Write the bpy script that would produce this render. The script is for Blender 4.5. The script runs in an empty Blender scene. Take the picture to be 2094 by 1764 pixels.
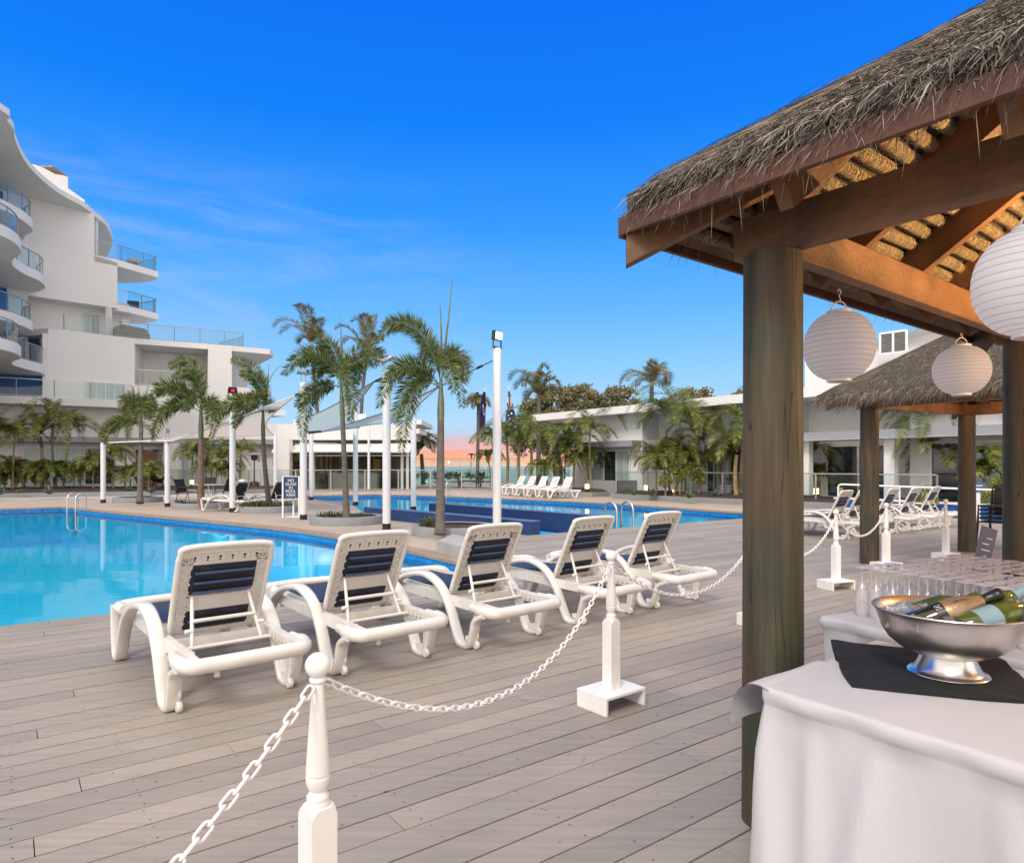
import bpy, bmesh, math, random
from mathutils import Vector, Matrix
from mathutils.geometry import tessellate_polygon
R = math.radians
PI = math.pi
rnd = random.Random(11)
SC = bpy.context.scene
C = SC.collection
Z3 = Vector((0, 0, 1))

# ------------------------------------------------------------------ camera geometry
H, F, CX, HY = 1.45, 1380.0, 1047.0, 953.0      # eye height (m), focal length, centre and horizon of the 2094 x 1764 layout sketch
def P(px, py, Y): return Vector(((px - CX) / F * Y, Y, H - (py - HY) / F * Y))
def G(px, py, z=0.0): return P(px, py, (H - z) * F / (py - HY))   # the point at height z seen in that direction

cam_d = bpy.data.cameras.new('camera'); cam = bpy.data.objects.new('camera', cam_d); C.objects.link(cam)
cam.location = (0, 0, H); cam.rotation_euler = (R(90), 0, 0)
cam_d.sensor_fit = 'HORIZONTAL'; cam_d.sensor_width = 36.0; cam_d.lens = 36.0 * F / 2094
cam_d.shift_y = (HY - 882) / 2094; cam_d.clip_start = 0.05; cam_d.clip_end = 20000
SC.camera = cam

# ------------------------------------------------------------------ mesh helpers
class MB:
    def __init__(s): s.v, s.f, s.m, s.mi = [], [], [], 0
    def add(s, vs, fs):
        b = len(s.v); s.v.extend(tuple(v) for v in vs)
        s.f.extend(tuple(i + b for i in f) for f in fs); s.m.extend([s.mi] * len(fs)); return s
    def box(s, lo, hi):
        x0, y0, z0 = lo; x1, y1, z1 = hi
        return s.add([(x0,y0,z0),(x1,y0,z0),(x1,y1,z0),(x0,y1,z0),(x0,y0,z1),(x1,y0,z1),(x1,y1,z1),(x0,y1,z1)],
                     [(0,3,2,1),(4,5,6,7),(0,1,5,4),(1,2,6,5),(2,3,7,6),(3,0,4,7)])
    def beam(s, p, q, w, h, up=Z3, drop=0.0):
        """a bar from p to q, w wide, h deep along 'up'; drop=1 hangs it under the line p-q"""
        p, q = Vector(p), Vector(q); t = (q - p).normalized(); u = Vector(up)
        sd = t.cross(u)
        if sd.length < 1e-5: sd = t.cross(Vector((1, 0, 0)))
        sd.normalize(); u = sd.cross(t).normalized()
        o = u * (-h * 0.5 * drop)
        vs = []
        for e in (p, q):
            for a, b in ((-1,-1),(1,-1),(1,1),(-1,1)): vs.append(e + o + sd * (a*w/2) + u * (b*h/2))
        return s.add(vs, [(0,3,2,1),(4,5,6,7),(0,1,5,4),(1,2,6,5),(2,3,7,6),(3,0,4,7)])
    def tube(s, pts, r, n=8, cap=True, closed=False):
        pts = [Vector(p) for p in pts]; k = len(pts)
        rs = list(r) if isinstance(r, (list, tuple)) else [r] * k
        prev = None; vs = []
        for i, p in enumerate(pts):
            if closed: t = pts[(i+1) % k] - pts[i-1]
            else: t = pts[min(i+1, k-1)] - pts[max(i-1, 0)]
            t.normalize()
            if prev is None:
                a = Vector((0,0,1)) if abs(t.z) < 0.9 else Vector((1,0,0)); prev = (a - t * a.dot(t)).normalized()
            else:
                prev = prev - t * prev.dot(t)
                if prev.length < 1e-6: prev = Vector((1,0,0))
                prev.normalize()
            b = t.cross(prev)
            for j in range(n):
                a = 2*PI*j/n; vs.append(p + (prev*math.cos(a) + b*math.sin(a)) * rs[i])
        fs = []
        for i in range(k if closed else k-1):
            for j in range(n):
                i2 = (i+1) % k; j2 = (j+1) % n
                fs.append((i*n+j, i*n+j2, i2*n+j2, i2*n+j))
        if cap and not closed:
            fs.append(tuple(range(n-1, -1, -1))); fs.append(tuple((k-1)*n + j for j in range(n)))
        return s.add(vs, fs)
    def lathe(s, prof, c=(0,0,0), n=24, M=None):
        vs, fs = [], []; c = Vector(c)
        for r, z in prof:
            for j in range(n):
                a = 2*PI*j/n; v = Vector((r*math.cos(a), r*math.sin(a), z))
                vs.append((M @ v if M else v) + c)
        for i in range(len(prof)-1):
            for j in range(n):
                j2 = (j+1) % n; fs.append((i*n+j, i*n+j2, (i+1)*n+j2, (i+1)*n+j))
        if prof[0][0] > 1e-6: fs.append(tuple(range(n-1,-1,-1)))
        if prof[-1][0] > 1e-6: fs.append(tuple((len(prof)-1)*n+j for j in range(n)))
        return s.add(vs, fs)
    def prism(s, poly, z0, z1):
        n = len(poly); tri = tessellate_polygon([[Vector((p[0], p[1], 0)) for p in poly]])
        vs = [(p[0],p[1],z0) for p in poly] + [(p[0],p[1],z1) for p in poly]
        fs = [tuple(t) for t in tri] + [tuple(i+n for i in t) for t in tri]
        fs += [(i, (i+1)%n, (i+1)%n+n, i+n) for i in range(n)]
        return s.add(vs, fs)
    def ext(s, pts, vec):
        """a flat 3-D outline given depth along vec"""
        pts = [Vector(p) for p in pts]; n = len(pts); vec = Vector(vec)
        tri = tessellate_polygon([pts])
        fs = [tuple(t) for t in tri] + [tuple(i+n for i in t) for t in tri] + [(i,(i+1)%n,(i+1)%n+n,i+n) for i in range(n)]
        return s.add(pts + [p+vec for p in pts], fs)
    def grid(s, rows, closed=False):
        n = len(rows[0]); vs = [p for r in rows for p in r]; fs = []
        for i in range(len(rows)-1):
            for j in range(n if closed else n-1):
                j2 = (j+1) % n; fs.append((i*n+j, i*n+j2, (i+1)*n+j2, (i+1)*n+j))
        return s.add(vs, fs)
    def blade(s, b, d, L, w, nrm, droop=0.0):
        b = Vector(b); d = Vector(d); sd = d.cross(nrm)
        if sd.length < 1e-5: sd = d.cross(Vector((1,0,0.3)))
        sd.normalize(); m = b + d*(L*0.45) - Z3*(droop*L*0.2); t = b + d*L - Z3*(droop*L)
        return s.add([b, m + sd*w, t, m - sd*w], [(0,1,2,3)])

def build(mb, name, mats, parent=None, smooth=None, bevel=0.0, bseg=2, recalc=True, local=False):
    me = bpy.data.meshes.new(name); vs = mb.v
    if parent is not None and not local:
        Mi = (Matrix.Translation(parent.location) @ parent.rotation_euler.to_matrix().to_4x4()).inverted()
        if parent.parent is not None:
            g = parent.parent
            Mi = Mi @ (Matrix.Translation(g.location) @ g.rotation_euler.to_matrix().to_4x4()).inverted()
        vs = [tuple(Mi @ Vector(v)) for v in vs]
    me.from_pydata(vs, [], mb.f)
    mats = mats if isinstance(mats, (list, tuple)) else [mats]
    for m in mats: me.materials.append(m)
    if len(mats) > 1: me.polygons.foreach_set('material_index', mb.m)
    if recalc:
        bm = bmesh.new(); bm.from_mesh(me); bmesh.ops.recalc_face_normals(bm, faces=bm.faces); bm.to_mesh(me); bm.free()
    if smooth is not None:
        me.polygons.foreach_set('use_smooth', [True]*len(me.polygons)); me.set_sharp_from_angle(angle=R(smooth))
    me.update()
    o = bpy.data.objects.new(name, me); C.objects.link(o)
    if parent is not None: o.parent = parent
    if bevel:
        b = o.modifiers.new('bevel', 'BEVEL'); b.width = bevel; b.segments = bseg; b.limit_method = 'ANGLE'; b.angle_limit = R(40)
    return o
def tag(o, label=None, cat=None, group=None, kind=None):
    if label: o['label'] = label
    if cat: o['category'] = cat
    if group: o['group'] = group
    if kind: o['kind'] = kind
    return o
def thing(name, label, cat, loc=(0,0,0), rz=0.0, group=None):
    o = bpy.data.objects.new(name, None); o.empty_display_size = 0.1; C.objects.link(o)
    o.location = loc; o.rotation_euler = (0, 0, rz); return tag(o, label, cat, group)
def kids(o): return [c for c in bpy.data.objects if c.parent == o]
def copy_tree(o, parent=None):
    c = o.copy(); C.objects.link(c)
    if parent is not None: c.parent = parent
    for k in kids(o): copy_tree(k, c)
    return c
def struct(mb, name, mats, **k): return tag(build(mb, name, mats, **k), kind='structure')
def catmull(pts, n=6, closed=False):
    pts = [Vector(p) for p in pts]; k = len(pts); out = []
    for i in range(k if closed else k-1):
        p0 = pts[(i-1) % k] if closed or i > 0 else pts[0]*2 - pts[1]
        p1 = pts[i]; p2 = pts[(i+1) % k]
        p3 = pts[(i+2) % k] if closed or i+2 < k else p2*2 - p1
        for j in range(n):
            t = j/n
            out.append(0.5*((2*p1) + (p2-p0)*t + (2*p0-5*p1+4*p2-p3)*t*t + (3*p1-p0-3*p2+p3)*t**3))
    if not closed: out.append(pts[-1])
    return out

# ------------------------------------------------------------------ materials
def nt(name):
    m = bpy.data.materials.new(name); m.use_nodes = True; t = m.node_tree
    return m, t, t.nodes['Principled BSDF'], t.nodes['Material Output']
def link(t, a, b): t.links.new(a, b)
def node(t, typ, **kw):
    n = t.nodes.new(typ)
    for k, v in kw.items(): setattr(n, k, v)
    return n
def ramp(t, fac, stops):
    r = node(t, 'ShaderNodeValToRGB'); e = r.color_ramp.elements
    while len(e) < len(stops): e.new(0.5)
    for el, (p, c) in zip(e, stops): el.position = p; el.color = (*c, 1)
    if fac is not None: link(t, fac, r.inputs[0])
    return r
def math_n(t, op, a, b=None, clamp=False):
    n = node(t, 'ShaderNodeMath', operation=op); n.use_clamp = clamp
    for i, x in enumerate((a, b)):
        if x is None: continue
        if isinstance(x, (int, float)): n.inputs[i].default_value = x
        else: link(t, x, n.inputs[i])
    return n.outputs[0]
def sc(c, k): return tuple(min(1.0, x*k) for x in c)
def mat(name, col, rough=0.5, metal=0.0, var=0.12, scale=4.0, bump=0.0, bscale=40.0, stretch=(1,1,1), spec=0.5, coat=0.0, island=0.0, col2=None):
    m, t, b, o = nt(name)
    tc = node(t, 'ShaderNodeTexCoord'); mp = node(t, 'ShaderNodeMapping'); mp.inputs['Scale'].default_value = stretch
    link(t, tc.outputs['Object'], mp.inputs[0])
    nz = node(t, 'ShaderNodeTexNoise'); nz.inputs['Scale'].default_value = scale; nz.inputs['Detail'].default_value = 5; link(t, mp.outputs[0], nz.inputs['Vector'])
    r = ramp(t, nz.outputs[0], [(0.3, sc(col, 1-var)), (0.7, col2 if col2 else sc(col, 1+var))])
    out = r.outputs[0]
    if island:
        g = node(t, 'ShaderNodeNewGeometry'); mx = node(t, 'ShaderNodeHueSaturation'); link(t, out, mx.inputs['Color'])
        v = math_n(t, 'MULTIPLY_ADD', g.outputs['Random Per Island'], 2*island); t.nodes[-1].inputs[2].default_value = 1-island
        link(t, v, mx.inputs['Value']); out = mx.outputs[0]
    link(t, out, b.inputs['Base Color'])
    b.inputs['Roughness'].default_value = rough; b.inputs['Metallic'].default_value = metal
    b.inputs['Specular IOR Level'].default_value = spec; b.inputs['Coat Weight'].default_value = coat
    if bump:
        n2 = node(t, 'ShaderNodeTexNoise'); n2.inputs['Scale'].default_value = bscale; n2.inputs['Detail'].default_value = 4; link(t, mp.outputs[0], n2.inputs['Vector'])
        bp = node(t, 'ShaderNodeBump'); bp.inputs['Strength'].default_value = bump; bp.inputs['Distance'].default_value = 0.02
        link(t, n2.outputs[0], bp.inputs['Height']); link(t, bp.outputs[0], b.inputs['Normal'])
    return m
def leafmat(name, c1, c2, c3, trans=0.25, rough=0.45):
    m, t, b, o = nt(name)
    g = node(t, 'ShaderNodeNewGeometry'); r = ramp(t, g.outputs['Random Per Island'], [(0.0, c1), (0.6, c2), (1.0, c3)])
    link(t, r.outputs[0], b.inputs['Base Color']); b.inputs['Roughness'].default_value = rough
    tr = node(t, 'ShaderNodeBsdfTranslucent'); mx = node(t, 'ShaderNodeMixShader'); mx.inputs[0].default_value = trans
    link(t, r.outputs[0], tr.inputs[0]); link(t, b.outputs[0], mx.inputs[1]); link(t, tr.outputs[0], mx.inputs[2]); link(t, mx.outputs[0], o.inputs[0])
    return m
def glassmat(name, tint=(0.85,0.92,0.9), refl=0.06, edge=0.8, rough=0.02, body=None, bodyw=0.0):
    """a thin pane: clear with a fresnel-like reflection"""
    m, t, b, o = nt(name); t.nodes.remove(b)
    lw = node(t, 'ShaderNodeLayerWeight'); lw.inputs[0].default_value = 0.5
    f = math_n(t, 'POWER', lw.outputs['Facing'], 3.0); f = math_n(t, 'MULTIPLY', f, edge); f = math_n(t, 'ADD', f, refl, True)
    tr = node(t, 'ShaderNodeBsdfTransparent'); tr.inputs[0].default_value = (*tint, 1)
    gl = node(t, 'ShaderNodeBsdfGlossy'); gl.inputs['Roughness'].default_value = rough
    mx = node(t, 'ShaderNodeMixShader'); link(t, f, mx.inputs[0]); link(t, gl.outputs[0], mx.inputs[2])
    if body:
        df = node(t, 'ShaderNodeBsdfDiffuse'); df.inputs[0].default_value = (*body, 1)
        m2 = node(t, 'ShaderNodeMixShader'); m2.inputs[0].default_value = bodyw
        link(t, tr.outputs[0], m2.inputs[1]); link(t, df.outputs[0], m2.inputs[2]); link(t, m2.outputs[0], mx.inputs[1])
    else: link(t, tr.outputs[0], mx.inputs[1])
    link(t, mx.outputs[0], o.inputs[0]); return m
def emit(name, col, s):
    m, t, b, o = nt(name); b.inputs['Base Color'].default_value = (*col, 1); b.inputs['Emission Color'].default_value = (*col, 1); b.inputs['Emission Strength'].default_value = s
    return m
M = {}
M['white'] = mat('white_wall', (0.67,0.66,0.65), 0.85, var=0.03, scale=0.4, bump=0.08, bscale=60)
M['wall2'] = mat('grey_white_wall', (0.72,0.705,0.69), 0.85, var=0.03, scale=0.5, bump=0.08, bscale=60)
M['soffit'] = mat('soffit_paint', (0.6,0.58,0.55), 0.9, var=0.03)
M['band'] = mat('grey_band_paint', (0.27,0.29,0.31), 0.7, var=0.05)
M['planter'] = mat('grey_planter_render', (0.235,0.25,0.26), 0.8, var=0.08, scale=8, bump=0.1)
M['navy_wall'] = mat('navy_render', (0.012,0.045,0.15), 0.6, var=0.12, scale=6)
M['blue_wall'] = mat('deep_blue_paint', (0.004,0.095,0.30), 0.6, var=0.06)
M['trim_white'] = mat('white_paint', (0.8,0.79,0.77), 0.35, var=0.03, scale=10)
M['post_white'] = mat('white_steel_paint', (0.66,0.665,0.68), 0.4, var=0.05, scale=3, stretch=(1,1,0.2))
M['rail'] = mat('brushed_rail', (0.45,0.45,0.45), 0.35, 0.7, var=0.05)
M['rail_dark'] = mat('grey_rail', (0.3,0.3,0.31), 0.4, 0.5, var=0.05)
M['steel'] = mat('polished_steel', (0.70,0.68,0.66), 0.22, 1.0, var=0.06, scale=9, bump=0.01)
M['bowl'] = mat('silver_bowl_metal', (0.60,0.56,0.54), 0.36, 1.0, var=0.22, scale=9, bump=0.05, bscale=22)
M['black'] = mat('black_rubber', (0.012,0.012,0.013), 0.7, var=0.2)
M['black_metal'] = mat('black_powder_coat', (0.02,0.019,0.018), 0.45, var=0.2)
M['sling'] = mat('dark_sling_fabric', (0.02,0.02,0.024), 0.8, var=0.2, scale=30)
M['plastic'] = mat('white_lounger_plastic', (0.70,0.68,0.64), 0.32, var=0.07, scale=5, coat=0.15)
M['plastic_far'] = mat('white_resin', (0.8,0.79,0.77), 0.35, var=0.03)
M['pad'] = mat('navy_quilted_pad', (0.006,0.009,0.022), 0.55, var=0.2, scale=20, bump=0.3, bscale=30)
M['pad_rib'] = mat('navy_rib_gloss', (0.06,0.09,0.2), 0.22, var=0.1)
M['slat'] = mat('navy_slat', (0.007,0.011,0.035), 0.42, var=0.2, scale=15)
M['hole'] = mat('dark_hole', (0.008,0.007,0.006), 0.9)
M['cloth'] = mat('white_linen', (0.52,0.51,0.53), 0.9, var=0.03, scale=3, bump=0.25, bscale=420)
M['black_cloth'] = mat('black_napkin_cloth', (0.007,0.007,0.008), 0.85, var=0.25, scale=6, bump=0.1, bscale=200)
M['sail_a'] = leafmat('beige_shade_cloth', (0.68,0.61,0.57),(0.68,0.61,0.57),(0.68,0.61,0.57), 0.5, 0.9)
M['sail_b'] = leafmat('blue_grey_shade_cloth', (0.50,0.60,0.63),(0.50,0.60,0.63),(0.50,0.60,0.63), 0.5, 0.9)
M['mulch'] = mat('bark_mulch', (0.055,0.035,0.028), 0.95, var=0.6, scale=18, bump=1.0, bscale=30)
def trunkmat(name, c):
    m, t, b, o = nt(name)
    tc = node(t, 'ShaderNodeTexCoord'); sx = node(t, 'ShaderNodeSeparateXYZ'); link(t, tc.outputs['Object'], sx.inputs[0])
    nz = node(t, 'ShaderNodeTexNoise'); nz.inputs['Scale'].default_value = 6; nz.inputs['Detail'].default_value = 6; link(t, tc.outputs['Object'], nz.inputs['Vector'])
    r = ramp(t, nz.outputs[0], [(0.3, sc(c,0.65)), (0.7, sc(c,1.35))])
    f = math_n(t, 'ADD', math_n(t, 'MULTIPLY', sx.outputs[2], 6.5), math_n(t, 'MULTIPLY', nz.outputs[0], 0.35)); f = math_n(t, 'FRACT', f)
    rg = ramp(t, f, [(0.0,(0.42,0.4,0.38)), (0.10,(0.5,0.48,0.45)), (0.17,(1,1,1)), (0.9,(1.1,1.1,1.1))])
    mx = node(t, 'ShaderNodeMixRGB', blend_type='MULTIPLY'); mx.inputs[0].default_value = 1; link(t, r.outputs[0], mx.inputs[1]); link(t, rg.outputs[0], mx.inputs[2])
    link(t, mx.outputs[0], b.inputs['Base Color']); b.inputs['Roughness'].default_value = 0.85
    bp = node(t, 'ShaderNodeBump'); bp.inputs['Strength'].default_value = 0.6; bp.inputs['Distance'].default_value = 0.02; link(t, f, bp.inputs['Height']); link(t, bp.outputs[0], b.inputs['Normal']); return m
M['trunk'] = trunkmat('ringed_palm_trunk', (0.125,0.108,0.096)); M['trunk_red'] = trunkmat('ringed_reddish_trunk', (0.2,0.115,0.095))
M['soil'] = mat('planter_soil', (0.07,0.05,0.035), 0.95, var=0.5, scale=25, bump=1.0, bscale=40)
M['trunk'] = mat('palm_trunk_bark', (0.115,0.10,0.088), 0.85, var=0.3, scale=5, bump=0.5, bscale=14, stretch=(1,1,3.5))
M['trunk_red'] = mat('reddish_palm_trunk', (0.2,0.115,0.095), 0.85, var=0.3, scale=5, bump=0.5, bscale=14, stretch=(1,1,3.5))
M['shaft'] = mat('green_crownshaft', (0.12,0.13,0.075), 0.5, var=0.3, scale=4)
M['cane'] = mat('cane_stem', (0.26,0.19,0.1), 0.6, var=0.4, scale=6, stretch=(1,1,3))
M['rachis'] = mat('leaf_stalk', (0.16,0.15,0.05), 0.6, var=0.3)
M['leaf_fox'] = leafmat('foxtail_leaf', (0.03,0.05,0.012), (0.115,0.16,0.035), (0.31,0.32,0.09), 0.35)
M['leaf_cane'] = leafmat('cane_palm_leaf', (0.02,0.045,0.008), (0.11,0.165,0.025), (0.42,0.36,0.07), 0.35)
M['leaf_olive'] = leafmat('olive_palm_leaf', (0.05,0.055,0.02), (0.15,0.145,0.055), (0.36,0.31,0.14), 0.35)
M['leaf_tree'] = leafmat('tree_leaf', (0.08,0.085,0.035), (0.24,0.23,0.11), (0.50,0.45,0.27), 0.35)
M['leaf_lime'] = leafmat('lime_shrub_leaf', (0.1,0.14,0.02), (0.22,0.26,0.04), (0.4,0.38,0.08))
M['leaf_agave'] = leafmat('agave_leaf', (0.09,0.14,0.08), (0.16,0.22,0.13), (0.25,0.3,0.18))
M['leaf_grass'] = leafmat('liriope_leaf', (0.04,0.05,0.015), (0.1,0.11,0.035), (0.22,0.2,0.09))
M['leaf_red'] = leafmat('red_bromeliad_leaf', (0.12,0.01,0.01), (0.25,0.03,0.02), (0.3,0.08,0.03))
M['branch'] = mat('tree_bark', (0.09,0.07,0.055), 0.9, var=0.3, bump=0.4)
M['glass'] = glassmat('balustrade_glass', (0.80,0.88,0.87), 0.05, 0.7)
M['window'] = mat('dark_window_glass', (0.02,0.03,0.03), 0.05, var=0.4, scale=2, spec=0.8)
M['curtain'] = mat('pale_curtain_behind_glass', (0.36,0.43,0.42), 0.25, var=0.18, scale=3, stretch=(6,6,0.15))
M['alu'] = mat('white_window_frame', (0.7,0.7,0.69), 0.4, var=0.03)
M['timber'] = mat('stained_timber', (0.15,0.072,0.033), 0.6, var=0.5, scale=3, bump=0.3, bscale=30, stretch=(1,1,1))
M['fascia'] = mat('painted_fascia_timber', (0.10,0.038,0.024), 0.6, var=0.25, scale=5, bump=0.1)
M['bench'] = mat('weathered_bench_wood', (0.13,0.085,0.055), 0.8, var=0.3)
M['clear'] = glassmat('flute_glass', (0.98,0.98,0.98), 0.10, 1.0, 0.07, body=(0.98,0.95,0.95), bodyw=0.24)  # white diffuse share paints pale reflections into the glass
M['clear_foot'] = glassmat('flute_foot_glass', (0.97,0.97,0.97), 0.10, 0.5, 0.10, body=(0.98,0.95,0.95), bodyw=0.55)  # stronger white share stands in for bright reflections on the feet
M['ice'] = glassmat('ice', (0.9,0.92,0.93), 0.2, 0.9, 0.1, body=(0.8,0.8,0.8), bodyw=0.15)
M['lamp_warm'] = emit('lit_warm_lamp', (1.0,0.72,0.25), 5.0)
M['lamp_yellow'] = emit('lit_room_glow', (1.0,0.72,0.2), 0.75)
M['lamp_blue'] = emit('lit_floodlight_face', (0.25,0.55,1.0), 6.0)
M['lamp_red'] = emit('lit_red_lamp', (0.8,0.03,0.03), 0.7)
M['lamp_pool'] = emit('lit_pool_lamp', (0.85,0.95,1.0), 3.0)
M['lamp_green'] = emit('lit_green_lamp', (0.1,1.0,0.35), 1.2)

def deckmat():
    m, t, b, o = nt('weathered_deck_boards')
    g = node(t, 'ShaderNodeNewGeometry'); tc = node(t, 'ShaderNodeTexCoord')
    mp = node(t, 'ShaderNodeMapping'); mp.inputs['Rotation'].default_value = (0, 0, -R(36.9)); mp.inputs['Scale'].default_value = (0.5, 9, 1)
    link(t, tc.outputs['Object'], mp.inputs[0])
    n1 = node(t, 'ShaderNodeTexNoise'); n1.inputs['Scale'].default_value = 4; n1.inputs['Detail'].default_value = 8; link(t, mp.outputs[0], n1.inputs['Vector'])
    n2 = node(t, 'ShaderNodeTexNoise'); n2.inputs['Scale'].default_value = 0.9; n2.inputs['Detail'].default_value = 6; link(t, tc.outputs['Object'], n2.inputs['Vector'])
    c0 = ramp(t, n1.outputs[0], [(0.3, (0.285,0.254,0.219)), (0.7, (0.345,0.311,0.271))])
    c1 = ramp(t, g.outputs['Random Per Island'], [(0.0, (0.84,0.845,0.855)), (0.5, (0.98,0.975,0.97)), (1.0, (1.08,1.06,1.03))])
    c2 = ramp(t, n2.outputs[0], [(0.3, (0.82,0.84,0.86)), (0.7, (1.05,1.02,1.0))])
    a = node(t, 'ShaderNodeMixRGB', blend_type='MULTIPLY'); a.inputs[0].default_value = 1; link(t, c0.outputs[0], a.inputs[1]); link(t, c1.outputs[0], a.inputs[2])
    a2 = node(t, 'ShaderNodeMixRGB', blend_type='MULTIPLY'); a2.inputs[0].default_value = 1; link(t, a.outputs[0], a2.inputs[1]); link(t, c2.outputs[0], a2.inputs[2])
    n3 = node(t, 'ShaderNodeTexNoise'); n3.inputs['Scale'].default_value = 24; n3.inputs['Detail'].default_value = 3; link(t, tc.outputs['Object'], n3.inputs['Vector'])
    c3 = ramp(t, n3.outputs[0], [(0.27, (0.25,0.22,0.2)), (0.31, (1,1,1))])
    a3 = node(t, 'ShaderNodeMixRGB', blend_type='MULTIPLY'); a3.inputs[0].default_value = 0.7; link(t, a2.outputs[0], a3.inputs[1]); link(t, c3.outputs[0], a3.inputs[2])
    link(t, a3.outputs[0], b.inputs['Base Color']); b.inputs['Roughness'].default_value = 0.62
    bp = node(t, 'ShaderNodeBump'); bp.inputs['Strength'].default_value = 0.25; bp.inputs['Distance'].default_value = 0.004; link(t, n1.outputs[0], bp.inputs['Height']); link(t, bp.outputs[0], b.inputs['Normal'])
    return m
M['deck'] = deckmat()
M['under'] = mat('deck_gap_shade', (0.02,0.017,0.015), 0.95)
M['paving'] = mat('beige_exposed_concrete', (0.40,0.335,0.28), 0.75, var=0.1, scale=0.8, bump=0.15, bscale=80)
M['coping'] = mat('sandstone_coping', (0.30,0.215,0.16), 0.7, var=0.2, scale=5, bump=0.1)
def poolmat():
    m, t, b, o = nt('pool_interior')
    tc = node(t, 'ShaderNodeTexCoord'); sx = node(t, 'ShaderNodeSeparateXYZ'); link(t, tc.outputs['Object'], sx.inputs[0])
    r = ramp(t, math_n(t, 'MULTIPLY_ADD', sx.outputs[2], 1.0), [(0.0, (0.012,0.58,0.90)), (0.5, (0.02,0.63,0.94))]); t.nodes[-2].inputs[2].default_value = 1.3
    br = node(t, 'ShaderNodeTexVoronoi'); br.distance = 'CHEBYCHEV'; br.inputs['Scale'].default_value = 14; br.inputs['Randomness'].default_value = 0.0; link(t, tc.outputs['Object'], br.inputs['Vector'])
    r2 = ramp(t, br.outputs['Color'], [(0.0, (0.008,0.13,0.42)), (1.0, (0.02,0.28,0.62))])
    mx = node(t, 'ShaderNodeMixRGB'); k = math_n(t, 'GREATER_THAN', sx.outputs[2], -0.30); link(t, k, mx.inputs[0]); link(t, r.outputs[0], mx.inputs[1]); link(t, r2.outputs[0], mx.inputs[2])
    link(t, mx.outputs[0], b.inputs['Base Color']); b.inputs['Roughness'].default_value = 0.3
    return m
M['pool'] = poolmat()
def watermat(name, tint, scale, strength):
    m, t, b, o = nt(name); t.nodes.remove(b)
    tc = node(t, 'ShaderNodeTexCoord'); n = node(t, 'ShaderNodeTexNoise'); n.inputs['Scale'].default_value = scale; n.inputs['Detail'].default_value = 3
    mp = node(t, 'ShaderNodeMapping'); mp.inputs['Scale'].default_value = (0.35, 1.0, 1.0); link(t, tc.outputs['Object'], mp.inputs[0]); link(t, mp.outputs[0], n.inputs['Vector'])
    bp = node(t, 'ShaderNodeBump'); bp.inputs['Strength'].default_value = strength; bp.inputs['Distance'].default_value = 0.02; link(t, n.outputs[0], bp.inputs['Height'])
    fr = node(t, 'ShaderNodeFresnel'); fr.inputs['IOR'].default_value = 1.33; link(t, bp.outputs[0], fr.inputs['Normal'])
    f = math_n(t, 'MULTIPLY', fr.outputs[0], 0.72, True)
    tr = node(t, 'ShaderNodeBsdfTransparent'); tr.inputs[0].default_value = (*tint, 1)
    gl = node(t, 'ShaderNodeBsdfGlossy'); gl.inputs['Roughness'].default_value = 0.03; link(t, bp.outputs[0], gl.inputs['Normal'])
    mx = node(t, 'ShaderNodeMixShader'); link(t, f, mx.inputs[0]); link(t, tr.outputs[0], mx.inputs[1]); link(t, gl.outputs[0], mx.inputs[2]); link(t, mx.outputs[0], o.inputs[0])
    return m
M['water'] = watermat('pool_water', (0.86,0.98,1.0), 1.6, 0.16)
M['sea'] = mat('sea_water', (0.22,0.33,0.32), 0.7, var=0.1, scale=0.05, spec=0.15)
def logmat():
    m, t, b, o = nt('treated_log')
    tc = node(t, 'ShaderNodeTexCoord'); mp = node(t, 'ShaderNodeMapping'); mp.inputs['Scale'].default_value = (6, 6, 0.55); link(t, tc.outputs['Object'], mp.inputs[0])
    n1 = node(t, 'ShaderNodeTexNoise'); n1.inputs['Scale'].default_value = 3; n1.inputs['Detail'].default_value = 8; link(t, mp.outputs[0], n1.inputs['Vector'])
    n2 = node(t, 'ShaderNodeTexNoise'); n2.inputs['Scale'].default_value = 1.6; n2.inputs['Detail'].default_value = 3; link(t, tc.outputs['Object'], n2.inputs['Vector'])
    r1 = ramp(t, n1.outputs[0], [(0.32, (0.010,0.008,0.005)), (0.5, (0.05,0.037,0.02)), (0.72, (0.12,0.088,0.048))])
    r2 = ramp(t, n2.outputs[0], [(0.40, (0.022,0.045,0.022)), (0.56, (0.085,0.05,0.026))])
    mx = node(t, 'ShaderNodeMixRGB'); mx.inputs[0].default_value = 0.5; link(t, r1.outputs[0], mx.inputs[1]); link(t, r2.outputs[0], mx.inputs[2])
    w = node(t, 'ShaderNodeTexNoise'); w.inputs['Scale'].default_value = 5.5; w.inputs['Detail'].default_value = 2
    mp2 = node(t, 'ShaderNodeMapping'); mp2.inputs['Scale'].default_value = (2.2, 2.2, 0.12); link(t, tc.outputs['Object'], mp2.inputs[0]); link(t, mp2.outputs[0], w.inputs['Vector'])
    ck = ramp(t, w.outputs[0], [(0.488, (1,1,1)), (0.5, (0.05,0.045,0.04)), (0.512, (1,1,1))])
    m2 = node(t, 'ShaderNodeMixRGB', blend_type='MULTIPLY'); m2.inputs[0].default_value = 0.85; link(t, mx.outputs[0], m2.inputs[1]); link(t, ck.outputs[0], m2.inputs[2])
    link(t, m2.outputs[0], b.inputs['Base Color']); b.inputs['Roughness'].default_value = 0.6
    bp = node(t, 'ShaderNodeBump'); bp.inputs['Strength'].default_value = 0.9; bp.inputs['Distance'].default_value = 0.01; link(t, n1.outputs[0], bp.inputs['Height']); link(t, bp.outputs[0], b.inputs['Normal'])
    return m
M['log'] = logmat()
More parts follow.
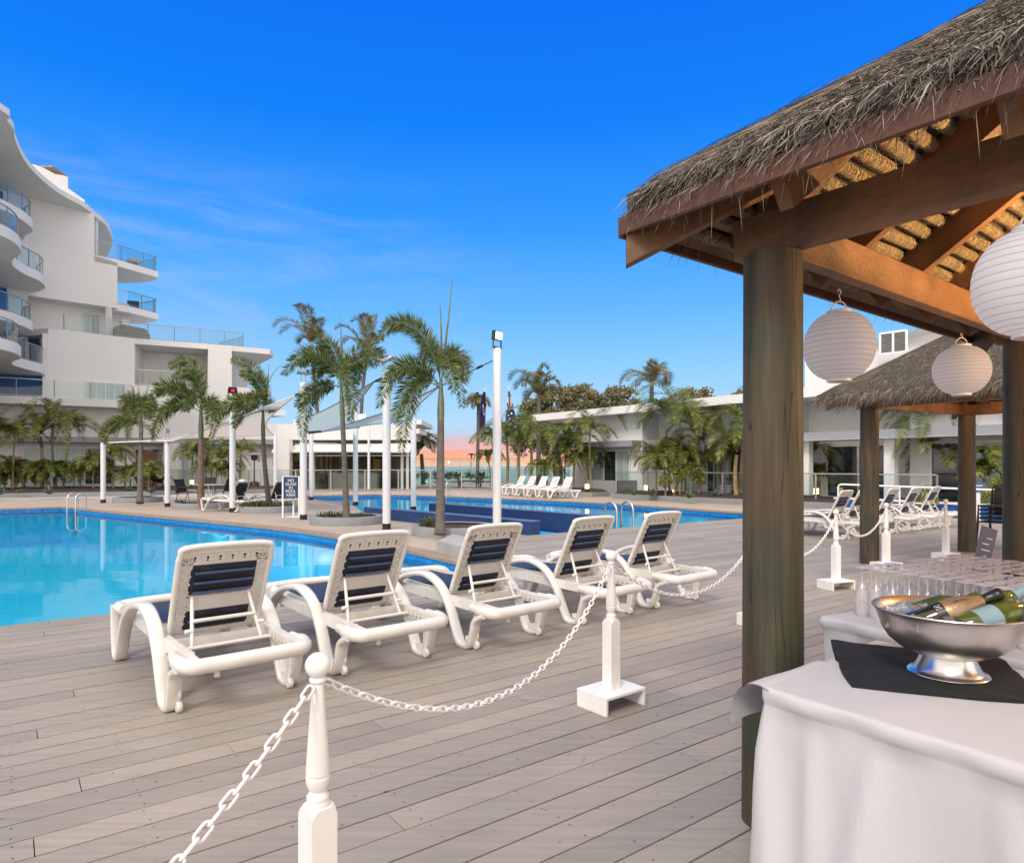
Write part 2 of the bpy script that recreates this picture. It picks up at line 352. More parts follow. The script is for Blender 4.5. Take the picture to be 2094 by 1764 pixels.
M['thatch'] = leafmat('thatch_straw', (0.035,0.027,0.02), (0.165,0.138,0.105), (0.43,0.37,0.29), 0.1, 0.8)
M['thatch_core'] = mat('thatch_core', (0.07,0.058,0.045), 0.95, var=0.4, scale=20, bump=1.0, bscale=60)
M['roll_straw'] = leafmat('roll_straw', (0.12,0.088,0.055), (0.25,0.195,0.125), (0.42,0.345,0.235), 0.1, 0.8)
M['thatch_roll'] = mat('straw_roll', (0.30,0.23,0.14), 0.9, var=0.4, scale=30, bump=1.0, bscale=90)
M['lantern'] = glassmat('lantern_fabric', (0.9,0.9,0.92), 0.0, 0.0, body=(0.82,0.8,0.81), bodyw=0.88)
def lantern_mat():
    m, t, b, o = nt('white_nylon_lantern'); b.inputs['Base Color'].default_value = (0.93,0.95,1.0,1); b.inputs['Roughness'].default_value = 0.5
    b.inputs['Sheen Weight'].default_value = 0.2
    tc = node(t, 'ShaderNodeTexCoord'); n = node(t, 'ShaderNodeTexNoise'); n.inputs['Scale'].default_value = 60; link(t, tc.outputs['Object'], n.inputs['Vector'])
    bp = node(t, 'ShaderNodeBump'); bp.inputs['Strength'].default_value = 0.12; bp.inputs['Distance'].default_value = 0.01; link(t, n.outputs[0], bp.inputs['Height']); link(t, bp.outputs[0], b.inputs['Normal'])
    tr = node(t, 'ShaderNodeBsdfTranslucent'); tr.inputs[0].default_value = (0.9,0.93,1.0,1)
    mx = node(t, 'ShaderNodeMixShader'); mx.inputs[0].default_value = 0.68; link(t, b.outputs[0], mx.inputs[1]); link(t, tr.outputs[0], mx.inputs[2]); link(t, mx.outputs[0], o.inputs[0])
    return m
M['lantern'] = lantern_mat()
M['lantern_wire'] = mat('lantern_rib_wire', (0.33,0.31,0.32), 0.5)
M['chain'] = mat('white_plastic_chain', (0.8,0.76,0.76), 0.4, var=0.04)
# ------------------------------------------------------------------ sky, light
def make_world():
    w = bpy.data.worlds.new('World'); SC.world = w; w.use_nodes = True; t = w.node_tree
    bg = t.nodes['Background']
    tc = node(t, 'ShaderNodeTexCoord'); sx = node(t, 'ShaderNodeSeparateXYZ'); link(t, tc.outputs['Generated'], sx.inputs[0])
    X, Y, Z = sx.outputs
    zc = math_n(t, 'MAXIMUM', Z, 0.0)
    up = ramp(t, zc, [(0.0,(0.43,0.60,0.74)), (0.06,(0.37,0.585,0.80)), (0.14,(0.22,0.50,0.80)), (0.22,(0.105,0.39,0.80)), (0.33,(0.024,0.265,0.80)), (0.45,(0.0,0.175,0.78)), (0.61,(0.0,0.12,0.74)), (0.74,(1.15,1.06,0.97)), (1.0,(1.25,1.15,1.05))])  # top stops: pale overhead haze, added out of view to neutralise the blue light
    # thin streaks of cloud
    mp = node(t, 'ShaderNodeMapping'); mp.inputs['Scale'].default_value = (2.2, 2.2, 11); link(t, tc.outputs['Generated'], mp.inputs[0])
    n1 = node(t, 'ShaderNodeTexNoise'); n1.inputs['Scale'].default_value = 2.4; n1.inputs['Detail'].default_value = 7; n1.inputs['Roughness'].default_value = 0.6; n1.inputs['Distortion'].default_value = 0.6; link(t, mp.outputs[0], n1.inputs['Vector'])
    cl = ramp(t, n1.outputs[0], [(0.44,(0,0,0)), (0.78,(1,1,1))])
    band = ramp(t, zc, [(0.05,(0,0,0)), (0.16,(0.8,0.8,0.8)), (0.30,(1,1,1)), (0.40,(0,0,0))])
    lf = math_n(t, 'MULTIPLY_ADD', X, -2.2, True); t.nodes[-1].inputs[2].default_value = 0.15
    cf = math_n(t, 'MULTIPLY', cl.outputs[0], band.outputs[0]); cf = math_n(t, 'MULTIPLY', cf, lf); cf = math_n(t, 'MULTIPLY', cf, 0.5)
    m1 = node(t, 'ShaderNodeMixRGB'); link(t, cf, m1.inputs[0]); link(t, up.outputs[0], m1.inputs[1]); m1.inputs[2].default_value = (0.36,0.46,0.80,1)
    # afterglow low in the west
    gz = ramp(t, zc, [(0.0,(1,1,1)), (0.030,(0.95,0.95,0.95)), (0.046,(0.55,0.55,0.55)), (0.062,(0.0,0.0,0.0))])
    az = math_n(t, 'DIVIDE', X, math_n(t, 'MAXIMUM', Y, 0.02)); az = math_n(t, 'ADD', az, 0.045); az = math_n(t, 'ABSOLUTE', az)
    ga = ramp(t, az, [(0.0,(1,1,1)), (0.14,(0.85,0.85,0.85)), (0.5,(0.2,0.2,0.2)), (1.0,(0,0,0))])
    fy = math_n(t, 'GREATER_THAN', Y, 0.0)
    mp2 = node(t, 'ShaderNodeMapping'); mp2.inputs['Scale'].default_value = (5, 5, 60); link(t, tc.outputs['Generated'], mp2.inputs[0])
    n2 = node(t, 'ShaderNodeTexNoise'); n2.inputs['Scale'].default_value = 1.7; n2.inputs['Detail'].default_value = 6; link(t, mp2.outputs[0], n2.inputs['Vector'])
    gc = ramp(t, zc, [(0.0,(0.98,0.50,0.22)), (0.012,(0.97,0.35,0.17)), (0.028,(0.90,0.29,0.19)), (0.045,(0.62,0.36,0.36)), (0.06,(0.40,0.45,0.58))])
    st = ramp(t, n2.outputs[0], [(0.38,(0.6,0.6,0.6)), (0.56,(1,1,1))])
    gf = math_n(t, 'MULTIPLY', gz.outputs[0], ga.outputs[0]); gf = math_n(t, 'MULTIPLY', gf, fy); gf = math_n(t, 'MULTIPLY', gf, st.outputs[0])
    m2 = node(t, 'ShaderNodeMixRGB'); link(t, gf, m2.inputs[0]); link(t, m1.outputs[0], m2.inputs[1]); link(t, gc.outputs[0], m2.inputs[2])
    # unseen sky behind the camera, an added warm bright fill against the blue
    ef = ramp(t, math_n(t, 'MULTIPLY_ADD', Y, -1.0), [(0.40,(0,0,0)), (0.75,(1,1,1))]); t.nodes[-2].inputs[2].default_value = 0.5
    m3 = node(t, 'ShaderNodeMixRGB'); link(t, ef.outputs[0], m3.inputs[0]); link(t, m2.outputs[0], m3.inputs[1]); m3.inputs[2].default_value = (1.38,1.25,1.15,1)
    sk = node(t, 'ShaderNodeTexSky'); sk.sky_type = 'NISHITA'; sk.sun_disc = False; sk.sun_elevation = R(38); sk.sun_rotation = R(202)
    ad = node(t, 'ShaderNodeMixRGB', blend_type='ADD'); ad.inputs[0].default_value = 0.005; link(t, m3.outputs[0], ad.inputs[1]); link(t, sk.outputs[0], ad.inputs[2])
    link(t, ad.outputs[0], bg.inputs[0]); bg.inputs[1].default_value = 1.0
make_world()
sun_d = bpy.data.lights.new('sun', 'SUN'); sun = bpy.data.objects.new('sun', sun_d); C.objects.link(sun)
sun_d.energy = 1.7; sun_d.angle = R(15); sun_d.color = (1.0,0.94,0.88)
# shines from behind the camera's left shoulder
sdir = Vector((-0.38,-0.92,0.95)).normalized(); sun.rotation_euler = sdir.to_track_quat('Z', 'Y').to_euler()
SC.view_settings.view_transform = 'Standard'; SC.view_settings.look = 'None'; SC.view_settings.exposure = 0.28; SC.view_settings.gamma = 1.0
SC.cycles.use_denoising = True
SC.cycles.max_bounces = 10; SC.cycles.transparent_max_bounces = 40; SC.cycles.sample_clamp_indirect = 6.0
SC.cycles.caustics_reflective = False; SC.cycles.caustics_refractive = False

# ------------------------------------------------------------------ ground, pools, deck
PZ = -0.02
D1 = Vector((0.8,0.6)); D2 = Vector((-0.6,0.8))
def UV(u, v): return D1*u + D2*v
pool1 = [(-0.3,9.5), tuple(UV(-9,7.8)), (-30.0,13.9), (-16.2,24.25), (-11.8,20.8), (-8.6,18.35), (-5.85,16.2), (-4.5,14.95), (-3.4,13.75), (-1.81,11.75), (-0.9,10.45)]
pool2 = [(0.35,14.35), (2.48,15.8), (6.46,18.7), (8.3,20.1), (7.3,21.2), (4.1,26.2), (1.6,29.0), (-0.85,31.0), (-2.1,32.0), (-5.2,34.3), (-7.2,35.2), (-10.15,33.3), (-9.3,30.7), (-6.06,25.65), (-4.9,22.0), (-4.3,19.6)]
def sheet_with_holes(name, outer, holes, z, m):
    loops = [[Vector((p[0],p[1],0)) for p in l] for l in [outer]+holes]
    tri = tessellate_polygon(loops); vs = [(v.x,v.y,z) for l in loops for v in l]
    b = MB(); b.add(vs, [tuple(t) for t in tri]); return struct(b, name, m)
sheet_with_holes('paving', [(-160,-60),(160,-60),(160,62),(-160,62)], [pool1, pool2], PZ, M['paving'])
b = MB(); b.add([(-6000,62,PZ-0.05),(6000,62,PZ-0.05),(6000,75,-0.9),(-6000,75,-0.9)], [(0,1,2,3)]); struct(b, 'beach', mat('sand', (0.35,0.29,0.2), 0.9))
b = MB(); b.add([(-9000,75,-0.95),(9000,75,-0.95),(9000,15000,-0.95),(-9000,15000,-0.95)], [(0,1,2,3)]); struct(b, 'sea', M['sea'])
def pool(poly, name, depth=1.35, lvl=-0.15):
    b = MB(); n = len(poly)
    vs = [(x,y,PZ) for x,y in poly] + [(x,y,-depth) for x,y in poly]
    b.add(vs, [(i,(i+1)%n,(i+1)%n+n,i+n) for i in range(n)]); tri = tessellate_polygon([[Vector((x,y,0)) for x,y in poly]])
    b.add([(x,y,-depth) for x,y in poly], [tuple(t) for t in tri]); struct(b, name+'_basin', M['pool'], recalc=False)
    w = MB(); w.add([(x,y,lvl) for x,y in poly], [tuple(t) for t in tri]); o = struct(w, name+'_water', M['water'], recalc=False)
    me = o.data
    if me.polygons[0].normal.z < 0: me.flip_normals()
pool(pool1, 'lagoon_pool'); pool(pool2, 'lap_pool')
def coping(path, name, w=0.32):
    b = MB(); pts = [Vector((*p,0)) for p in path]; rows = []
    for i, p in enumerate(pts):
        t = (pts[min(i+1,len(pts)-1)] - pts[max(i-1,0)]).normalized(); nrm = Vector((-t.y,t.x,0))
        rows.append([p - nrm*0.03 + Z3*-0.06, p - nrm*0.03 + Z3*-0.008, p + nrm*w + Z3*-0.008, p + nrm*w + Z3*-0.06])
    b.grid(rows, closed=True); struct(b, name, M['coping'])
coping(pool1[2:]+[pool1[0]], 'pool_kerb', 0.3)
coping(list(reversed(pool2[3:14])), 'pool_kerb', 0.3)
b = MB(); k0 = [Vector((-40,23.9)), Vector((-23.9,31.3)), Vector((-17.6,34.1)), Vector((-14,36))]; off = [(0.75,-1.55),(0.9,-2.0),(0.95,-2.2),(1.0,-1.6)]
b.grid([[Vector((p.x,p.y,PZ+0.004)) for p in k0],[Vector((p.x+o[0],p.y+o[1],PZ+0.004)) for p, o in zip(k0, off)]]); struct(b, 'path', mat('pale_concrete_path',(0.44,0.42,0.41),0.8,var=0.06), recalc=False)
# timber deck, every board a real plank
b = MB(); W = 0.165; gap = 0.009; v = -6.0
while v < 11.1:
    u0 = -16.0 if v + W < 7.8 else 5.35 + (v - 7.8) * 1.02
    if v + W > 7.8 and v < 7.8: u0 = 5.2
    u1 = 21.0 if v < 6 else 20.0
    u = u0 + (rnd.random()*3.4 if u0 < 0 else 0); first = True; u = u0
    while u < u1:
        L = rnd.uniform(2.6, 5.4)
        if first: L *= rnd.random(); first = False
        e = min(u1, u + max(L, 0.4)); zt = rnd.uniform(-0.0015, 0.0015)
        q = [UV(u+0.002, v), UV(e-0.002, v), UV(e-0.002, v+W-gap), UV(u+0.002, v+W-gap)]
        b.add([(p.x,p.y,PZ+0.001) for p in q]+[(p.x,p.y,zt) for p in q], [(4,5,6,7),(0,1,5,4),(1,2,6,5),(2,3,7,6),(3,0,4,7)])
        u = e
    v += W
b.mi = 1                                                          # screw heads over the joists
for iu in range(-12, 30):
    for iv in range(-20, 84):
        u, v0 = iu*0.45 + 0.02, -6.0 + W*(iv+20)
        if v0 > 7.6 or rnd.random() < 0.45: continue
        for dv in (0.03, 0.125):
            p = UV(u + rnd.uniform(-0.008,0.008), v0 + dv); b.add([(p.x+0.0042*math.cos(PI*k/3), p.y+0.0042*math.sin(PI*k/3), 0.0022) for k in range(6)], [tuple(range(6))])
struct(b, 'deck', [M['deck'], mat('rusty_screw_head', (0.09,0.07,0.055), 0.6)])
b = MB(); q = [UV(-16,-6),UV(21,-6),UV(21,6.0),UV(20,6),UV(20,11.1),UV(8.75,11.1),UV(5.5,7.95),UV(5.2,7.77),UV(-9,7.77),UV(-16,7.77)]  # dark sheet added to paint the shade between the boards
tri = tessellate_polygon([[Vector((p.x,p.y,0)) for p in q]]); b.add([(p.x,p.y,PZ+0.004) for p in q], [tuple(t) for t in tri]); struct(b, 'gap_shade_sheet', M['under'])

# pool lamps, ladders, low walls
def pool_lamp(px, py, label, nrm):
    p = G(px, py, -0.22); b = MB()
    nrm = Vector(nrm).normalized(); b.tube([p - nrm*0.01, p + nrm*0.025], [0.10, 0.09], 16)
    o = tag(build(b, 'pool_lamp', M['lamp_pool'], smooth=40), label, 'pool light', 'lit lamps in the pool walls')
    l = bpy.data.lights.new('pool_glow', 'POINT'); l.energy = 5; l.color = (0.75,0.93,1.0); l.shadow_soft_size = 0.1
    g = bpy.data.objects.new('pool_glow', l); C.objects.link(g); g.parent = o; g.location = p + nrm*0.7 - Z3*0.45
# ------------------------------------------------------------------ sun loungers
def make_lounger(label, group, style='navy'):
    """local axes: x across, y from the head bar (0) to the foot (1.8)"""
    pl = M['plastic_far'] if style == 'resin' else M['plastic']
    root = thing('sun_lounger', label, 'sun lounger', group=group)
    def bb(mb, name, m, parent=root, **k): return build(mb, name, m, parent, local=True, **k)
    f = MB()
    for s in (-1, 1):
        x = s*0.308
        f.beam((x,0.02,0.32),(x,1.76,0.365),0.05,0.075)
        f.beam((x-s*0.03,0.72,0.385),(x-s*0.03,1.70,0.405),0.02,0.03)
        for k in range(5): f.box((x-s*0.028-0.012,0.16+k*0.055,0.315),(x-s*0.028+0.012,0.185+k*0.055,0.36))
    f.tube(catmull([(-0.358,0.26,0.33),(-0.368,0.12,0.325),(-0.338,0.025,0.317),(-0.24,0.0,0.315),(0.24,0.0,0.315),(0.338,0.025,0.317),(0.368,0.12,0.325),(0.358,0.26,0.33)],5), [0.036]*4+[0.046]*28+[0.036]*4, 10)
    f.tube(catmull([(-0.348,1.62,0.385),(-0.368,1.72,0.39),(-0.30,1.785,0.395),(0,1.80,0.40),(0.30,1.785,0.395),(0.368,1.72,0.39),(0.348,1.62,0.385)],5), 0.04, 10)
    for y in (0.60, 1.0, 1.45): f.beam((-0.3,y,0.315),(0.3,y,0.315),0.05,0.06)
    f.box((-0.2,0.02,0.23),(-0.17,0.035,0.30))
    bb(f, 'frame', pl, smooth=50, bevel=0.008)
    path = [(1.79,0.40),(1.795,0.30),(1.77,0.12),(1.735,0.035),(1.69,0.022),(1.65,0.05),(1.57,0.20),(1.44,0.355),(1.25,0.462),(1.02,0.515),(0.86,0.515),(0.70,0.455),(0.565,0.32),(0.47,0.14),(0.415,0.04),(0.375,0.02),(0.30,0.02),(0.262,0.05),(0.225,0.15),(0.195,0.235),(0.13,0.275),(0.07,0.298)]
    cp = catmull([(0,a,c) for a,c in path], 4)
    for s in (-1, 1):
        l = MB(); rows = []
        for i, p in enumerate(cp):
            t = (cp[min(i+1,len(cp)-1)] - cp[max(i-1,0)]).normalized(); nn = Vector((0,-t.z,t.y)); x = s*0.366; th = 0.021; w = 0.043
            rows.append([Vector((x+a*w,p.y,p.z)) + nn*(c*th) for a, c in ((-1,-0.6),(-0.75,-1),(0.75,-1),(1,-0.6),(1,0.6),(0.75,1),(-0.75,1),(-1,0.6))])
        l.grid(rows, closed=True); l.add(rows[0], [tuple(range(8))]); l.add(rows[-1], [tuple(range(8))])
        leg = bb(l, 'side_leg', pl, smooth=55)
        if style != 'resin':
            wv = MB(); T = Matrix.Rotation(R(90), 3, 'Y'); wv.lathe([(0.0,-0.016),(0.028,-0.016),(0.034,-0.008),(0.034,0.008),(0.028,0.016),(0.0,0.016)], (s*0.366-s*0.03,0.235,0.036), 14, T)
            wh = build(wv, 'wheel', pl, leg, smooth=40, local=True)
            pk = MB(); pk.ext([(s*0.346,0.20,0.30),(s*0.346,0.21,0.10),(s*0.346,0.24,0.04),(s*0.346,0.36,0.05),(s*0.346,0.37,0.085),(s*0.346,0.27,0.10),(s*0.346,0.26,0.28)], (-s*0.016,0,0)); build(pk, 'leg_web', pl, leg, local=True)
    st = MB(); ns = 12
    for k in range(ns):
        y = 0.715 + k*0.0868; dz = 0.02*math.sin((y-0.4)*4.2) - 0.012
        st.box((-0.262,y,0.405+dz),(0.262,y+0.077,0.42+dz))
    bb(st, 'seat_slats', M['slat'] if style == 'navy' else (M['sling'] if style == 'dark' else pl), bevel=0.004)
    # backrest, in its own leaning plane: v runs up it, x across, n towards the feet
    O = Vector((0,0.685,0.355)); vd = Vector((0,-0.315,0.635)).normalized(); nd = Vector((0,0.635,0.315)).normalized()
    def B(x, v, n): return O + Vector((x*0.955,0,0)) + vd*(v*0.97) + nd*n
    k = MB()
    def slab(x0,x1,v0,v1,n0,n1):
        k.add([B(x0,v0,n0),B(x1,v0,n0),B(x1,v1,n0),B(x0,v1,n0),B(x0,v0,n1),B(x1,v0,n1),B(x1,v1,n1),B(x0,v1,n1)],[(0,3,2,1),(4,5,6,7),(0,1,5,4),(1,2,6,5),(2,3,7,6),(3,0,4,7)])
    if style == 'resin':
        for s in (-1,1): slab(s*0.27-0.03,s*0.27+0.03,0,0.66,-0.012,0.012)
        for q in range(9): slab(-0.25,0.25,0.02+q*0.073,0.075+q*0.073,-0.006,0.010)
        k.tube([B(-0.29,0.1,0)]+catmull([B(-0.295,0.45,0),B(-0.285,0.62,0),B(-0.22,0.675,0),B(0.22,0.675,0),B(0.285,0.62,0),B(0.295,0.45,0)],5)+[B(0.29,0.1,0)], 0.016, 8)
        bk = bb(k, 'backrest', pl, smooth=50)
    else:
        for s in (-1,1):
            slab(min(s*0.285,s*0.205),max(s*0.285,s*0.205),0.0,0.60,0.0,0.012)
            xa = s*0.245
            for q in range(9):
                v0 = 0.03+q*0.062; v1 = v0+0.062
                k.beam(B(xa-0.034,v0,-0.004),B(xa+0.034,v1,-0.004),0.005,0.012,nd); k.beam(B(xa+0.034,v0,-0.004),B(xa-0.034,v1,-0.004),0.005,0.012,nd); k.beam(B(xa-0.036,v0,-0.004),B(xa+0.036,v0,-0.004),0.005,0.012,nd)
        slab(-0.284,0.284,0.545,0.668,0.0,0.012); slab(-0.206,0.206,0.185,0.31,0.0,0.014); slab(-0.206,0.206,-0.01,0.03,0.0,0.012)
        k.beam(B(-0.25,0.648,-0.006),B(0.25,0.648,-0.006),0.006,0.016,nd); k.beam(B(-0.206,0.305,-0.006),B(0.206,0.305,-0.006),0.008,0.016,nd)
        for q in range(7): k.beam(B(-0.24+q*0.08,0.56,-0.004),B(-0.24+q*0.08,0.65,-0.004),0.004,0.012,nd)
        k.tube([B(-0.29,0.0,0.0)]+catmull([B(-0.297,0.48,0),B(-0.293,0.62,0),B(-0.235,0.682,0),B(0.235,0.682,0),B(0.293,0.62,0),B(0.297,0.48,0)],6)+[B(0.29,0.0,0.0)], 0.019, 10)
        k.mi = 1
        for q in range(6):
            x = -0.2+q*0.08
            for dv, rr in ((0.60,0.0085),(0.58,0.006)): k.tube([B(x,dv,-0.002),B(x,dv,0.004)], rr, 8)
        for v in (0.14,0.22,0.30,0.38): k.tube([B(-0.212,v,-0.002),B(-0.212,v,0.004)], 0.006, 6)
        bk = bb(k, 'backrest', [pl, M['hole']], smooth=45)
        if style == 'navy':
            for name, v0, v1, ribs in (('upper_pad',0.315,0.545,(0.345,0.42,0.497)),('lower_pad',0.035,0.185,(0.115,))):
                pd = MB(); rows = []
                for a in range(9):
                    rr = []
                    for c in range(25):
                        x = -0.218+0.436*c/24; v = v0+(v1-v0)*a/8
                        q = abs(math.sin((x*14+v*20)))*abs(math.sin((x*14-v*20)))
                        e = 1 if 0 < a < 8 and 0 < c < 24 else 0
                        rr.append(B(x,v,-0.012*e-0.010*q*e+0.003))
                    rows.append(rr)
                pd.grid(rows); rows2 = [[B(-0.218+0.436*c/24,v0+(v1-v0)*a/8,0.026) for c in range(25)] for a in range(9)]; pd.grid(rows2)
                for s in (-0.218,0.218): pd.add([B(s,v0,0.003),B(s,v1,0.003),B(s,v1,0.026),B(s,v0,0.026)],[(0,1,2,3)])
                for v in (v0,v1): pd.add([B(-0.218,v,0.003),B(0.218,v,0.003),B(0.218,v,0.026),B(-0.218,v,0.026)],[(0,1,2,3)])
                po = build(pd, name, M['pad'], bk, smooth=60, local=True)
                rb = MB()
                for v in ribs: rb.beam(B(-0.195,v,-0.026),B(0.195,v,-0.026),0.016,0.012,nd)
                build(rb, 'pad_rib', M['pad_rib'], po, bevel=0.004, local=True)
        else:
            pd = MB()
            vs = [(-0.235,0.02),(0.235,0.02),(0.255,0.50),(0.19,0.635),(-0.19,0.635),(-0.255,0.50)]
            pd.ext([B(x,v,-0.03) for x,v in vs], nd*0.06); build(pd, 'sling', M['sling'], bk, bevel=0.01, local=True)
    pr = MB()
    for s in (-1,1): pr.tube([B(s*0.185,0.305,-0.008),Vector((s*0.215,0.41,0.325))], 0.012, 8); pr.tube([Vector((s*0.20,0.45,0.42)),Vector((s*0.245,0.45,0.42))], 0.014, 8)
    pr.tube([Vector((-0.29,0.41,0.322)),Vector((0.29,0.41,0.322))], 0.013, 8); pr.tube([Vector((-0.195,0.472,0.475)),Vector((0.195,0.472,0.475))], 0.013, 8)
    bb(pr, 'prop_bracket', pl, smooth=50)
    return root
def set_at(o, x, y, rz): o.location = (x, y, 0.0); o.rotation_euler = (0,0,rz)
RZ = math.atan2(0.654, 0.756)
ax = Vector((0.756,0.654)); ay = Vector((-0.654,0.756))
proto = None
front = [(G(345,1450),0.0,'navy padded white lounger nearest the camera in the poolside row'),
         (G(682,1376),-0.01,'navy padded white lounger second along the poolside row behind the large ball post'),
         (G(952.6,1323.7),0.0,'navy padded white lounger in the middle of the five along the pool'),
         (G(1172,1274),0.01,'navy padded white lounger directly behind the far chain post with its full box base'),
         (G(1324,1242),-0.01,'navy padded white lounger at the far end of the poolside row before the ladder hoops')]
for p, dr, lab in front:
    o = make_lounger(lab, 'loungers along the near pool edge') if proto is None else copy_tree(proto)
    if proto is None: proto = o
    o['label'] = lab
    # p is the outer head foot; shift to the lounger's own origin
    q = Vector((p.x,p.y)) + ax*0.366 - ay*0.335; set_at(o, q.x, q.y, RZ+dr)
far_l = ['navy striped lounger in front of the slim log post, its back cut by it','navy striped lounger almost hidden behind the slim log post','navy striped lounger just past the slim log post, second chain post at its head','navy striped lounger fourth along the far row under the white handrail','navy striped lounger at the far end of the row against the second slim log post']
for s, lab in zip((0,0.75,2.08,3.2,4.3), far_l):
    o = copy_tree(proto); o['label'] = lab; o['group'] = 'far row of loungers seen under the thatched shelter'
    c = Vector((6.55,13.38)) + D1*s + ax*0.366 - ay*0.335; set_at(o, c.x, c.y, RZ)
pr2 = None
for k, lab in enumerate(['plain white slatted lounger at the front of the row by the far pool','plain white slatted lounger second from the front beside the far pool','plain white slatted lounger in the middle of the five beside the far pool','plain white slatted lounger fourth back beside the far pool','plain white slatted lounger furthest back beside the far pool, next to the glass fence']):
    g = 'plain white loungers beside the far pool'
    o = make_lounger(lab, g, 'resin') if pr2 is None else copy_tree(pr2)
    if pr2 is None: pr2 = o
    o['label'] = lab; set_at(o, 3.0-k*0.52, 31.3+k*0.95, R(90+28))
pr3 = None
for k, (x, y, lab) in enumerate([(-8.35,21.75,'dark sling lounger beside the palm ring with thick grassy edging'),(-7.35,22.5,'dark sling lounger half hidden behind the blue pool rules sign')]):
    o = make_lounger(lab, 'dark sling loungers between the pools', 'dark') if pr3 is None else copy_tree(pr3)
    if pr3 is None: pr3 = o
    o['label'] = lab; set_at(o, x, y, R(68))

# ------------------------------------------------------------------ chain posts and chains
def make_post():
    r = thing('chain_post', '', 'chain post')
    b = MB(); b.box((-0.17,-0.125,0.09),(0.17,0.125,0.107)); b.box((-0.17,-0.123,0),(-0.152,0.123,0.0895)); b.box((0.152,-0.123,0),(0.17,0.123,0.0895)); build(b, 'base', M['trim_white'], r, local=True, bevel=0.002)
    b = MB(); h = 0.038; b.box((-h,-h,0.1075),(h,h,0.50))
    q = []
    for k in range(4): q.append([])
    rows = []
    for z, e in ((0.50,0.0),(0.512,0.007),(0.522,0.018)):
        ring = []
        for sx, sy in ((1,1),(-1,1),(-1,-1),(1,-1)):
            c = h; 
            if sx*sy > 0: ring += [Vector((sx*c,sy*(c-e),z)),Vector((sx*(c-e),sy*c,z))]
            else: ring += [Vector((sx*(c-e),sy*c,z)),Vector((sx*c,sy*(c-e),z))]
        rows.append(ring)
    b.grid(rows, closed=True); b.add(rows[-1], [tuple(range(8))]); build(b, 'shaft', M['trim_white'], r, local=True, bevel=0.002)
    b = MB(); b.lathe([(0.0,0.515),(0.028,0.518),(0.0315,0.524),(0.0315,0.533),(0.029,0.537),(0.0305,0.542),(0.030,0.549),(0.0245,0.556),(0.022,0.562),(0.026,0.570),(0.031,0.582),(0.0325,0.598),(0.0325,0.600),(0.0275,0.602),(0.0275,0.606),(0.032,0.609),(0.0315,0.63),(0.0275,0.69),(0.022,0.76),(0.018,0.82),(0.0165,0.855),(0.019,0.858),(0.0225,0.862),(0.0225,0.870),(0.018,0.873),(0.0,0.874)], n=28); build(b, 'turned_neck', M['trim_white'], r, local=True, smooth=35)
    b = MB(); b.lathe([(max(0.0345*math.sin(PI*k/14),0),0.905-0.0345*math.cos(PI*k/14)) for k in range(15)], n=28); build(b, 'ball_finial', M['trim_white'], r, local=True, smooth=80)
    return r
posts = [((-0.533,1.852),'white turned post with large ball nearest the camera, chains on both sides'),
         ((0.603,4.1),'white turned post on a box base standing clear on the open deck'),
         ((2.27,6.2),'white turned post hidden behind the thick green log, only its base corner showing'),
         ((3.84,8.0),'white turned post between the thick log and the first slim log'),
         ((5.24,9.45),'white turned post touching the far side of the first slim log'),
         ((6.75,10.5),'white turned post just before the second slim log, furthest away'),
         ((-1.16,-0.57),'white turned post beyond the near edge carrying the nearest chain')]
pp = None; angs = [R(45), R(38), R(38), R(20), R(20), R(25), R(40)]
for (xy, lab), a in zip(posts, angs):
    o = make_post() if pp is None else copy_tree(pp)
    if pp is None: pp = o
    o['label'] = lab; o['group'] = 'white chain posts on the deck'; o.location = (*xy, 0); o.rotation_euler = (0,0,a)
def chain(p, q, sag, label, pitch=0.043, n=6, m=14):
    p, q = Vector(p), Vector(q); N = 400; pts = []
    for i in range(N+1):
        s = i/N; v = p.lerp(q, s); v.z -= 4*sag*s*(1-s); pts.append(v)
    acc = [0]
    for i in range(N): acc.append(acc[-1] + (pts[i+1]-pts[i]).length)
    L = acc[-1]; k = int(L/pitch); b = MB(); j = 0
    def at(d):
        nonlocal j
        while j < N-1 and acc[j+1] < d: j += 1
        return pts[j].lerp(pts[j+1], (d-acc[j])/max(acc[j+1]-acc[j],1e-6))
    c = [at(L*(i+0.5)/k) for i in range(k)]
    for i in range(k):
        t = (c[min(i+1,k-1)]-c[max(i-1,0)]).normalized(); s0 = t.cross(Z3).normalized(); u0 = s0.cross(t); a = R(38) + (R(90) if i % 2 else 0) + rnd.uniform(-0.12,0.12)
        w = s0*math.cos(a) + u0*math.sin(a); hl, hw = 0.0205, 0.0105; loop = []
        for e in range(m):
            th = 2*PI*e/m; x = math.cos(th); y = math.sin(th)
            loop.append(c[i] + t*(hl*(1 if x > 0.01 else -1 if x < -0.01 else 0) * 0.62 + x*0.0125) + w*(y*hw))
        b.tube(loop, 0.0042, n, closed=True)
    return tag(build(b, 'barrier_chain', M['chain'], smooth=60, recalc=False), label, 'chain', 'white plastic chains between the posts')
def nk(i, z=0.852): return Vector((*posts[i][0], z))
chain(nk(0)+Vector((-0.01,-0.022,0)), nk(6), 0.30, 'white plastic chain dropping from the nearest ball post towards the camera')
chain(nk(0)+Vector((0.012,0.022,0.004)), nk(1)+Vector((-0.01,-0.02,0)), 0.37, 'white plastic chain sagging between the nearest post and the free standing post')
chain(nk(1)+Vector((0.012,0.02,0)), nk(2), 0.36, 'white plastic chain looping from the free standing post towards the thick green log')
chain(nk(2), nk(3), 0.34, 'white plastic chain emerging behind the thick log up to the next post', n=5, m=10)
chain(nk(3), nk(4), 0.30, 'white plastic chain passing behind the first slim log', n=5, m=10)
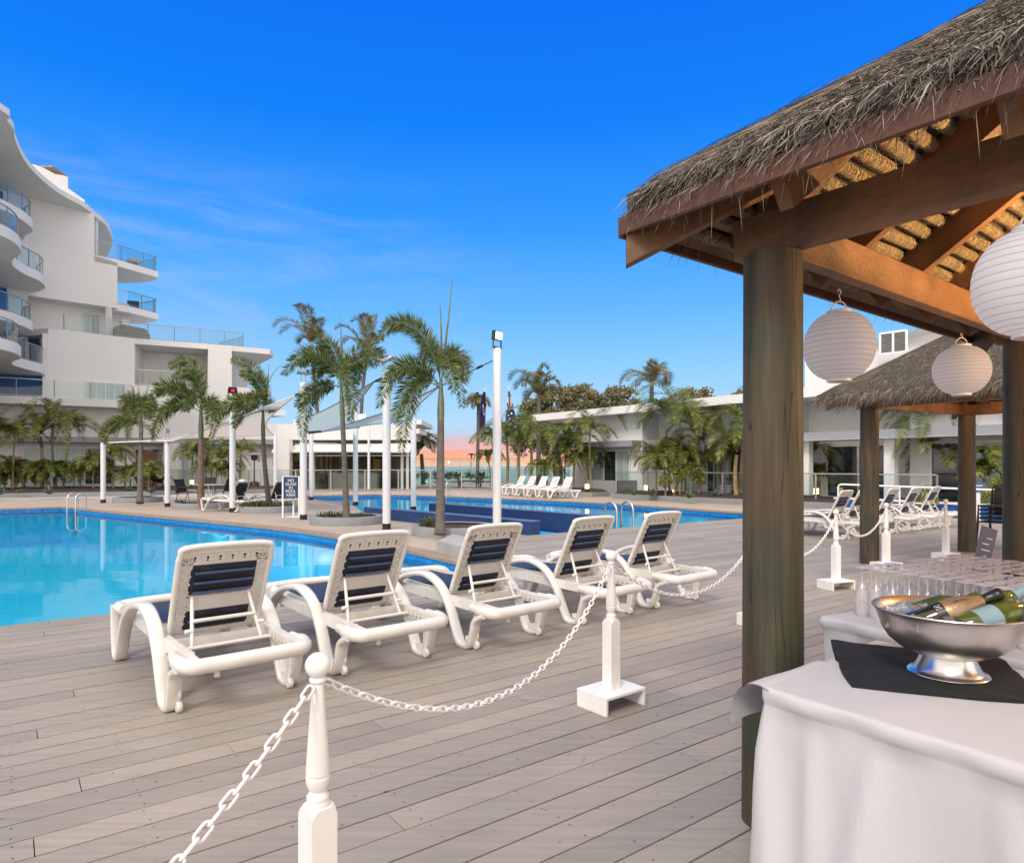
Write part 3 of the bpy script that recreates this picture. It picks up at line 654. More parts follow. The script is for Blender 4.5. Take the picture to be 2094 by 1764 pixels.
chain(nk(4), nk(5), 0.33, 'white plastic chain hanging between the two slim logs', n=5, m=10)
# ------------------------------------------------------------------ thatched shelters
def shelter(label, c1, e1, side, rollsp, nf, rfaces, post_r, over=-0.02, fr=1.0, seed=1):
    """c1: near corner post, e1: direction of the side running away from the camera; local x along e1, local y to its left"""
    rd = random.Random(seed); rz = math.atan2(e1[1], e1[0]); h = side/2
    ex = Vector((math.cos(rz), math.sin(rz))); ey = Vector((-ex.y, ex.x)); c = Vector(c1) + ex*h - ey*h
    root = thing('thatched_shelter', label, 'thatched shelter', (c.x, c.y, 0), rz)
    def bl(mb, name, m, parent=root, **k): return build(mb, name, m, parent, local=True, **k)
    zb = 2.31; ov = 0.43; sl = 0.65; ze = 2.47                   # beam underside, overhang, slope, eave height
    def zr(o): return ze + sl*(ov - o)                            # rafter top at a distance o outside the post line
    apex = zr(-h)
    for sx, sy in ((-1,1),(1,1),(1,-1),(-1,-1)):
        b = MB(); pts = [(sx*h,sy*h,z) for z in (0.0,0.3,0.9,1.6,zb)]
        b.tube(pts, [post_r*1.03,post_r*1.02,post_r,post_r*0.985,post_r*0.97], 28); bl(b, 'log_post', M['log'], smooth=50)
    for sx, sy, dx, dy in ((0,1,1,0),(0,-1,1,0),(1,0,0,1),(-1,0,0,1)):
        b = MB(); p = Vector((sx*h,sy*h,0)); d = Vector((dx,dy,0)); z = zb+0.088 + (0.004 if dx else 0)
        e = h + (-0.05 if dx else 0.155); b.beam(p-d*e+Z3*z, p+d*e+Z3*z, 0.07 if dx else 0.09, 0.17); bl(b, 'beam', M['timber'], bevel=0.006)
    # rafters on all four faces, hips at the corners
    E = h + ov - 0.13
    for fx, fy in ((-1,0),(1,0),(0,1),(0,-1)):
        n = Vector((fx,fy,0)); t = Vector((-fy,fx,0)); k = 2
        for i in range(-k, k+1):
            o = i*side*0.217
            s1 = abs(o)                                            # runs up to the hip
            p = n*E + t*o + Z3*(zr(E-h)-0.115); q = n*max(s1,0.05) + t*o + Z3*(zr(max(s1,0.05)-h)-0.085)
            if (p-q).length < 0.3: continue
            b = MB(); b.beam(p, q, 0.055, 0.16); bl(b, 'rafter', M['timber'], bevel=0.004)
    for sx, sy in ((-1,1),(1,1),(1,-1),(-1,-1)):
        a = h+ov-0.012; k = Vector((sy,-sx,0)).normalized()*0.033; b = MB(); e_ = h+0.10
        b.ext([Vector((sx*a,sy*a,2.285))-k, Vector((sx*e_,sy*e_,2.50))-k, Vector((sx*h*0.75,sy*h*0.75,zr(-h*0.25)-0.17))-k, Vector((0,0,apex-0.17))-k, Vector((0,0,apex-0.01))-k, Vector((sx*a,sy*a,zr(ov)-0.01))-k], k*2); bl(b, 'hip_rafter', M['timber'], bevel=0.004)
    for fx, fy in ((-1,0),(1,0),(0,1),(0,-1)):
        n = Vector((fx,fy,0)); t = Vector((-fy,fx,0)); a = h+ov; b = MB()
        m0 = n*(a+0.012) + Z3*(ze-0.02)
        b.beam(m0 - t*(a+0.0), m0 + t*(a+0.0), 0.024, 0.075); bl(b, 'fascia', M['fascia'], bevel=0.003)
        b = MB(); m1 = n*(a-0.05) + Z3*(zr(ov-0.03)-0.004); b.beam(m1 - t*(a-0.06), m1 + t*(a-0.06), 0.098, 0.022, up=n*sl+Z3); bl(b, 'eave_batten', M['timber'])
    # straw: a core slab on every face, rolled bundles on the underside, loose stems on top
    core = MB(); A = h+ov+over; th0, th1 = 0.115, 0.17
    def zt(o): return zr(o) + th0 + (th1-th0)*min(1,max(0,(ov-o)/(h+ov)))
    lo = [Vector((sx*A,sy*A,zr(ov+over)+0.006)) for sx, sy in ((-1,-1),(1,-1),(1,1),(-1,1))]; hi = [v + Z3*(th0-0.012) for v in lo]
    core.add(lo+hi+[Vector((0,0,apex+0.012)),Vector((0,0,apex+th1))], [(i,(i+1)%4,(i+1)%4+4,i+4) for i in range(4)]+[(4+i,4+(i+1)%4,9) for i in range(4)]+[(i,8,(i+1)%4) for i in range(4)])
    thb = bl(core, 'thatch', M['thatch_core'])
    rl = MB(); wr = MB()
    for fx, fy in ((-1,0),(1,0),(0,1),(0,-1)):
        n = Vector((fx,fy,0)); t = Vector((-fy,fx,0)); d = 0.12
        while d < h+ov:
            w = d; k = max(2,int(w*2/0.14)); pts = []; rr = []
            for i in range(k+1):
                pts.append(n*d + t*(-w+2*w*i/k) + Z3*(zr(d-h)-0.012+rd.uniform(-0.006,0.006))); rr.append(0.031+rd.uniform(-0.004,0.004))
            rl.tube(pts, rr, 7)
            if rollsp < 0.08:                                       # straw bent over each roll
                x = -w
                while x < w:
                    f = (x+w)/(2*w)*k; j = min(int(f),k-1); c0 = pts[j].lerp(pts[j+1],f-j); dn_ = (n - Z3*sl).normalized(); bl_ = (-n*sl - Z3).normalized(); q = 0.034+rd.uniform(-0.001,0.004); sk = t*rd.uniform(-0.018,0.018); ww = t*rd.uniform(0.0015,0.0032)
                    c_ = [c0 + (dn_*math.sin(a_)+bl_*math.cos(a_))*q + sk*math.sin(a_) for a_ in (-1.25,-0.45,0.45,1.25)]; wr.add([e_ for v_ in c_ for e_ in (v_-ww,v_+ww)], [(0,1,3,2),(2,3,5,4),(4,5,7,6)]); x += rd.uniform(0.006,0.014)
            d += rollsp
    build(rl, 'straw_roll', M['thatch_roll'], thb, smooth=60, local=True, recalc=False)
    if wr.v: build(wr, 'roll_binding', M['roll_straw'], thb, local=True, recalc=False)
    st = MB()
    for (fx, fy), cnt in zip(((-1,0),(0,1),(1,0),(0,-1)), rfaces):
        n = Vector((fx,fy,0)); t = Vector((-fy,fx,0)); down = (n - Z3*sl).normalized(); nr = (n*sl + Z3).normalized()
        for i in range(cnt):
            d = A*math.sqrt(rd.random()); w = rd.uniform(-1,1); o = w*d
            hipn = abs(w)
            L = rd.uniform(0.05,0.16) if hipn < 0.8 else rd.uniform(0.16,0.36)
            p = n*d + t*o + Z3*(zt(d-h)+rd.uniform(-0.02,0.012))
            if hipn > 0.8: dd = (down + t*(0.9 if w > 0 else -0.9)*rd.uniform(0.5,1.0) + nr*rd.uniform(-0.03,0.05)).normalized()
            else: dd = (down + t*rd.uniform(-0.6,0.6) + nr*rd.uniform(-0.08,0.30)).normalized()
            p = p - dd*(L*(1.0 if d > A-L*0.6 else 0.5)); st.blade(p, dd, L, rd.uniform(0.0010,0.0027), nr + t*rd.uniform(-0.8,0.8), rd.uniform(-0.05,0.1))
        for i in range(int(cnt*0.19)):                              # the ragged eave edge
            o = rd.uniform(-A,A); o *= 0.985; p = n*(A-rd.uniform(0.0,0.06)) + t*o + Z3*(zr(ov+over)+rd.uniform(0.03,0.13)); L = (rd.uniform(0.05,0.125) if rd.random() > 0.05 else rd.uniform(0.10,0.18))*fr
            dd = (n*rd.uniform(0.25,1) - Z3*rd.uniform(0.15,0.9) + t*rd.uniform(-0.6,0.6)).normalized(); st.blade(p, dd, L, rd.uniform(0.0012,0.0032), n + Z3*0.4 + t*rd.uniform(-0.6,0.6), rd.uniform(0.05,0.4))
        for i in range(int(cnt*0.0012)):
            o = rd.uniform(-A,A); p = n*(A+0.0) + t*o + Z3*(zr(ov)+0.03); st.blade(p, (n*0.05 - Z3 + t*rd.uniform(-0.25,0.25)).normalized(), rd.uniform(0.10,0.24), 0.0013, n + t*rd.uniform(-.5,.5), 0)
    for sx, sy in ((-1,1),(1,1),(1,-1),(-1,-1)):                    # long stems past each corner
        for i in range(nf):
            g = Vector((sx,sy,0)); k = rd.uniform(0.05,0.97); a = A*k
            p = Vector((sx*a,sy*a,zt(a-h)+rd.uniform(-0.04,0.005))) + Vector((rd.uniform(-1,1),rd.uniform(-1,1),0))*0.045
            dd = (g*0.7 - Z3*(sl*0.72) + Vector((rd.uniform(-.25,.25),rd.uniform(-.25,.25),rd.uniform(-.05,.05)))).normalized(); L = rd.uniform(0.15,0.36)*(0.4*fr*fr if k > 0.9 else 1)
            st.blade(p - dd*(L*0.6), dd, L, rd.uniform(0.0014,0.0032), Z3 + g*rd.uniform(-.6,.6), rd.uniform(0.0,0.15))
    build(st, 'loose_straw', M['thatch'], thb, local=True, recalc=False)
    return root, c, ex, ey
E1 = Vector((0.79,0.615)).normalized()
sh1, shc, sx1, sy1 = shelter('thatched timber shelter on thick log posts filling the near corner above the drinks tables', (1.066,2.76), E1, 3.16, 0.07, 1300, (80000,16000,1200,1200), 0.118, -0.015, 1.0, seed=3)
e2 = Vector((0.864,0.504)).normalized()
sh2, sh2c, sx2, sy2 = shelter('smaller thatched shelter on slimmer logs standing beyond the near shelter', (5.35,10.1), e2, 2.78, 0.10, 900, (22000,9000,1200,12000), 0.13, 0.09, 1.9, seed=5)

# the lit lamp under each shelter's ridge: a small bulkhead on the hip rafters with a bulb
def shelter_lamp(c, z, watts, label):
    r = thing('ceiling_lamp', label, 'lamp', (c.x, c.y, z), group=None)
    b = MB(); b.lathe([(0.0,0.16),(0.05,0.16),(0.06,0.13),(0.02,0.12),(0.012,0.5),(0.0,0.5)], n=16); build(b, 'bracket', M['black_metal'], r, local=True, smooth=40)
    b = MB(); b.lathe([(max(0.055*math.sin(PI*k/10),0),0.055-0.055*math.cos(PI*k/10)) for k in range(11)], n=16); build(b, 'bulb', M['lamp_warm'], r, local=True, smooth=80)
    l = bpy.data.lights.new('bulb_light', 'POINT'); l.energy = watts; l.color = (1.0,0.60,0.25); l.shadow_soft_size = 0.12
    o = bpy.data.objects.new('bulb_light', l); C.objects.link(o); o.parent = r; o.location = (0,0,-0.08)
up_ = thing('floor_uplighter', 'tall black uplighter standing behind the glasses table inside the near shelter', 'floor lamp', (3.72,2.45,0))
b = MB(); b.lathe([(0,0),(0.17,0),(0.17,0.02),(0.02,0.035),(0.016,0.05),(0.016,1.86),(0,1.86)], n=20); build(b, 'stand', M['black_metal'], up_, local=True, smooth=40)
b = MB(); b.lathe([(0,1.86),(0.05,1.87),(0.13,1.93),(0.15,1.98),(0.145,1.98),(0.12,1.935),(0,1.885)], n=24); build(b, 'reflector', M['black_metal'], up_, local=True, smooth=40)
b = MB(); b.lathe([(0,1.89),(0.05,1.90),(0.05,1.94),(0,1.96)], n=16); build(b, 'bulb', M['lamp_warm'], up_, local=True, smooth=60)
ul = bpy.data.lights.new('uplight', 'SPOT'); ul.energy = 420; ul.color = (1.0,0.60,0.25); ul.spot_size = R(166); ul.spot_blend = 0.06; ul.shadow_soft_size = 0.1
uo = bpy.data.objects.new('uplight', ul); C.objects.link(uo); uo.parent = up_; uo.location = (0,0,2.0); uo.rotation_euler = (R(180),0,0)
ul = bpy.data.lights.new('bulb_light', 'POINT'); ul.energy = 105; ul.color = (1.0,0.60,0.24); ul.shadow_soft_size = 0.08
uo = bpy.data.objects.new('bulb_light', ul); C.objects.link(uo); uo.parent = up_; uo.location = (0,0,2.06)
shelter_lamp(sh2c, 2.85, 80, 'warm glowing lamp under the ridge of the far thatched shelter')

# ------------------------------------------------------------------ paper-style lanterns
def lantern(c, r, hgt, hook, label):
    root = thing('hanging_lantern', label, 'lantern', tuple(c), group='white ribbed lanterns hung from the shelter beams')
    b = MB(); prof = []; nr = 17; rn = 0.30
    for k in range(nr*4+1):
        s = k/(nr*4); a = PI*(0.085 + 0.83*s); z = -hgt/2*math.cos(a)/math.cos(PI*0.085); rr = r*math.sin(a)**0.85 + 0.0013*abs(math.sin(PI*s*nr)) 
        prof.append((rr, z))
    b.lathe(prof, n=64); build(b, 'shade', M['lantern'], root, local=True, smooth=70)
    w = MB()
    for k in range(1, nr):
        s = (k)/nr; a = PI*(0.085+0.83*s); z = -hgt/2*math.cos(a)/math.cos(PI*0.085); rr = r*math.sin(a)**0.85 + 0.0003
        w.tube([(rr*math.cos(2*PI*j/48),rr*math.sin(2*PI*j/48),z) for j in range(48)], 0.0008, 4, closed=True)
    build(w, 'rib_wire', M['lantern_wire'], root, local=True, recalc=False)
    rt = prof[0][0]
    for s, z in ((1,hgt/2),(-1,-hgt/2)):
        b = MB(); b.lathe([(0.0,z-0.012*s),(rt+0.002,z-0.012*s),(rt+0.004,z+0.010*s),(rt-0.004,z+0.012*s),(rt-0.006,z),(0.0,z)], n=28); build(b, 'cap', M['trim_white'], root, local=True, smooth=40)
    b = MB(); b.tube([(0.036*math.cos(PI*j/12),0,hgt/2+0.008+0.045*math.sin(PI*j/12)) for j in range(13)], 0.0035, 8); build(b, 'handle', M['trim_white'], root, local=True, smooth=60)
    top = hgt/2+0.05; b = MB(); hk = hook.z - c.z
    b.tube(catmull([(0.0,0,top),(0.006,0,top+0.012),(0.0,0,top+0.025),(0.0,0,max(top+0.03,hk-0.03)),(0.008,0,hk-0.012),(0.0,0,hk),(-0.007,0,hk-0.010)],5), 0.0024, 6); build(b, 'hook', M['trim_white'], root, local=True, smooth=60)
def on_beam(s, z): p = Vector((1.066,2.76)) + sx1*s; return Vector((p.x,p.y,z))
p = on_beam(0.553, 0); lantern(P(1716,708,p.y), 0.152, 0.305, Vector((0,0,2.262)), 'white ribbed lantern hanging beside the thick green log post')
p = on_beam(2.03, 0); lantern(P(1966,757,p.y), 0.150, 0.28, Vector((0,0,2.235)), 'smaller looking white lantern hanging in front of the far thatched roof')
lantern(P(2112,577,1.96), 0.150, 0.30, Vector((0,0,2.29)), 'large looking white lantern hanging nearest, cut by the picture edge')

# ------------------------------------------------------------------ drinks tables
ZT = 0.75
def trestle(corner, el, ef, L, Wd, label):
    """corner: near corner; el runs along the long side, ef across"""
    el = Vector(el).normalized(); ef = Vector(ef).normalized(); c = Vector(corner)
    r = thing('trestle_table', label, 'table', (c.x,c.y,0), 0, 'trestle tables under white cloths'); b = MB(); i = 0.04
    q = [c+el*i+ef*i, c+el*(L-i)+ef*i, c+el*(L-i)+ef*(Wd-i), c+el*i+ef*(Wd-i)]; b.prism([(v.x,v.y) for v in q], ZT-0.035, ZT-0.012); build(b, 'tabletop', M['bench'], r)
    for a, d in ((0.1,0.1),(L-0.1,0.1),(L-0.1,Wd-0.1),(0.1,Wd-0.1)):
        p = c+el*a+ef*d; b = MB(); b.tube([(p.x,p.y,0),(p.x,p.y,ZT-0.036)], 0.016, 8); build(b, 'leg', M['black_metal'], r)
def cloth(corner, el, ef, L, Wd, label, seed, flap=False, amp=0.036):
    rd = random.Random(seed); el = Vector(el).normalized(); ef = Vector(ef).normalized(); c = Vector(corner); per = []
    rc = 0.014; N = 46
    def corner_arc(cc, a0):
        return [(cc + Vector((math.cos(a0+PI/2*k/6), math.sin(a0+PI/2*k/6)))*rc) for k in range(7)]
    loop = []                                                     # in (el, ef) coordinates
    for cc, a0 in ((Vector((L-rc,Wd-rc)),0), (Vector((rc,Wd-rc)),PI/2), (Vector((rc,rc)),PI), (Vector((L-rc,rc)),1.5*PI)): loop += corner_arc(cc, a0)
    pts = []; out = []
    for i in range(len(loop)):
        a, d = loop[i], loop[(i+1) % len(loop)]; n = max(1, int((d-a).length/0.02))
        for k in range(n): pts.append(a.lerp(d, k/n))
    n = len(pts); ph = [rd.uniform(0,6) for _ in range(6)]; cre = [(0.21*k+rd.uniform(-0.06,0.06), rd.uniform(-0.28,0.28), rd.choice((-1,1,1))*rd.uniform(0.014,0.036)) for k in range(32)]
    s = 0; acc = []
    for i in range(n): acc.append(s); s += (pts[(i+1)%n]-pts[i]).length
    rows = []
    def W(p, z): v = c + el*p.x + ef*p.y; return Vector((v.x,v.y,z))
    mid = Vector((L/2,Wd/2))
    for k in (0.0,0.5,0.9,0.975): rows.append([W(mid.lerp(p,k), ZT) for p in pts])
    for k, (dn, of) in enumerate([(0.0,0.0),(0.004,0.007),(0.016,0.012),(0.036,0.012),(0.05,0.005),(0.06,0.001),(0.11,0.004),(0.2,0.01),(0.32,0.018),(0.45,0.025),(0.6,0.033),(0.70,0.038),(ZT-0.004,0.042)]):
        r = []
        for i, p in enumerate(pts):
            t = (pts[(i+1)%n]-pts[i-1]); nn = Vector((t.y,-t.x)).normalized()
            if (p-mid).dot(nn) < 0: nn = -nn
            u = acc[i]; g = min(1,max(0,(dn-0.05)/0.5))
            fold = (math.sin(u*9+ph[0]+dn*1.2)*0.5 + math.sin(u*17+ph[1]-dn*2)*0.3 + 0.45*max(0,math.sin(u*5.2+ph[2]+dn*0.8))**6)*amp*g
            fold += amp*g*0.8*(0.5-abs(math.sin(u*3.3+ph[4]+dn*1.1))**0.55)
            fold += sum(h_*max(0,1-abs(u-c_-k_*dn)/(0.035+0.08*dn))*min(1,max(0,(dn-0.04)/0.2)) for c_, k_, h_ in cre)
            pk = 0.004*math.sin(u*24+ph[3])*(1 if 0.01 < dn < 0.06 else 0)
            r.append(W(p + nn*(of+fold+pk), ZT-dn))
        rows.append(r)
    b = MB(); b.grid(rows, closed=True)
    if flap:                                                        # the overlay's loose corner hanging out past the end of the table
        rr = []
        for i in range(9):
            a = i/8; row = []
            for j in range(9):
                d = j/8; o = 0.155*math.sin(d*PI/2)*(1-0.35*a); z = ZT - 0.004 + 0.02*math.sin(d*PI)**0.7 - 0.155*(d**1.9)*(1-0.15*a) + 0.006*math.sin(a*7)*d
                row.append(W(Vector((-o+0.025, -0.012+a*0.42+0.05*d*(0.5-a))), z))
            rr.append(row)
        b.grid(rr); b.grid([[p - Z3*0.003 for p in r] for r in rr])
    return tag(build(b, 'tablecloth', M['cloth'], smooth=60), label, 'tablecloth', 'white cloths on the drinks tables')
T1 = (0.80,2.15); t1l, t1f = (0.58,-0.81), (0.76,0.65)
trestle(T1, t1l, t1f, 1.9, 0.88, 'trestle table under the nearest white cloth carrying the silver bowl')
cloth(T1, t1l, t1f, 1.9, 0.88, 'white cloth to the floor on the nearest table with a loose corner flap', 2, True)
T2 = (1.45,3.16); t2l, t2f = (0.475,-0.88), (0.88,0.475)
trestle(T2, t2l, t2f, 1.75, 1.25, 'trestle table under the white cloth crowded with upturned glasses')
cloth(T2, t2l, t2f, 1.75, 1.25, 'white cloth under the rows of upturned flutes', 9)
# black runner under the bowl
out = [(215,1005),(520,1035),(830,1070),(1300,1120),(1870,1185),(2094,1370),(2300,1560),(2094,1600),(1700,1575),(1300,1535),(850,1490),(420,1440),(375,1385),(330,1320),(300,1250),(290,1195),(262,1180),(235,1090)]
pts = [G(1653.7+x*0.2103, 1102.5+y*0.2103, ZT) for x, y in out]; cen = sum(pts, Vector())/len(pts); rows = []
dense = []
for i in range(len(pts)):
    for k in range(4): dense.append(pts[i].lerp(pts[(i+1)%len(pts)], k/4))
for k in range(9):
    s = k/8; rows.append([cen.lerp(p, s) + Z3*(0.011+0.0035*math.sin(p.x*60*s+p.y*31)*s + (0.004 if k > 6 else 0)*math.sin(i*0.9)) for i, p in enumerate(dense)])
rows.append([p + Z3*0.0015 for p in dense]); b = MB(); b.grid(rows, closed=True)
tag(build(b, 'table_napkin', M['black_cloth'], smooth=60), 'black cloth laid flat under the silver bowl', 'cloth')
# silver punch bowl
bc = Vector((1.45,2.245,ZT+0.011))
root = thing('punch_bowl', 'dented silver footed bowl full of ice and bottles', 'bowl', tuple(bc))
b = MB(); b.lathe([(0.0,0.0),(0.116,0.0),(0.119,0.004),(0.116,0.008),(0.108,0.009),(0.102,0.014),(0.093,0.027),(0.086,0.042),(0.080,0.055),(0.078,0.062),(0.0,0.062)], n=64); build(b, 'foot', M['steel'], root, local=True, smooth=50)
b = MB(); zs = lambda l: [(r_,0.060+(z_-0.068)*0.92) for r_,z_ in l]
b.lathe(zs([(0.0,0.068),(0.07,0.068),(0.105,0.078),(0.145,0.098),(0.175,0.125),(0.195,0.158),(0.205,0.19),(0.211,0.215),(0.222,0.232),(0.226,0.236),(0.224,0.2395),(0.214,0.234),(0.203,0.215),(0.196,0.19),(0.186,0.16),(0.166,0.13),(0.138,0.105),(0.10,0.086),(0.0,0.076)]), n=80); build(b, 'basin', M['bowl'], root, local=True, smooth=60)
b = MB(); rd = random.Random(4)
for i in range(420):
    a = rd.uniform(0,2*PI); q = 0.19*math.sqrt(rd.random()); s = rd.uniform(0.008,0.017); cpt = bc + Vector((q*math.cos(a),q*math.sin(a),0.172+0.022*rd.random()+0.012*(1-q/0.19)))
    Mr = Matrix.Rotation(rd.uniform(0,3),3,'X') @ Matrix.Rotation(rd.uniform(0,3),3,'Z')
    b.add([cpt + Mr @ (Vector(v)*s*rd.uniform(0.6,1.1)) for v in ((-1,-1,-1),(1,-1,-1),(1,1,-1),(-1,1,-1),(-1,-1,1),(1,-1,1),(1,1,1),(-1,1,1))], [(0,3,2,1),(4,5,6,7),(0,1,5,4),(1,2,6,5),(2,3,7,6),(3,0,4,7)])
tag(build(b, 'ice', M['ice'], recalc=False), 'crushed ice heaped inside the silver bowl', 'ice', kind='stuff')
def bottle(p0, p1, kind, label, glassm, foil=None, capm=None, labelm=None, L=0.31, r=0.041):
    p0, p1 = Vector(p0), Vector(p1); q = (p1-p0).to_track_quat('Z','Y'); root = thing('wine_bottle', label, 'bottle', tuple(p0), 0, 'bottles chilling in the silver bowl')
    root.rotation_mode = 'QUATERNION'; root.rotation_quaternion = q
    def bl(mb, n, m, **k): return build(mb, n, m, root, local=True, **k)
    if kind == 'sparkling': prof = [(0.0,0.0),(0.036,0.0),(r,0.008),(r,0.14),(r*0.97,0.165),(r*0.82,0.195),(r*0.56,0.225),(0.0165,0.25),(0.0148,0.285),(0.0165,0.287),(0.0165,0.305),(0.0,0.305)]
    else: prof = [(0.0,0.0),(0.034,0.0),(r,0.008),(r,0.165),(r*0.94,0.18),(r*0.72,0.20),(0.017,0.222),(0.0145,0.24),(0.0145,0.29),(0.0158,0.291),(0.0158,0.30),(0.0,0.30)]
    b = MB(); b.lathe(prof, n=32); bl(b, 'glass_body', glassm, smooth=50)
    if labelm:
        b = MB(); b.lathe([(r+0.0008,0.055),(r+0.0008,0.125)], n=32); o = bl(b, 'paper_label', labelm, smooth=60, recalc=False)
    if foil:
        b = MB(); b.lathe([(q0+0.0012,z) for q0, z in prof if z > (0.13 if kind == 'sparkling' else 0.215)] if kind != 'sparkling' else [(r+0.001,0.128)]+[(q0+0.0012,z) for q0, z in prof if 0.13 < z < 0.27], n=32); bl(b, 'neck_foil', foil, smooth=50)
    if capm:
        b = MB(); b.lathe([(0.0163,0.262),(0.0172,0.27),(0.0172,0.285),(0.0195,0.288),(0.0195,0.308),(0.017,0.311),(0.0,0.311)], n=24); bl(b, 'cap_foil', capm, smooth=40)
    return root
M['bottle_dark'] = mat('dark_bottle_glass', (0.022,0.018,0.006), 0.06, var=0.3, spec=0.7)
M['bottle_green'] = mat('green_bottle_glass', (0.055,0.085,0.013), 0.06, var=0.35, scale=12, spec=0.7)
M['bottle_pale'] = mat('pale_bottle_glass', (0.08,0.095,0.02), 0.06, var=0.4, scale=14, spec=0.7)
M['foil_gold'] = mat('bronze_foil', (0.36,0.24,0.14), 0.35, 0.55, var=0.15, scale=30, bump=0.1, bscale=80)
M['foil_black'] = mat('black_foil', (0.014,0.012,0.012), 0.3, var=0.3)
M['teal'] = mat('teal_foil', (0.02,0.32,0.48), 0.35, var=0.2)
M['label_grey'] = mat('grey_blue_label', (0.22,0.33,0.38), 0.6, var=0.1)
sp = bottle(P(1850,1284,2.20), P(2066,1206,2.15), 'sparkling', 'dark sparkling bottle with bronze foil neck and black cap', M['bottle_dark'], M['foil_gold'], M['foil_black'])
b = MB(); b.lathe([(0.0423,0.098),(0.0423,0.128)], n=32); lb = build(b, 'neck_band', M['foil_black'], sp, local=True, smooth=60, recalc=False)
bottle(P(1838,1266,2.38), P(2052,1202,2.40), 'wine', 'green bottle lying behind the bronze foiled one', M['bottle_green'])
bottle(P(1955,1272,2.27), P(2150,1180,2.30), 'wine', 'green bottle leaning at the rim behind the teal one', M['bottle_green'], M['label_grey'])
bottle(P(1962,1286,2.12), P(2150,1222,2.15), 'wine', 'pale green bottle with grey label lying at the front rim', M['bottle_pale'], None, None, M['label_grey'])
bottle(P(1915,1290,2.30), P(2010,1232,2.46), 'wine', 'pale yellow bottle lying between the bronze foiled and green ones', M['bottle_pale'], M['teal'])
# lettering of the foil, bent round the neck
def text_mesh(s, size, name, m, parent, place, bold=False, extr=0.0):
    cu = bpy.data.curves.new(name, 'FONT'); cu.body = s; cu.size = size; cu.align_x = 'CENTER'; cu.align_y = 'CENTER'; cu.extrude = extr; cu.space_line = 0.86
    if bold: cu.offset = size*0.03
    o = bpy.data.objects.new(name, cu); C.objects.link(o); dg = bpy.context.evaluated_depsgraph_get()
    me = bpy.data.meshes.new_from_object(o.evaluated_get(dg)); bpy.data.objects.remove(o)
    b = MB(); b.v = [tuple(place(v.co)) for v in me.vertices]; b.f = [tuple(p.vertices) for p in me.polygons]; b.m = [0]*len(b.f)
    bpy.data.meshes.remove(me); return build(b, name, m, parent, local=True, recalc=False)
def on_neck(co):                                                    # along the axis and round it, facing up and out to the viewer
    z = 0.182 + co.x; K_ = ((0.12,0.041),(0.14,0.041),(0.165,0.0398),(0.195,0.0337),(0.225,0.023),(0.25,0.0165),(0.3,0.015)); i_ = max(k for k in range(6) if K_[k][0] <= z or k == 0); rr = K_[i_][1]+(K_[i_+1][1]-K_[i_][1])*(z-K_[i_][0])/(K_[i_+1][0]-K_[i_][0]) + 0.0024; a = SPA + co.y/0.036
    return Vector((rr*math.cos(a), rr*math.sin(a), z))
qv = sp.rotation_quaternion.inverted() @ ((Vector((0,0,H)) - Vector(sp.location)).normalized()*0.7 + Z3*0.75); SPA = math.atan2(qv.y, qv.x)
text_mesh('TRILOGY', 0.0115, 'foil_lettering', M['foil_black'], sp, on_neck)
b = MB()
for i in range(4):
    for j in range(2):
        pass
def on_body(x, z, rr=0.0428): a = SPA + x/0.042; return Vector((rr*math.cos(a), rr*math.sin(a), z))
b.add([on_body(-0.008,0.103),on_body(0.008,0.103),on_body(0.008,0.121),on_body(-0.008,0.121)],[(0,1,2,3)]); build(b, 'emblem', M['trim_white'], sp, local=True, recalc=False)
b = MB(); b.add([on_body(-0.0066,0.1045,0.0432),on_body(0.0066,0.1045,0.0432),on_body(0.0066,0.1195,0.0432),on_body(-0.0066,0.1195,0.0432)],[(0,1,2,3)])
b.mi = 1; b.add([on_body(-0.002,0.107,0.0435),on_body(0.0005,0.107,0.0435),on_body(0.003,0.117,0.0435),on_body(0.0005,0.117,0.0435)],[(0,1,2,3)]); build(b, 'emblem_mark', [M['foil_black'],M['trim_white']], sp, local=True, recalc=False)
# upturned champagne flutes in rows
b = MB(); b.lathe([(0.0275,0.0),(0.0292,0.02),(0.0325,0.055),(0.0318,0.085),(0.026,0.115),(0.016,0.138),(0.007,0.152),(0.0042,0.165),(0.0038,0.195),(0.0046,0.212),(0.010,0.2185),(0.0345,0.2225),(0.0345,0.2245),(0.012,0.2225),(0.0,0.2222)], n=20)
b.f = [f for f in b.f if len(f) == 4]; b.m = [1 if min(b.v[i][2] for i in f) > 0.205 else 0 for f in b.f]
fl = None; el = Vector(t2f).normalized(); ef = Vector(t2l).normalized(); rd = random.Random(8)
for i in range(11):
    for j in range(15):
        if i < 5 and j == 0 and i > 3: continue
        off = 0.0 if i < 5 else 0.05
        p = Vector((1.62,3.17)) + el*(0.02+i*0.079+off+rd.uniform(-0.006,0.006)) + ef*(0.01+j*0.0755+rd.uniform(-0.006,0.006))
        if fl is None: fl = build(b, 'champagne_flute', [M['clear'],M['clear_foot']], smooth=60, recalc=False, local=True); o = fl
        else: o = fl.copy(); C.objects.link(o)
        o.location = (p.x,p.y,ZT+0.003); o.rotation_euler = (0,0,rd.uniform(0,6))
        tag(o, 'clear champagne flute standing upside down in the packed rows on the second table', 'champagne flute', 'upturned champagne flutes in rows')
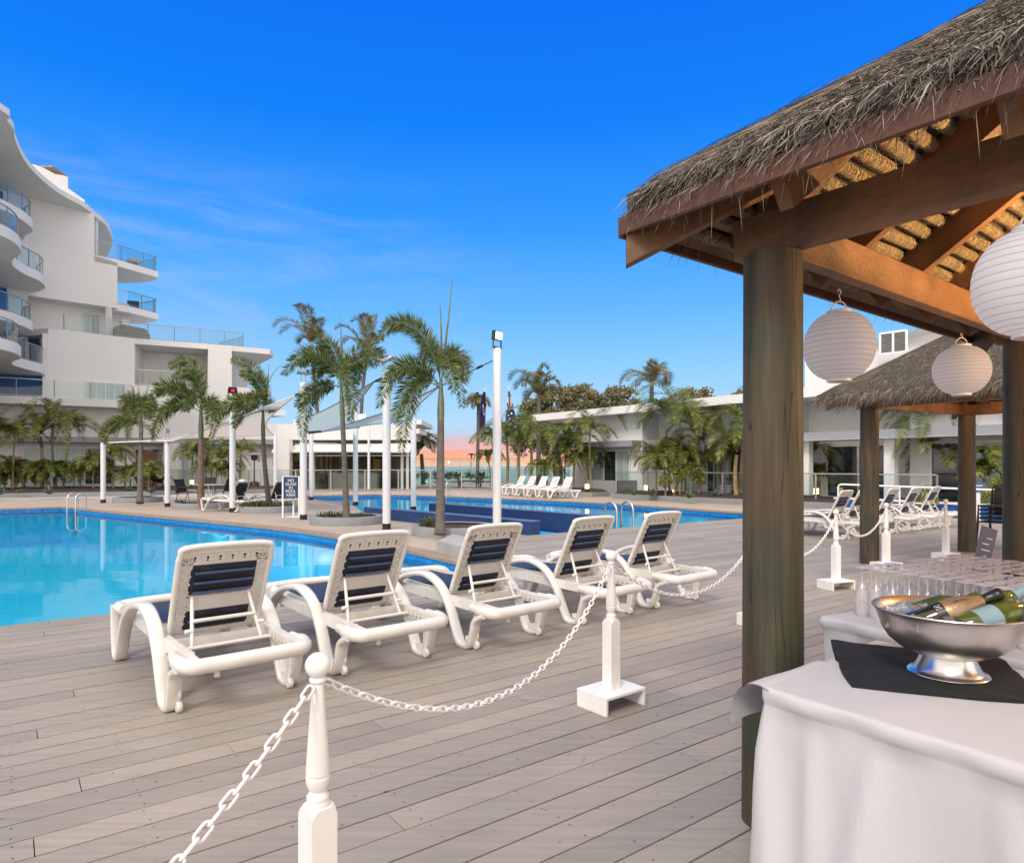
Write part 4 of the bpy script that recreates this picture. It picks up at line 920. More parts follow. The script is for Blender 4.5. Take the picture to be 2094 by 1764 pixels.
# folded menu card
mc = P(1988,1146,3.72); root = thing('menu_card', 'narrow grey violet menu card leaning in a clear stand behind the glasses', 'menu card', (mc.x,mc.y,ZT+0.002))
b = MB(); q = [Vector((-0.03,0,0.0)),Vector((0.045,-0.02,0.0)),Vector((0.135,-0.01,0.345)),Vector((0.062,0.012,0.372))]; b.ext(q, (0.004,0.008,0)); build(b, 'card', mat('violet_grey_card', (0.12,0.125,0.2), 0.5), root, local=True)
b = MB()
for k in range(7):
    s = 0.30+0.09*k; a = q[0].lerp(q[3], s); d = q[1].lerp(q[2], s); o0 = 0.15 if k % 3 else 0.35; b.beam(a.lerp(d,o0+0.1)+Vector((-0.001,-0.004,0)), a.lerp(d,0.78-0.12*(k%2))+Vector((-0.001,-0.004,0)), 0.002, 0.006)
build(b, 'print', M['trim_white'], root, local=True)
b = MB(); b.box((-0.05,-0.03,0.0),(0.07,0.03,0.006)); build(b, 'stand', M['clear'], root, local=True)
# ------------------------------------------------------------------ railings, windows
def railing(parent, pts, z0, h=1.0, step=1.5, metal='rail', glass=True, low=0.08, post_w=0.04, midrail=False):
    pts = [Vector((p[0],p[1],0)) for p in pts]; L = [0]
    for i in range(len(pts)-1): L.append(L[-1]+(pts[i+1]-pts[i]).length)
    fr = MB()
    for i in range(len(pts)-1):
        a, c = pts[i], pts[i+1]
        fr.beam(a+Z3*(z0+h), c+Z3*(z0+h), 0.055, 0.045); fr.beam(a+Z3*(z0+low), c+Z3*(z0+low), 0.03, 0.03)
        if midrail: fr.beam(a+Z3*(z0+h*0.62), c+Z3*(z0+h*0.62), 0.03, 0.03)
    n = max(1, round(L[-1]/step)); j = 0
    for k in range(n+1):
        d = L[-1]*k/n
        while j < len(pts)-2 and L[j+1] < d: j += 1
        p = pts[j].lerp(pts[j+1], min(1,(d-L[j])/max(1e-6,L[j+1]-L[j]))); fr.beam(p+Z3*z0, p+Z3*(z0+h), post_w, post_w)
    build(fr, 'railing_frame', M[metal], parent)
    if glass:
        g = MB(); g.grid([[p+Z3*(z0+low+0.03) for p in pts],[p+Z3*(z0+h-0.03) for p in pts]]); build(g, 'railing_glass', M['glass'], parent, recalc=False)
def slab(parent, name, poly, z0, z1, m='white'):
    b = MB(); b.prism([(p[0],p[1]) for p in poly], z0, z1); return build(b, name, M[m], parent)
def window(parent, a, c, z0, z1, out, panes=2, frame='alu', glass=('curtain',), fw=0.05, name='window'):
    """a window between plan points a, c; out is the outward normal"""
    a = Vector((a[0],a[1],0)); c = Vector((c[0],c[1],0)); o = Vector((out[0],out[1],0)).normalized(); b = MB()
    for z in (z0, z1): b.beam(a+o*0.05+Z3*z, c+o*0.05+Z3*z, 0.09, fw)
    for k in range(panes+1): p = a.lerp(c, k/panes); b.beam(p+o*0.05+Z3*z0, p+o*0.05+Z3*z1, fw, 0.085, up=o)
    w = build(b, name, M[frame], parent)
    for k in range(panes):
        p, q = a.lerp(c,k/panes), a.lerp(c,(k+1)/panes); g = MB()
        g.add([p+o*0.03+Z3*z0,q+o*0.03+Z3*z0,q+o*0.03+Z3*z1,p+o*0.03+Z3*z1],[(0,1,2,3)]); gm = glass[k % len(glass)]
        me = build(g, 'pane', M[gm], w, recalc=False)
    return w
# ------------------------------------------------------------------ curved apartment tower
tw = thing('apartment_tower', 'tall white apartment tower with wavy balconies and a sweeping curved roof', 'apartment tower', (-31,43,0))
def TB(mb, name, m, **k): return build(mb, name, m, tw, **k)
w0, wd = Vector((-30.97,43.2)), Vector((0.69,0.724)).normalized(); wn = Vector((wd.y,-wd.x))
def onW(px, py, off=0.0):
    k = (px-CX)/F; o = w0 + wn*off; s = (k*o.y-o.x)/(wd.x-k*wd.y); p = o + wd*s; return Vector((p.x,p.y,H-(py-HY)/F*p.y))
roofpx = [(0,221),(14.4,244),(28,262),(30,280),(43,313),(61,340),(90,369),(126,396),(171.5,421),(195,441),(216.6,459),(228,481),(229,500),(219,522)]
rp = [G(x,y,18.7) for x, y in roofpx]
rpl = [Vector((-29,17,0)),Vector((-26,27,0))] + [Vector((p.x,p.y,0)) for p in rp]
rpl = catmull(rpl, 4) + [Vector((-40,66,0)),(Vector((-75,66,0))),Vector((-75,10,0))]
slab(tw, 'curved_roof', rpl, 18.62, 18.95)
b = MB(); q = [onW(x,y,-0.6) for x, y in ((55,345),(64,336),(69,336),(92,345),(112,356),(131,359),(139,363),(139,385),(173,409),(173,428),(55,428))]; b.ext(q, Vector((-wn.x,-wn.y,0))*6); TB(b, 'roof_parapet', M['white'])
b = MB(); p = onW(104,353,-2); b.box((p.x-0.9,p.y-0.6,p.z+0.1),(p.x+0.5,p.y+0.8,p.z+0.2)); TB(b, 'plant_roof', mat('brown_roof_sheet',(0.3,0.2,0.12),0.7))
b = MB(); q = [onW(x,y) for x, y in ((52,395),(193,438),(193,523),(240,537),(240,630.5),(52,603))]; b.ext(q, Vector((-wn.x,-wn.y,0))*7); TB(b, 'wall', M['white'])
# walls running back to the left behind the wavy balconies
b = MB(); lp = [(-30.97,43.2),(-33.6,39.2),(-35.5,30),(-37,18)]
b.grid([[Vector((*p,0)) for p in lp],[Vector((*p,18.7)) for p in lp]]); b.grid([[Vector((p[0]-3,p[1]+1,0)) for p in lp],[Vector((p[0]-3,p[1]+1,18.7)) for p in lp]]); TB(b, 'wall', M['white'])
Lw = Vector((-2.63,-4.0,0)).normalized(); Ln = Vector((4.0,-2.63,0)).normalized()
for z0, z1, s0, s1 in ((7.1,9.5,0.2,6),(7.1,9.5,-1.2,-0.1),(13.2,15.6,0.9,7),(10.15,12.55,1.2,7),(16.3,18.5,1.4,7)):
    a = Vector((-30.97,43.2,0)) + Lw*s0 + Ln*0.06; c = Vector((-30.97,43.2,0)) + Lw*s1 + Ln*0.06; b = MB(); b.beam(a+Z3*((z0+z1)/2), c+Z3*((z0+z1)/2), 0.08, z1-z0); TB(b, 'blue_panel', M['blue_wall'])
for z0 in (7.1,10.15,13.2,16.3):
    a = Vector((-30.97,43.2,0)) + Lw*2.4 + Ln*0.02; c = a + Lw*3.2; window(tw, a, c, z0+0.05, z0+2.25, (Ln.x,Ln.y), 3, glass=('curtain','window','curtain'))
cE = [(-29.5,20),(-26.6,28),(-25.0,31.3),(-24.75,33.3),(-25.6,35.2),(-26.9,36.4),(-27.8,37.6),(-28.3,39.2),(-28.5,40.8),(-29.2,42.2),(-30.2,43.1)]
cO = [(-31,20),(-29,29),(-28.4,33),(-28.6,35.6),(-28.2,37.6),(-28.35,39.3),(-28.9,40.7),(-29.9,41.5),(-30.6,42.3)]
for curve, zs in ((cE,(7.1,12.6)),(cO,(9.55,15.65))):
    cc = catmull([Vector((*p,0)) for p in curve], 5)
    for z in zs:
        slab(tw, 'balcony_slab', cc+[Vector((-36,45,0)),Vector((-40,20,0))], z, z+0.55)
        ins = []
        for i, p in enumerate(cc):
            t = (cc[min(i+1,len(cc)-1)]-cc[max(i-1,0)]).normalized(); ins.append(p + Vector((-t.y,t.x,0))*0.12)
        railing(tw, ins, z+0.55, 1.05, 1.3, 'rail_dark')
# leaf-shaped balconies on the right
for zt, fr in ((15.8,(193,240)),(12.7,(240,262))):
    tip = G(323.5, HY-(zt-H)*F/49.8, zt); a = onW(fr[0],500); c = onW(fr[1],500)
    poly = [(a.x,a.y),(c.x,c.y)] + [(-27.0+0.2,48.4),(tip.x,tip.y),(-26.6,50.6),(-28.0,51.3),(-30.5,51.3),(-32,48)]
    poly = [(a.x,a.y),(c.x,c.y),(tip.x,tip.y),(tip.x-0.6,tip.y+0.7),(-28.2,51.2),(-30.6,51.3),(-32,48)]
    slab(tw, 'balcony_slab', poly, zt-0.45, zt)
    railing(tw, [(a.x-wn.x*0.1,a.y-wn.y*.1),(c.x-0.05,c.y+.05),(tip.x-0.12,tip.y-0.05),(tip.x-0.7,tip.y+0.55),(-28.2,51.0)], zt, 1.05, 1.6, 'rail_dark')
    ch = thing('patio_chair', 'woven grey armchair on the %s leaf shaped balcony of the tower' % ('upper' if zt > 14 else 'lower'), 'chair', (-27.6,49.0,zt), R(20), 'armchairs on the tower balconies')
    b = MB(); b.box((-0.35,-0.35,0.18),(0.35,0.35,0.42)); build(b, 'seat', M['bench'], ch, local=True, bevel=0.03)
    b = MB(); b.ext([(-0.38,0.3,0.05),(-0.38,0.42,0.85),(0.38,0.42,0.85),(0.38,0.3,0.05)], (0,0.06,0)); build(b, 'backrest', mat('woven_taupe',(0.3,0.27,0.22),0.8) if zt > 14 else M['sling'], ch, local=True, bevel=0.02)
b = MB(); p = G(196,450,18.6); b.box((p.x-0.1,p.y-0.1,15.8),(p.x+0.1,p.y+0.1,18.62)); TB(b, 'column', M['white'])
# recessed floor under the big wall
b = MB(); q = [onW(x,y,-1.3) for x, y in ((50,596),(266,622),(266,725),(50,725))]; b.ext(q, Vector((-wn.x,-wn.y,0))*3); TB(b, 'wall', M['white'])
b = MB(); a, c = onW(219,640,-0.1), onW(226,640,-0.1); m = (a+c)/2; b.box((m.x-0.14,m.y-0.14,9.75),(m.x+0.14,m.y+0.14,12.45)); TB(b, 'column', M['white'])
a, c = onW(170,660,-1.3), onW(203,660,-1.3); window(tw, a, c, 9.9, 12.0, wn, 1, glass=('curtain',))
a = onW(254,660,-1.22); b = MB(); b.tube([a, a+Vector((wn.x,wn.y,0))*0.1], 0.24, 16); TB(b, 'wall_lamp', M['trim_white'])
# lower block with its terrace roof
A, B_, C_, D_ = Vector((-29,42.2)), Vector((-25.5,45.6)), Vector((-21.5,47.7)), Vector((-20.1,48.4))
def wallrun(p, q, z0, z1, dep=0.35, m='white', name='wall'):
    p = Vector((p[0],p[1],0)); q = Vector((q[0],q[1],0)); d = (q-p).normalized(); n = Vector((-d.y,d.x,0))
    b = MB(); b.prism([(p.x,p.y),(q.x,q.y),((q+n*dep).x,(q+n*dep).y),((p+n*dep).x,(p+n*dep).y)], z0, z1); return build(b, name, M[m], tw)
wallrun(A, B_, 5.35, 9.72); wallrun(B_, C_, 5.35, 6.95); wallrun(C_, D_, 5.35, 9.72); wallrun(A+Vector((-4,5)), A, 5.35, 9.72, -0.3)
wallrun(Vector((-26.6,48.6)), Vector((-20.5,51.6)), 5.35, 9.7, 0.3, 'wall2')
slab(tw, 'loggia_floor', [(-25.4,45.9),(-21.4,48.0),(-20.6,51.6),(-26.6,48.7)], 6.5, 6.9)
wallrun(D_, Vector((-23,56)), 5.35, 9.7, 0.3, 'wall2'); wallrun(B_, Vector((-27.2,50.5)), 5.35, 9.7, 0.3, 'wall2'); wallrun(Vector((-27.5,48.2)), Vector((-20.3,51.8)), 6.9, 9.7, 0.3, 'wall2')
railing(tw, [(-25.4,45.75),(-21.55,47.8)], 6.95, 1.05, 1.3, 'rail')
tp = [A, B_, C_, D_, Vector((-17.9,49.9)), Vector((-18.1,51.2)), Vector((-22,57)), Vector((-40,57)), Vector((-40,46))]
slab(tw, 'terrace_slab', tp, 9.72, 10.08)
tr = [(-28.45,42.85),(-25.4,45.85),(-21.5,47.95),(-19.6,49.2),(-20.2,50.6),(-23,53)]
railing(tw, tr, 10.08, 1.05, 1.55, 'rail_dark')
slab(tw, 'balcony_slab', [(-20.1,48.5),(-18.0,50.0),(-18.4,51.6),(-22,55)], 6.75, 7.15); railing(tw, [(-20.0,48.7),(-18.15,50.05),(-18.6,51.5)], 7.15, 1.05, 1.2, 'rail_dark')
# podium slab, its balustrade and the blue wall behind
pod = [(-60,22),(-40,33.6),(-30,39.5),(-25.3,42.4),(-23.6,44.4),(-20.0,48.3),(-16.8,50),(-30,62),(-60,50)]
slab(tw, 'podium_slab', pod, 5.16, 5.62); railing(tw, [(-44,31.5),(-30.1,39.7),(-25.4,42.5),(-24.6,43.6),(-25.2,44.9)], 5.62, 1.05, 1.9, 'rail', midrail=False)
wallrun(Vector((-38,37.5)), Vector((-29.3,42.5)), 5.62, 7.7, 0.3, 'blue_wall', 'blue_panel')
o_ = (B_-A).normalized(); wo = Vector((o_.y,-o_.x)); window(tw, A.lerp(B_,0.42), A.lerp(B_,0.86), 5.66, 6.95, wo, 4, glass=('curtain',))
# ground floor behind the palms
ga, gb, gc = Vector((-46,34)), Vector((-30.6,41.3)), Vector((-19.5,46.6))
wallrun(ga, gb, PZ, 5.16, 0.4, 'white'); wallrun(gb, gc, PZ, 5.16, 0.4, 'white'); wallrun(gc, Vector((-13.3,47.6)), PZ, 4.4, 0.4, 'white')
gd = (gc-gb).normalized(); gn = Vector((gd.y,-gd.x))
for p, q in ((ga,gc),(gc,Vector((-13.3,47.6)))):
    b = MB(); d = (q-p).normalized(); n = Vector((d.y,-d.x)); b.prism([(p+n*0.0)[:], q[:], (q+n*0.9)[:], (p+n*0.9)[:]], 2.95, 3.28); TB(b, 'grey_awning_band', M['band'])
for s0, s1, gl in ((-4.5,-1.4,('curtain','window','curtain')),(0.6,5.4,('curtain','curtain','window')),(6.6,8.2,('window',)),(9.2,11.6,('curtain','curtain'))):
    window(tw, gb+gd*s0, gb+gd*s1, 0.3, 2.6, gn, len(gl), glass=gl, name='sliding_door')
b = MB(); p = gb+gd*7.4+gn*0.08; b.beam(Vector((*p,0.2)), Vector((*p,2.4)), 0.95, 0.05, up=(gn.x,gn.y,0)); TB(b, 'door', mat('brown_timber_door',(0.18,0.07,0.025),0.5))
p0, p1 = P(369,950,46.2), P(386.5,950,46.8); b = MB(); b.prism([(p0.x,p0.y),(p1.x,p1.y),(p1.x,p1.y+0.3),(p0.x,p0.y+0.3)], 0.25, 2.25); TB(b, 'lit_doorway', M['lamp_yellow'])
for px, w in ((353,0.9),(579,0.95)):
    p = P(px,950,44.5 if px < 400 else 41); b = MB(); b.box((p.x-w/2,p.y-0.3,PZ),(p.x+w/2,p.y+0.3,2.95 if px < 400 else 3.1)); TB(b, 'pier', M['white'])
# ------------------------------------------------------------------ pool cafe
cf = thing('pool_cafe', 'flat roofed white pool cafe with an open bar front beyond the pools', 'cafe building', (-10,44,0))
def cb(px0, px1, py0, py1, Y, dep, name, m):
    a = P(px0,py1,Y); c = P(px1,py0,Y); b = MB(); b.box((a.x,Y,a.z),(c.x,Y+dep,c.z)); return build(b, name, M[m] if isinstance(m,str) else m, cf)
cb(566,842,868,899,42.0,7.0,'roof_fascia','white'); cb(716,748,846,868,43.5,3,'roof_upstand','wall2'); cb(600,716,858,868,43,3,'roof_upstand','white')
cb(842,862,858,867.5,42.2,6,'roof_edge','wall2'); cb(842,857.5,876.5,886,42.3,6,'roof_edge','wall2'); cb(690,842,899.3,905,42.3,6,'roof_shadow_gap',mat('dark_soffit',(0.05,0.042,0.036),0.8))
# the curved white awning below the fascia
b = MB(); rows = []
for k in range(7):
    s = k/6; rows.append([Vector((P(560+280*t,0,41.8).x, 42.6-1.6*math.sin(PI*(0.15+0.7*t))*s-0.5*s, 3.05-0.78*s-0.16*(1-(2*t-1)**2)*(1-s))) for t in [i/24 for i in range(25)]])
b.grid(rows); b.grid([[p+Z3*0.05 for p in r] for r in rows]); build(b, 'curved_awning', M['trim_white'], cf, smooth=60)
ms = mat('cafe_back_wall',(0.17,0.13,0.10),0.8); a = P(560,0,46); c = P(842,0,46)
b = MB(); b.box((a.x,46.5,PZ),(c.x,46.8,3.1)); build(b, 'back_wall', ms, cf)
mbt = mat('pale_batten',(0.33,0.28,0.22),0.7)
for x in (657,668,676,695,702,708,755,764,772,785,792,799): p = P(x,0,46.4); b = MB(); b.box((p.x-0.07,46.42,0.9),(p.x+0.07,46.495,2.7)); build(b, 'timber_batten', mbt, cf)
cb(671,771,966,1001,43.2,0.8,'bar_counter',mat('counter_front',(0.42,0.42,0.36),0.6)); cb(668,774,963,966,43.1,1.0,'counter_top','bench')
cb(810,834,930,1000,43.6,0.3,'screen_wall',mat('dark_screen',(0.09,0.075,0.065),0.7)); cb(764,777,938,964,46.2,0.2,'timber_door',mat('yellow_timber',(0.42,0.26,0.08),0.5)); cb(768,789,930.5,938,46.2,0.22,'notice','black')
cb(628,842,930,932.5,42.0,0.12,'front_rail','trim_white')
for px in (640.5,822,833,754): cb(px-2.6,px+2.6,905,1001,42.1 if px != 754 else 41.6,0.15,'column','post_white')
b = MB(); p = P(651,985,42.6); b.tube([p+Vector((-0.5,0,-0.55)),p+Vector((-0.4,0,0.5)),p+Vector((0.05,0,0.75)),p+Vector((0.4,0,0.1)),p+Vector((0.4,0,-0.6))], 0.12, 8); build(b, 'stacked_furniture', M['black_metal'], cf)
# ------------------------------------------------------------------ glass fences
fn = thing('glass_fence', 'long glass pool fence with grey posts in front of the cafe', 'fence', (-8,40,PZ)); railing(fn, [(-16.3,38.0),(-12.4,39.3),(-6.5,40.6),(-1.3,42.6)], PZ, 1.25, 1.85, 'rail', low=0.1, post_w=0.07)
fn = thing('glass_fence', 'glass pool fence turning towards the white loungers by the grey wall', 'fence', (1,42,PZ)); railing(fn, [(-1.2,42.65),(1.5,41.8),(3.4,40.2)], PZ, 1.25, 1.6, 'rail', low=0.1, post_w=0.07)
fn = thing('glass_screen', 'taller glass wind screen behind the picnic tables towards the sea', 'fence', (-4,52,PZ)); railing(fn, [(-10.5,51),(-3,52),(0.6,52)], PZ, 2.05, 3.3, 'rail', low=0.1, post_w=0.09)
w = MB(); w.box((3.6,40.0,PZ),(5.2,40.3,1.1)); tag(build(w, 'garden_wall', M['planter']), 'short grey garden wall behind the white loungers', 'wall')
fn = thing('glass_fence', 'low glass fence in front of the ground floor rooms of the tower', 'fence', (-24,39,PZ)); railing(fn, [(-33,36.8),(-22,41.3),(-17.5,41.0),(-15.2,39.0)], PZ, 1.25, 2.0, 'rail', low=0.1, post_w=0.06)
# ------------------------------------------------------------------ single-storey villas on the right
vl = thing('villa_block', 'long single storey white villa with a flat oversailing roof', 'villa', (9,30,0))
v0 = Vector((3.37,37.5)); vd_ = Vector((0.59,-0.81)).normalized(); vn = Vector((-vd_.y,vd_.x))     # vn points away from the pool
if vn.y < 0: vn = -vn
def VW(s, d=0.0): return v0 + vd_*s + vn*d
def vwall(s0, s1, d, z0, z1, th=0.3, m='white', name='wall'):
    b = MB(); b.prism([VW(s0,d)[:],VW(s1,d)[:],VW(s1,d+th)[:],VW(s0,d+th)[:]], z0, z1); return build(b, name, M[m] if isinstance(m,str) else m, vl)
vwall(0,5.2,0,PZ,4.05,6,'wall2'); vwall(5.2,9.6,1.2,PZ,4.05,5,'wall2'); vwall(9.6,13.2,0.3,PZ,4.05,5,'white'); vwall(13.2,17.5,1.2,PZ,4.05,5,'wall2'); vwall(17.5,26,0.2,PZ,4.05,5,'white')
vwall(-2.6,27,-0.85,4.05,4.42,8,'trim_white','roof_slab')
vwall(0.9,5.15,-0.7,2.42,2.72,0.695,'band','grey_awning_band'); vwall(5.25,9.5,-0.05,2.42,2.72,1.24,'band','grey_awning_band'); vwall(9.6,26,-0.8,2.42,2.72,0.995,'band','grey_awning_band')
vwall(9.6,26,-1.05,2.40,2.415,1.25,'soffit','awning_ceiling')
for s0, s1, d, gl in ((1.6,4.4,0,('curtain','window','curtain')),(6.2,7.6,1.2,('curtain',)),(8.0,9.2,1.2,('window','curtain')),(10.0,12.3,0.3,('window','window')),(18.2,20.4,0.2,('window','curtain')),(14,16.5,1.2,('window','window'))):
    window(vl, VW(s0,d), VW(s1,d), 0.25, 2.25, -vn, len(gl), glass=gl, name='sliding_door', fw=0.07)
for s in (9.0,13.0,13.9,17.0): vwall(s,s+0.35,-0.6,PZ,2.41,0.3,'trim_white','column')
vwall(2.6,4.9,-1.5,PZ,0.75,0.25,'planter','planter_wall'); vwall(4.6,4.88,-1.24,PZ,0.75,1.2,'planter','planter_wall')
up = thing('villa_upper_block', 'taller white block with louvred shutters rising behind the far thatched roof', 'building', (19,36,0))
b = MB(); q = [P(1646,735,37),P(1700,722,36.2),P(1900,668,33.2),P(2300,600,30)]; q2 = [Vector((p.x,p.y,3.9)) for p in reversed(q)]; b.ext(q+q2, (2.0,3.0,0)); build(b, 'wall', M['white'], up)
a, c = P(1789,705,34.5), P(1842,705,33.6); wv = window(up, (a.x-0.02,a.y-0.5), (c.x-0.02,c.y-0.5), P(0,725,34).z, P(0,683,34).z, (-0.4,-1), 2, glass=('window',), fw=0.1, name='shuttered_window')
b = MB()
for k in range(12):
    z = P(0,725,34).z + 0.04 + k*0.085
    b.beam(Vector((a.x,a.y-0.56,z)), Vector((c.x,c.y-0.56,z)), 0.06, 0.02, up=(0,-0.6,1))
build(b, 'louvre_shutter', mat('grey_louvre',(0.33,0.31,0.28),0.6), wv)
# ------------------------------------------------------------------ garden beds
def bed(path, back, name_lab, kerb_lab):
    """planted bed: a mulch mound behind a grey kerb"""
    k = MB(); pts = [Vector((*p,0)) for p in path]
    for i in range(len(pts)-1): k.beam(pts[i]+Z3*(0.085), pts[i+1]+Z3*(0.085), 0.16, 0.21)
    tag(build(k, 'garden_kerb', M['planter'], bevel=0.01), kerb_lab, 'kerb')
    bk = [Vector((*p,0)) for p in back]; rows = []
    for i in range(41):
        t = i/40; f = t*(len(pts)-1); j = min(int(f),len(pts)-2); a = pts[j].lerp(pts[j+1], f-j); f = t*(len(bk)-1); j = min(int(f),len(bk)-2); c = bk[j].lerp(bk[j+1], f-j)
        rows.append([a.lerp(c,s)+Z3*(0.12+0.22*math.sin(PI*min(1,s*1.1))**0.8+rnd.uniform(-0.03,0.03)) for s in [k/12 for k in range(13)]])
    b = MB(); b.grid(rows); tag(build(b, 'mulch', M['mulch'], smooth=60), kind='structure')
bed([(-52,17.5),(-23.9,31.4),(-18.2,34.0),(-17.6,35.2)], [(-52,28),(-31,38.4),(-20,42.5),(-18.5,38)], '', 'grey kerb edging the tower garden bed')
bed([(-17.8,36.6),(-14.5,36.6),(-13.3,37.6)], [(-18.5,39.5),(-15,40),(-13.4,39)], '', 'grey kerb edging the small palm bed near the dark loungers')
bed([(4.6,31.0),(8.9,25.7),(13.0,20.9),(13.3,21.5)], [(6.4,33.0),(11.4,28.2),(16.0,23.5),(14,22)], '', 'grey kerb edging the long villa bed beside the lap pool')
bed([(2.4,33.4),(3.9,32.5),(4.7,33.1)], [(2.0,37.5),(4.4,36.4),(5.6,34.2)], '', 'grey kerb edging the palm bed behind the white loungers')
bed([(14.2,20.4),(18,17.5),(26,13)], [(17.5,24.5),(22,20.5),(29,17)], '', 'grey kerb edging the far bed beyond the handrail')
# low blue pool wall with white capping and the handrail beside it
bw = thing('spa_wall', 'low deep blue spa wall with white capping beyond the far loungers', 'wall', (11,21,0))
p0, p1 = G(1712,1041), G(2110,1067); d = (p1-p0)
b = MB(); b.beam(Vector((p0.x,p0.y,0.17)), Vector((p1.x,p1.y,0.17)), 0.3, 0.38); build(b, 'wall', mat('bright_blue_render',(0.01,0.09,0.33),0.5), bw)
b = MB(); b.beam(Vector((p0.x,p0.y,0.385)), Vector((p1.x,p1.y,0.385)), 0.36, 0.05); build(b, 'capping', M['trim_white'], bw)
hr = thing('handrail', 'long white metal handrail running behind the far loungers', 'handrail', (p0.x,p0.y,0)); b = MB(); e = Vector((0.25,0.35,0))
a, c = P(1714,990,19.9), P(2110,1004.5,16.4); b.tube([Vector((a.x,a.y,0)),Vector((a.x,a.y,a.z-0.08)),Vector((a.x+0.02,a.y-0.02,a.z-0.02)),Vector((a.x+0.08,a.y-0.06,a.z)),c], 0.028, 8)
build(b, 'rail', M['trim_white'], hr, smooth=50)
for s in (0.36,0.68):
    p = a.lerp(c,s); b = MB(); b.tube([(p.x,p.y,0),p], 0.024, 8); build(b, 'post', M['trim_white'], hr)
# navy walls of the wading ramp
def rampwall(p, q, h, label):
    t = thing('ramp_wall', label, 'wall', (p[0],p[1],0), group='navy walls of the pool ramp'); b = MB(); b.beam(Vector((*p,h/2-0.1)), Vector((*q,h/2-0.1)), 0.28, h+0.2); build(b, 'wall', M['navy_wall'], t, bevel=0.01)
    b = MB(); n = (Vector(q)-Vector(p)).normalized(); b.beam(Vector((*p,h+0.006)), Vector((*q,h+0.006)), 0.30, 0.018); build(b, 'capping', mat('lit_top_blue',(0.10,0.14,0.30),0.5), t)  # the wall's lit top, painted as a paler blue strip
rampwall((-4.15,19.5),(0.5,14.4),0.27,'navy wall of the pool ramp on the near side, palm ring in front of it'); rampwall((-2.5,21.2),(2.0,15.9),0.29,'navy wall of the pool ramp standing in the water on the far side')
b = MB(); s = [G(893,1128),G(985,1150),G(1010,1133),G(925,1112)]; b.prism([(p.x,p.y) for p in s], PZ, 0.19); tag(build(b, 'wading_step', mat('grey_board',(0.36,0.35,0.34),0.7), bevel=0.01), 'grey boxed timber step at the pool corner', 'step')
# ------------------------------------------------------------------ shade posts, lamps on them, sails
def shade_post(px, pyb, pyt, label, wpx=None, base=True, Y=None, r=None):
    p = G(px, pyb, PZ) if Y is None else Vector(((px-CX)/F*Y, Y, PZ)); Y = p.y; top = P(px,pyt,Y).z; r = r or 0.095
    t = thing('shade_post', label, 'post', tuple(p), group='white posts carrying the shade sails')
    b = MB(); b.lathe([(0,0.14),(r,0.14),(r,top-PZ-0.02),(r*0.9,top-PZ),(0,top-PZ)], n=20); build(b, 'column', M['post_white'], t, local=True, smooth=40)
    if base: b = MB(); b.lathe([(0,0),(r*1.03,0),(r*1.03,0.14),(0,0.14)], n=20); build(b, 'rubber_boot', M['black'], t, local=True, smooth=40)
    return Vector((p.x,p.y,top))
def flood(p, face, label, m='trim_white', lit=False):
    """a rectangular floodlight on a fork, face = where it points"""
    t = thing('floodlight', label, 'floodlight', tuple(p), group='floodlights on the white posts'); f = Vector(face).normalized(); sd = f.cross(Z3).normalized(); u = sd.cross(f)
    b = MB()
    for s in (-1,1): b.beam(sd*0.13*s+Z3*0.0, sd*0.13*s+Z3*0.30, 0.02, 0.03)
    b.beam(sd*-0.14+Z3*0.015, sd*0.14+Z3*0.015, 0.04, 0.03); build(b, 'bracket', M['black_metal'] if lit else M['rail'], t, local=True)
    c = Z3*0.27; b = MB(); b.beam(c-f*0.05, c+f*0.05, 0.25, 0.2, up=u); build(b, 'housing', M['black_metal'] if lit else M[m], t, local=True, bevel=0.01)
    b = MB(); b.beam(c+f*0.051, c+f*0.056, 0.21 if lit != 2 else 0.10, 0.16 if lit != 2 else 0.08, up=u); build(b, 'lens', M['lamp_blue'] if lit == 1 else (M['lamp_red'] if lit == 2 else M['window']), t, local=True)
def horn(p, dirs, label):
    t = thing('spotlight', label, 'spotlight', tuple(p), group='round grey spotlights on the white posts'); b = MB(); b.beam((-0.06,0,0),(-0.06,0,0.25),0.016,0.016); b.beam((0.06,0,0),(0.06,0,0.25),0.016,0.016); build(b, 'bracket', M['rail_dark'], t, local=True)
    b = MB()
    for d in dirs:
        d = Vector(d).normalized(); q = d.to_track_quat('Z','Y').to_matrix(); b.lathe([(r_*0.72,z_*0.62) for r_,z_ in [(0,-0.12),(0.06,-0.12),(0.08,-0.06),(0.09,0.10),(0.115,0.12),(0.115,0.15),(0.085,0.15),(0.07,0.1),(0,0.1)]], Vector((0,0,0.26))+d*0.075, 18, q)
    build(b, 'reflector_head', mat('grey_lamp_housing',(0.33,0.34,0.35),0.35,0.4), t, local=True, smooth=40)
s1 = shade_post(211,1028,905,'short white shade post at the far pool corner beside the steel ladder hoops')
s2 = shade_post(342.5,1036,900,'white shade post with an upturned spotlight standing left of the patio chairs'.replace('left of','before'))
s3 = shade_post(475.5,1047,815,'tall white shade post rising through palm leaves by the dark loungers')
s4 = shade_post(620.5,1062,782,'tall white shade post just behind the blue pool rules sign')
s5 = shade_post(636.5,1022,879,'slim white shade post at the far corner of the lap pool')
s6 = shade_post(727,1033,812,'pinkish lit white shade post on the lap pool edge behind the slender ringed palm')
s7 = shade_post(790.5,1082,759,'tall white shade post with twin spotlights before the navy ramp wall')
s8 = shade_post(845.5,1043.6,856,'white shade post standing behind the navy ramp wall at the water')
s9 = shade_post(1016.5,1093,712,'tallest white post with a glowing blue floodlight on top', r=0.093)
s10 = shade_post(754,1004.7,868,'thin white post with a small floodlight in front of the cafe bar', base=False, r=0.07)
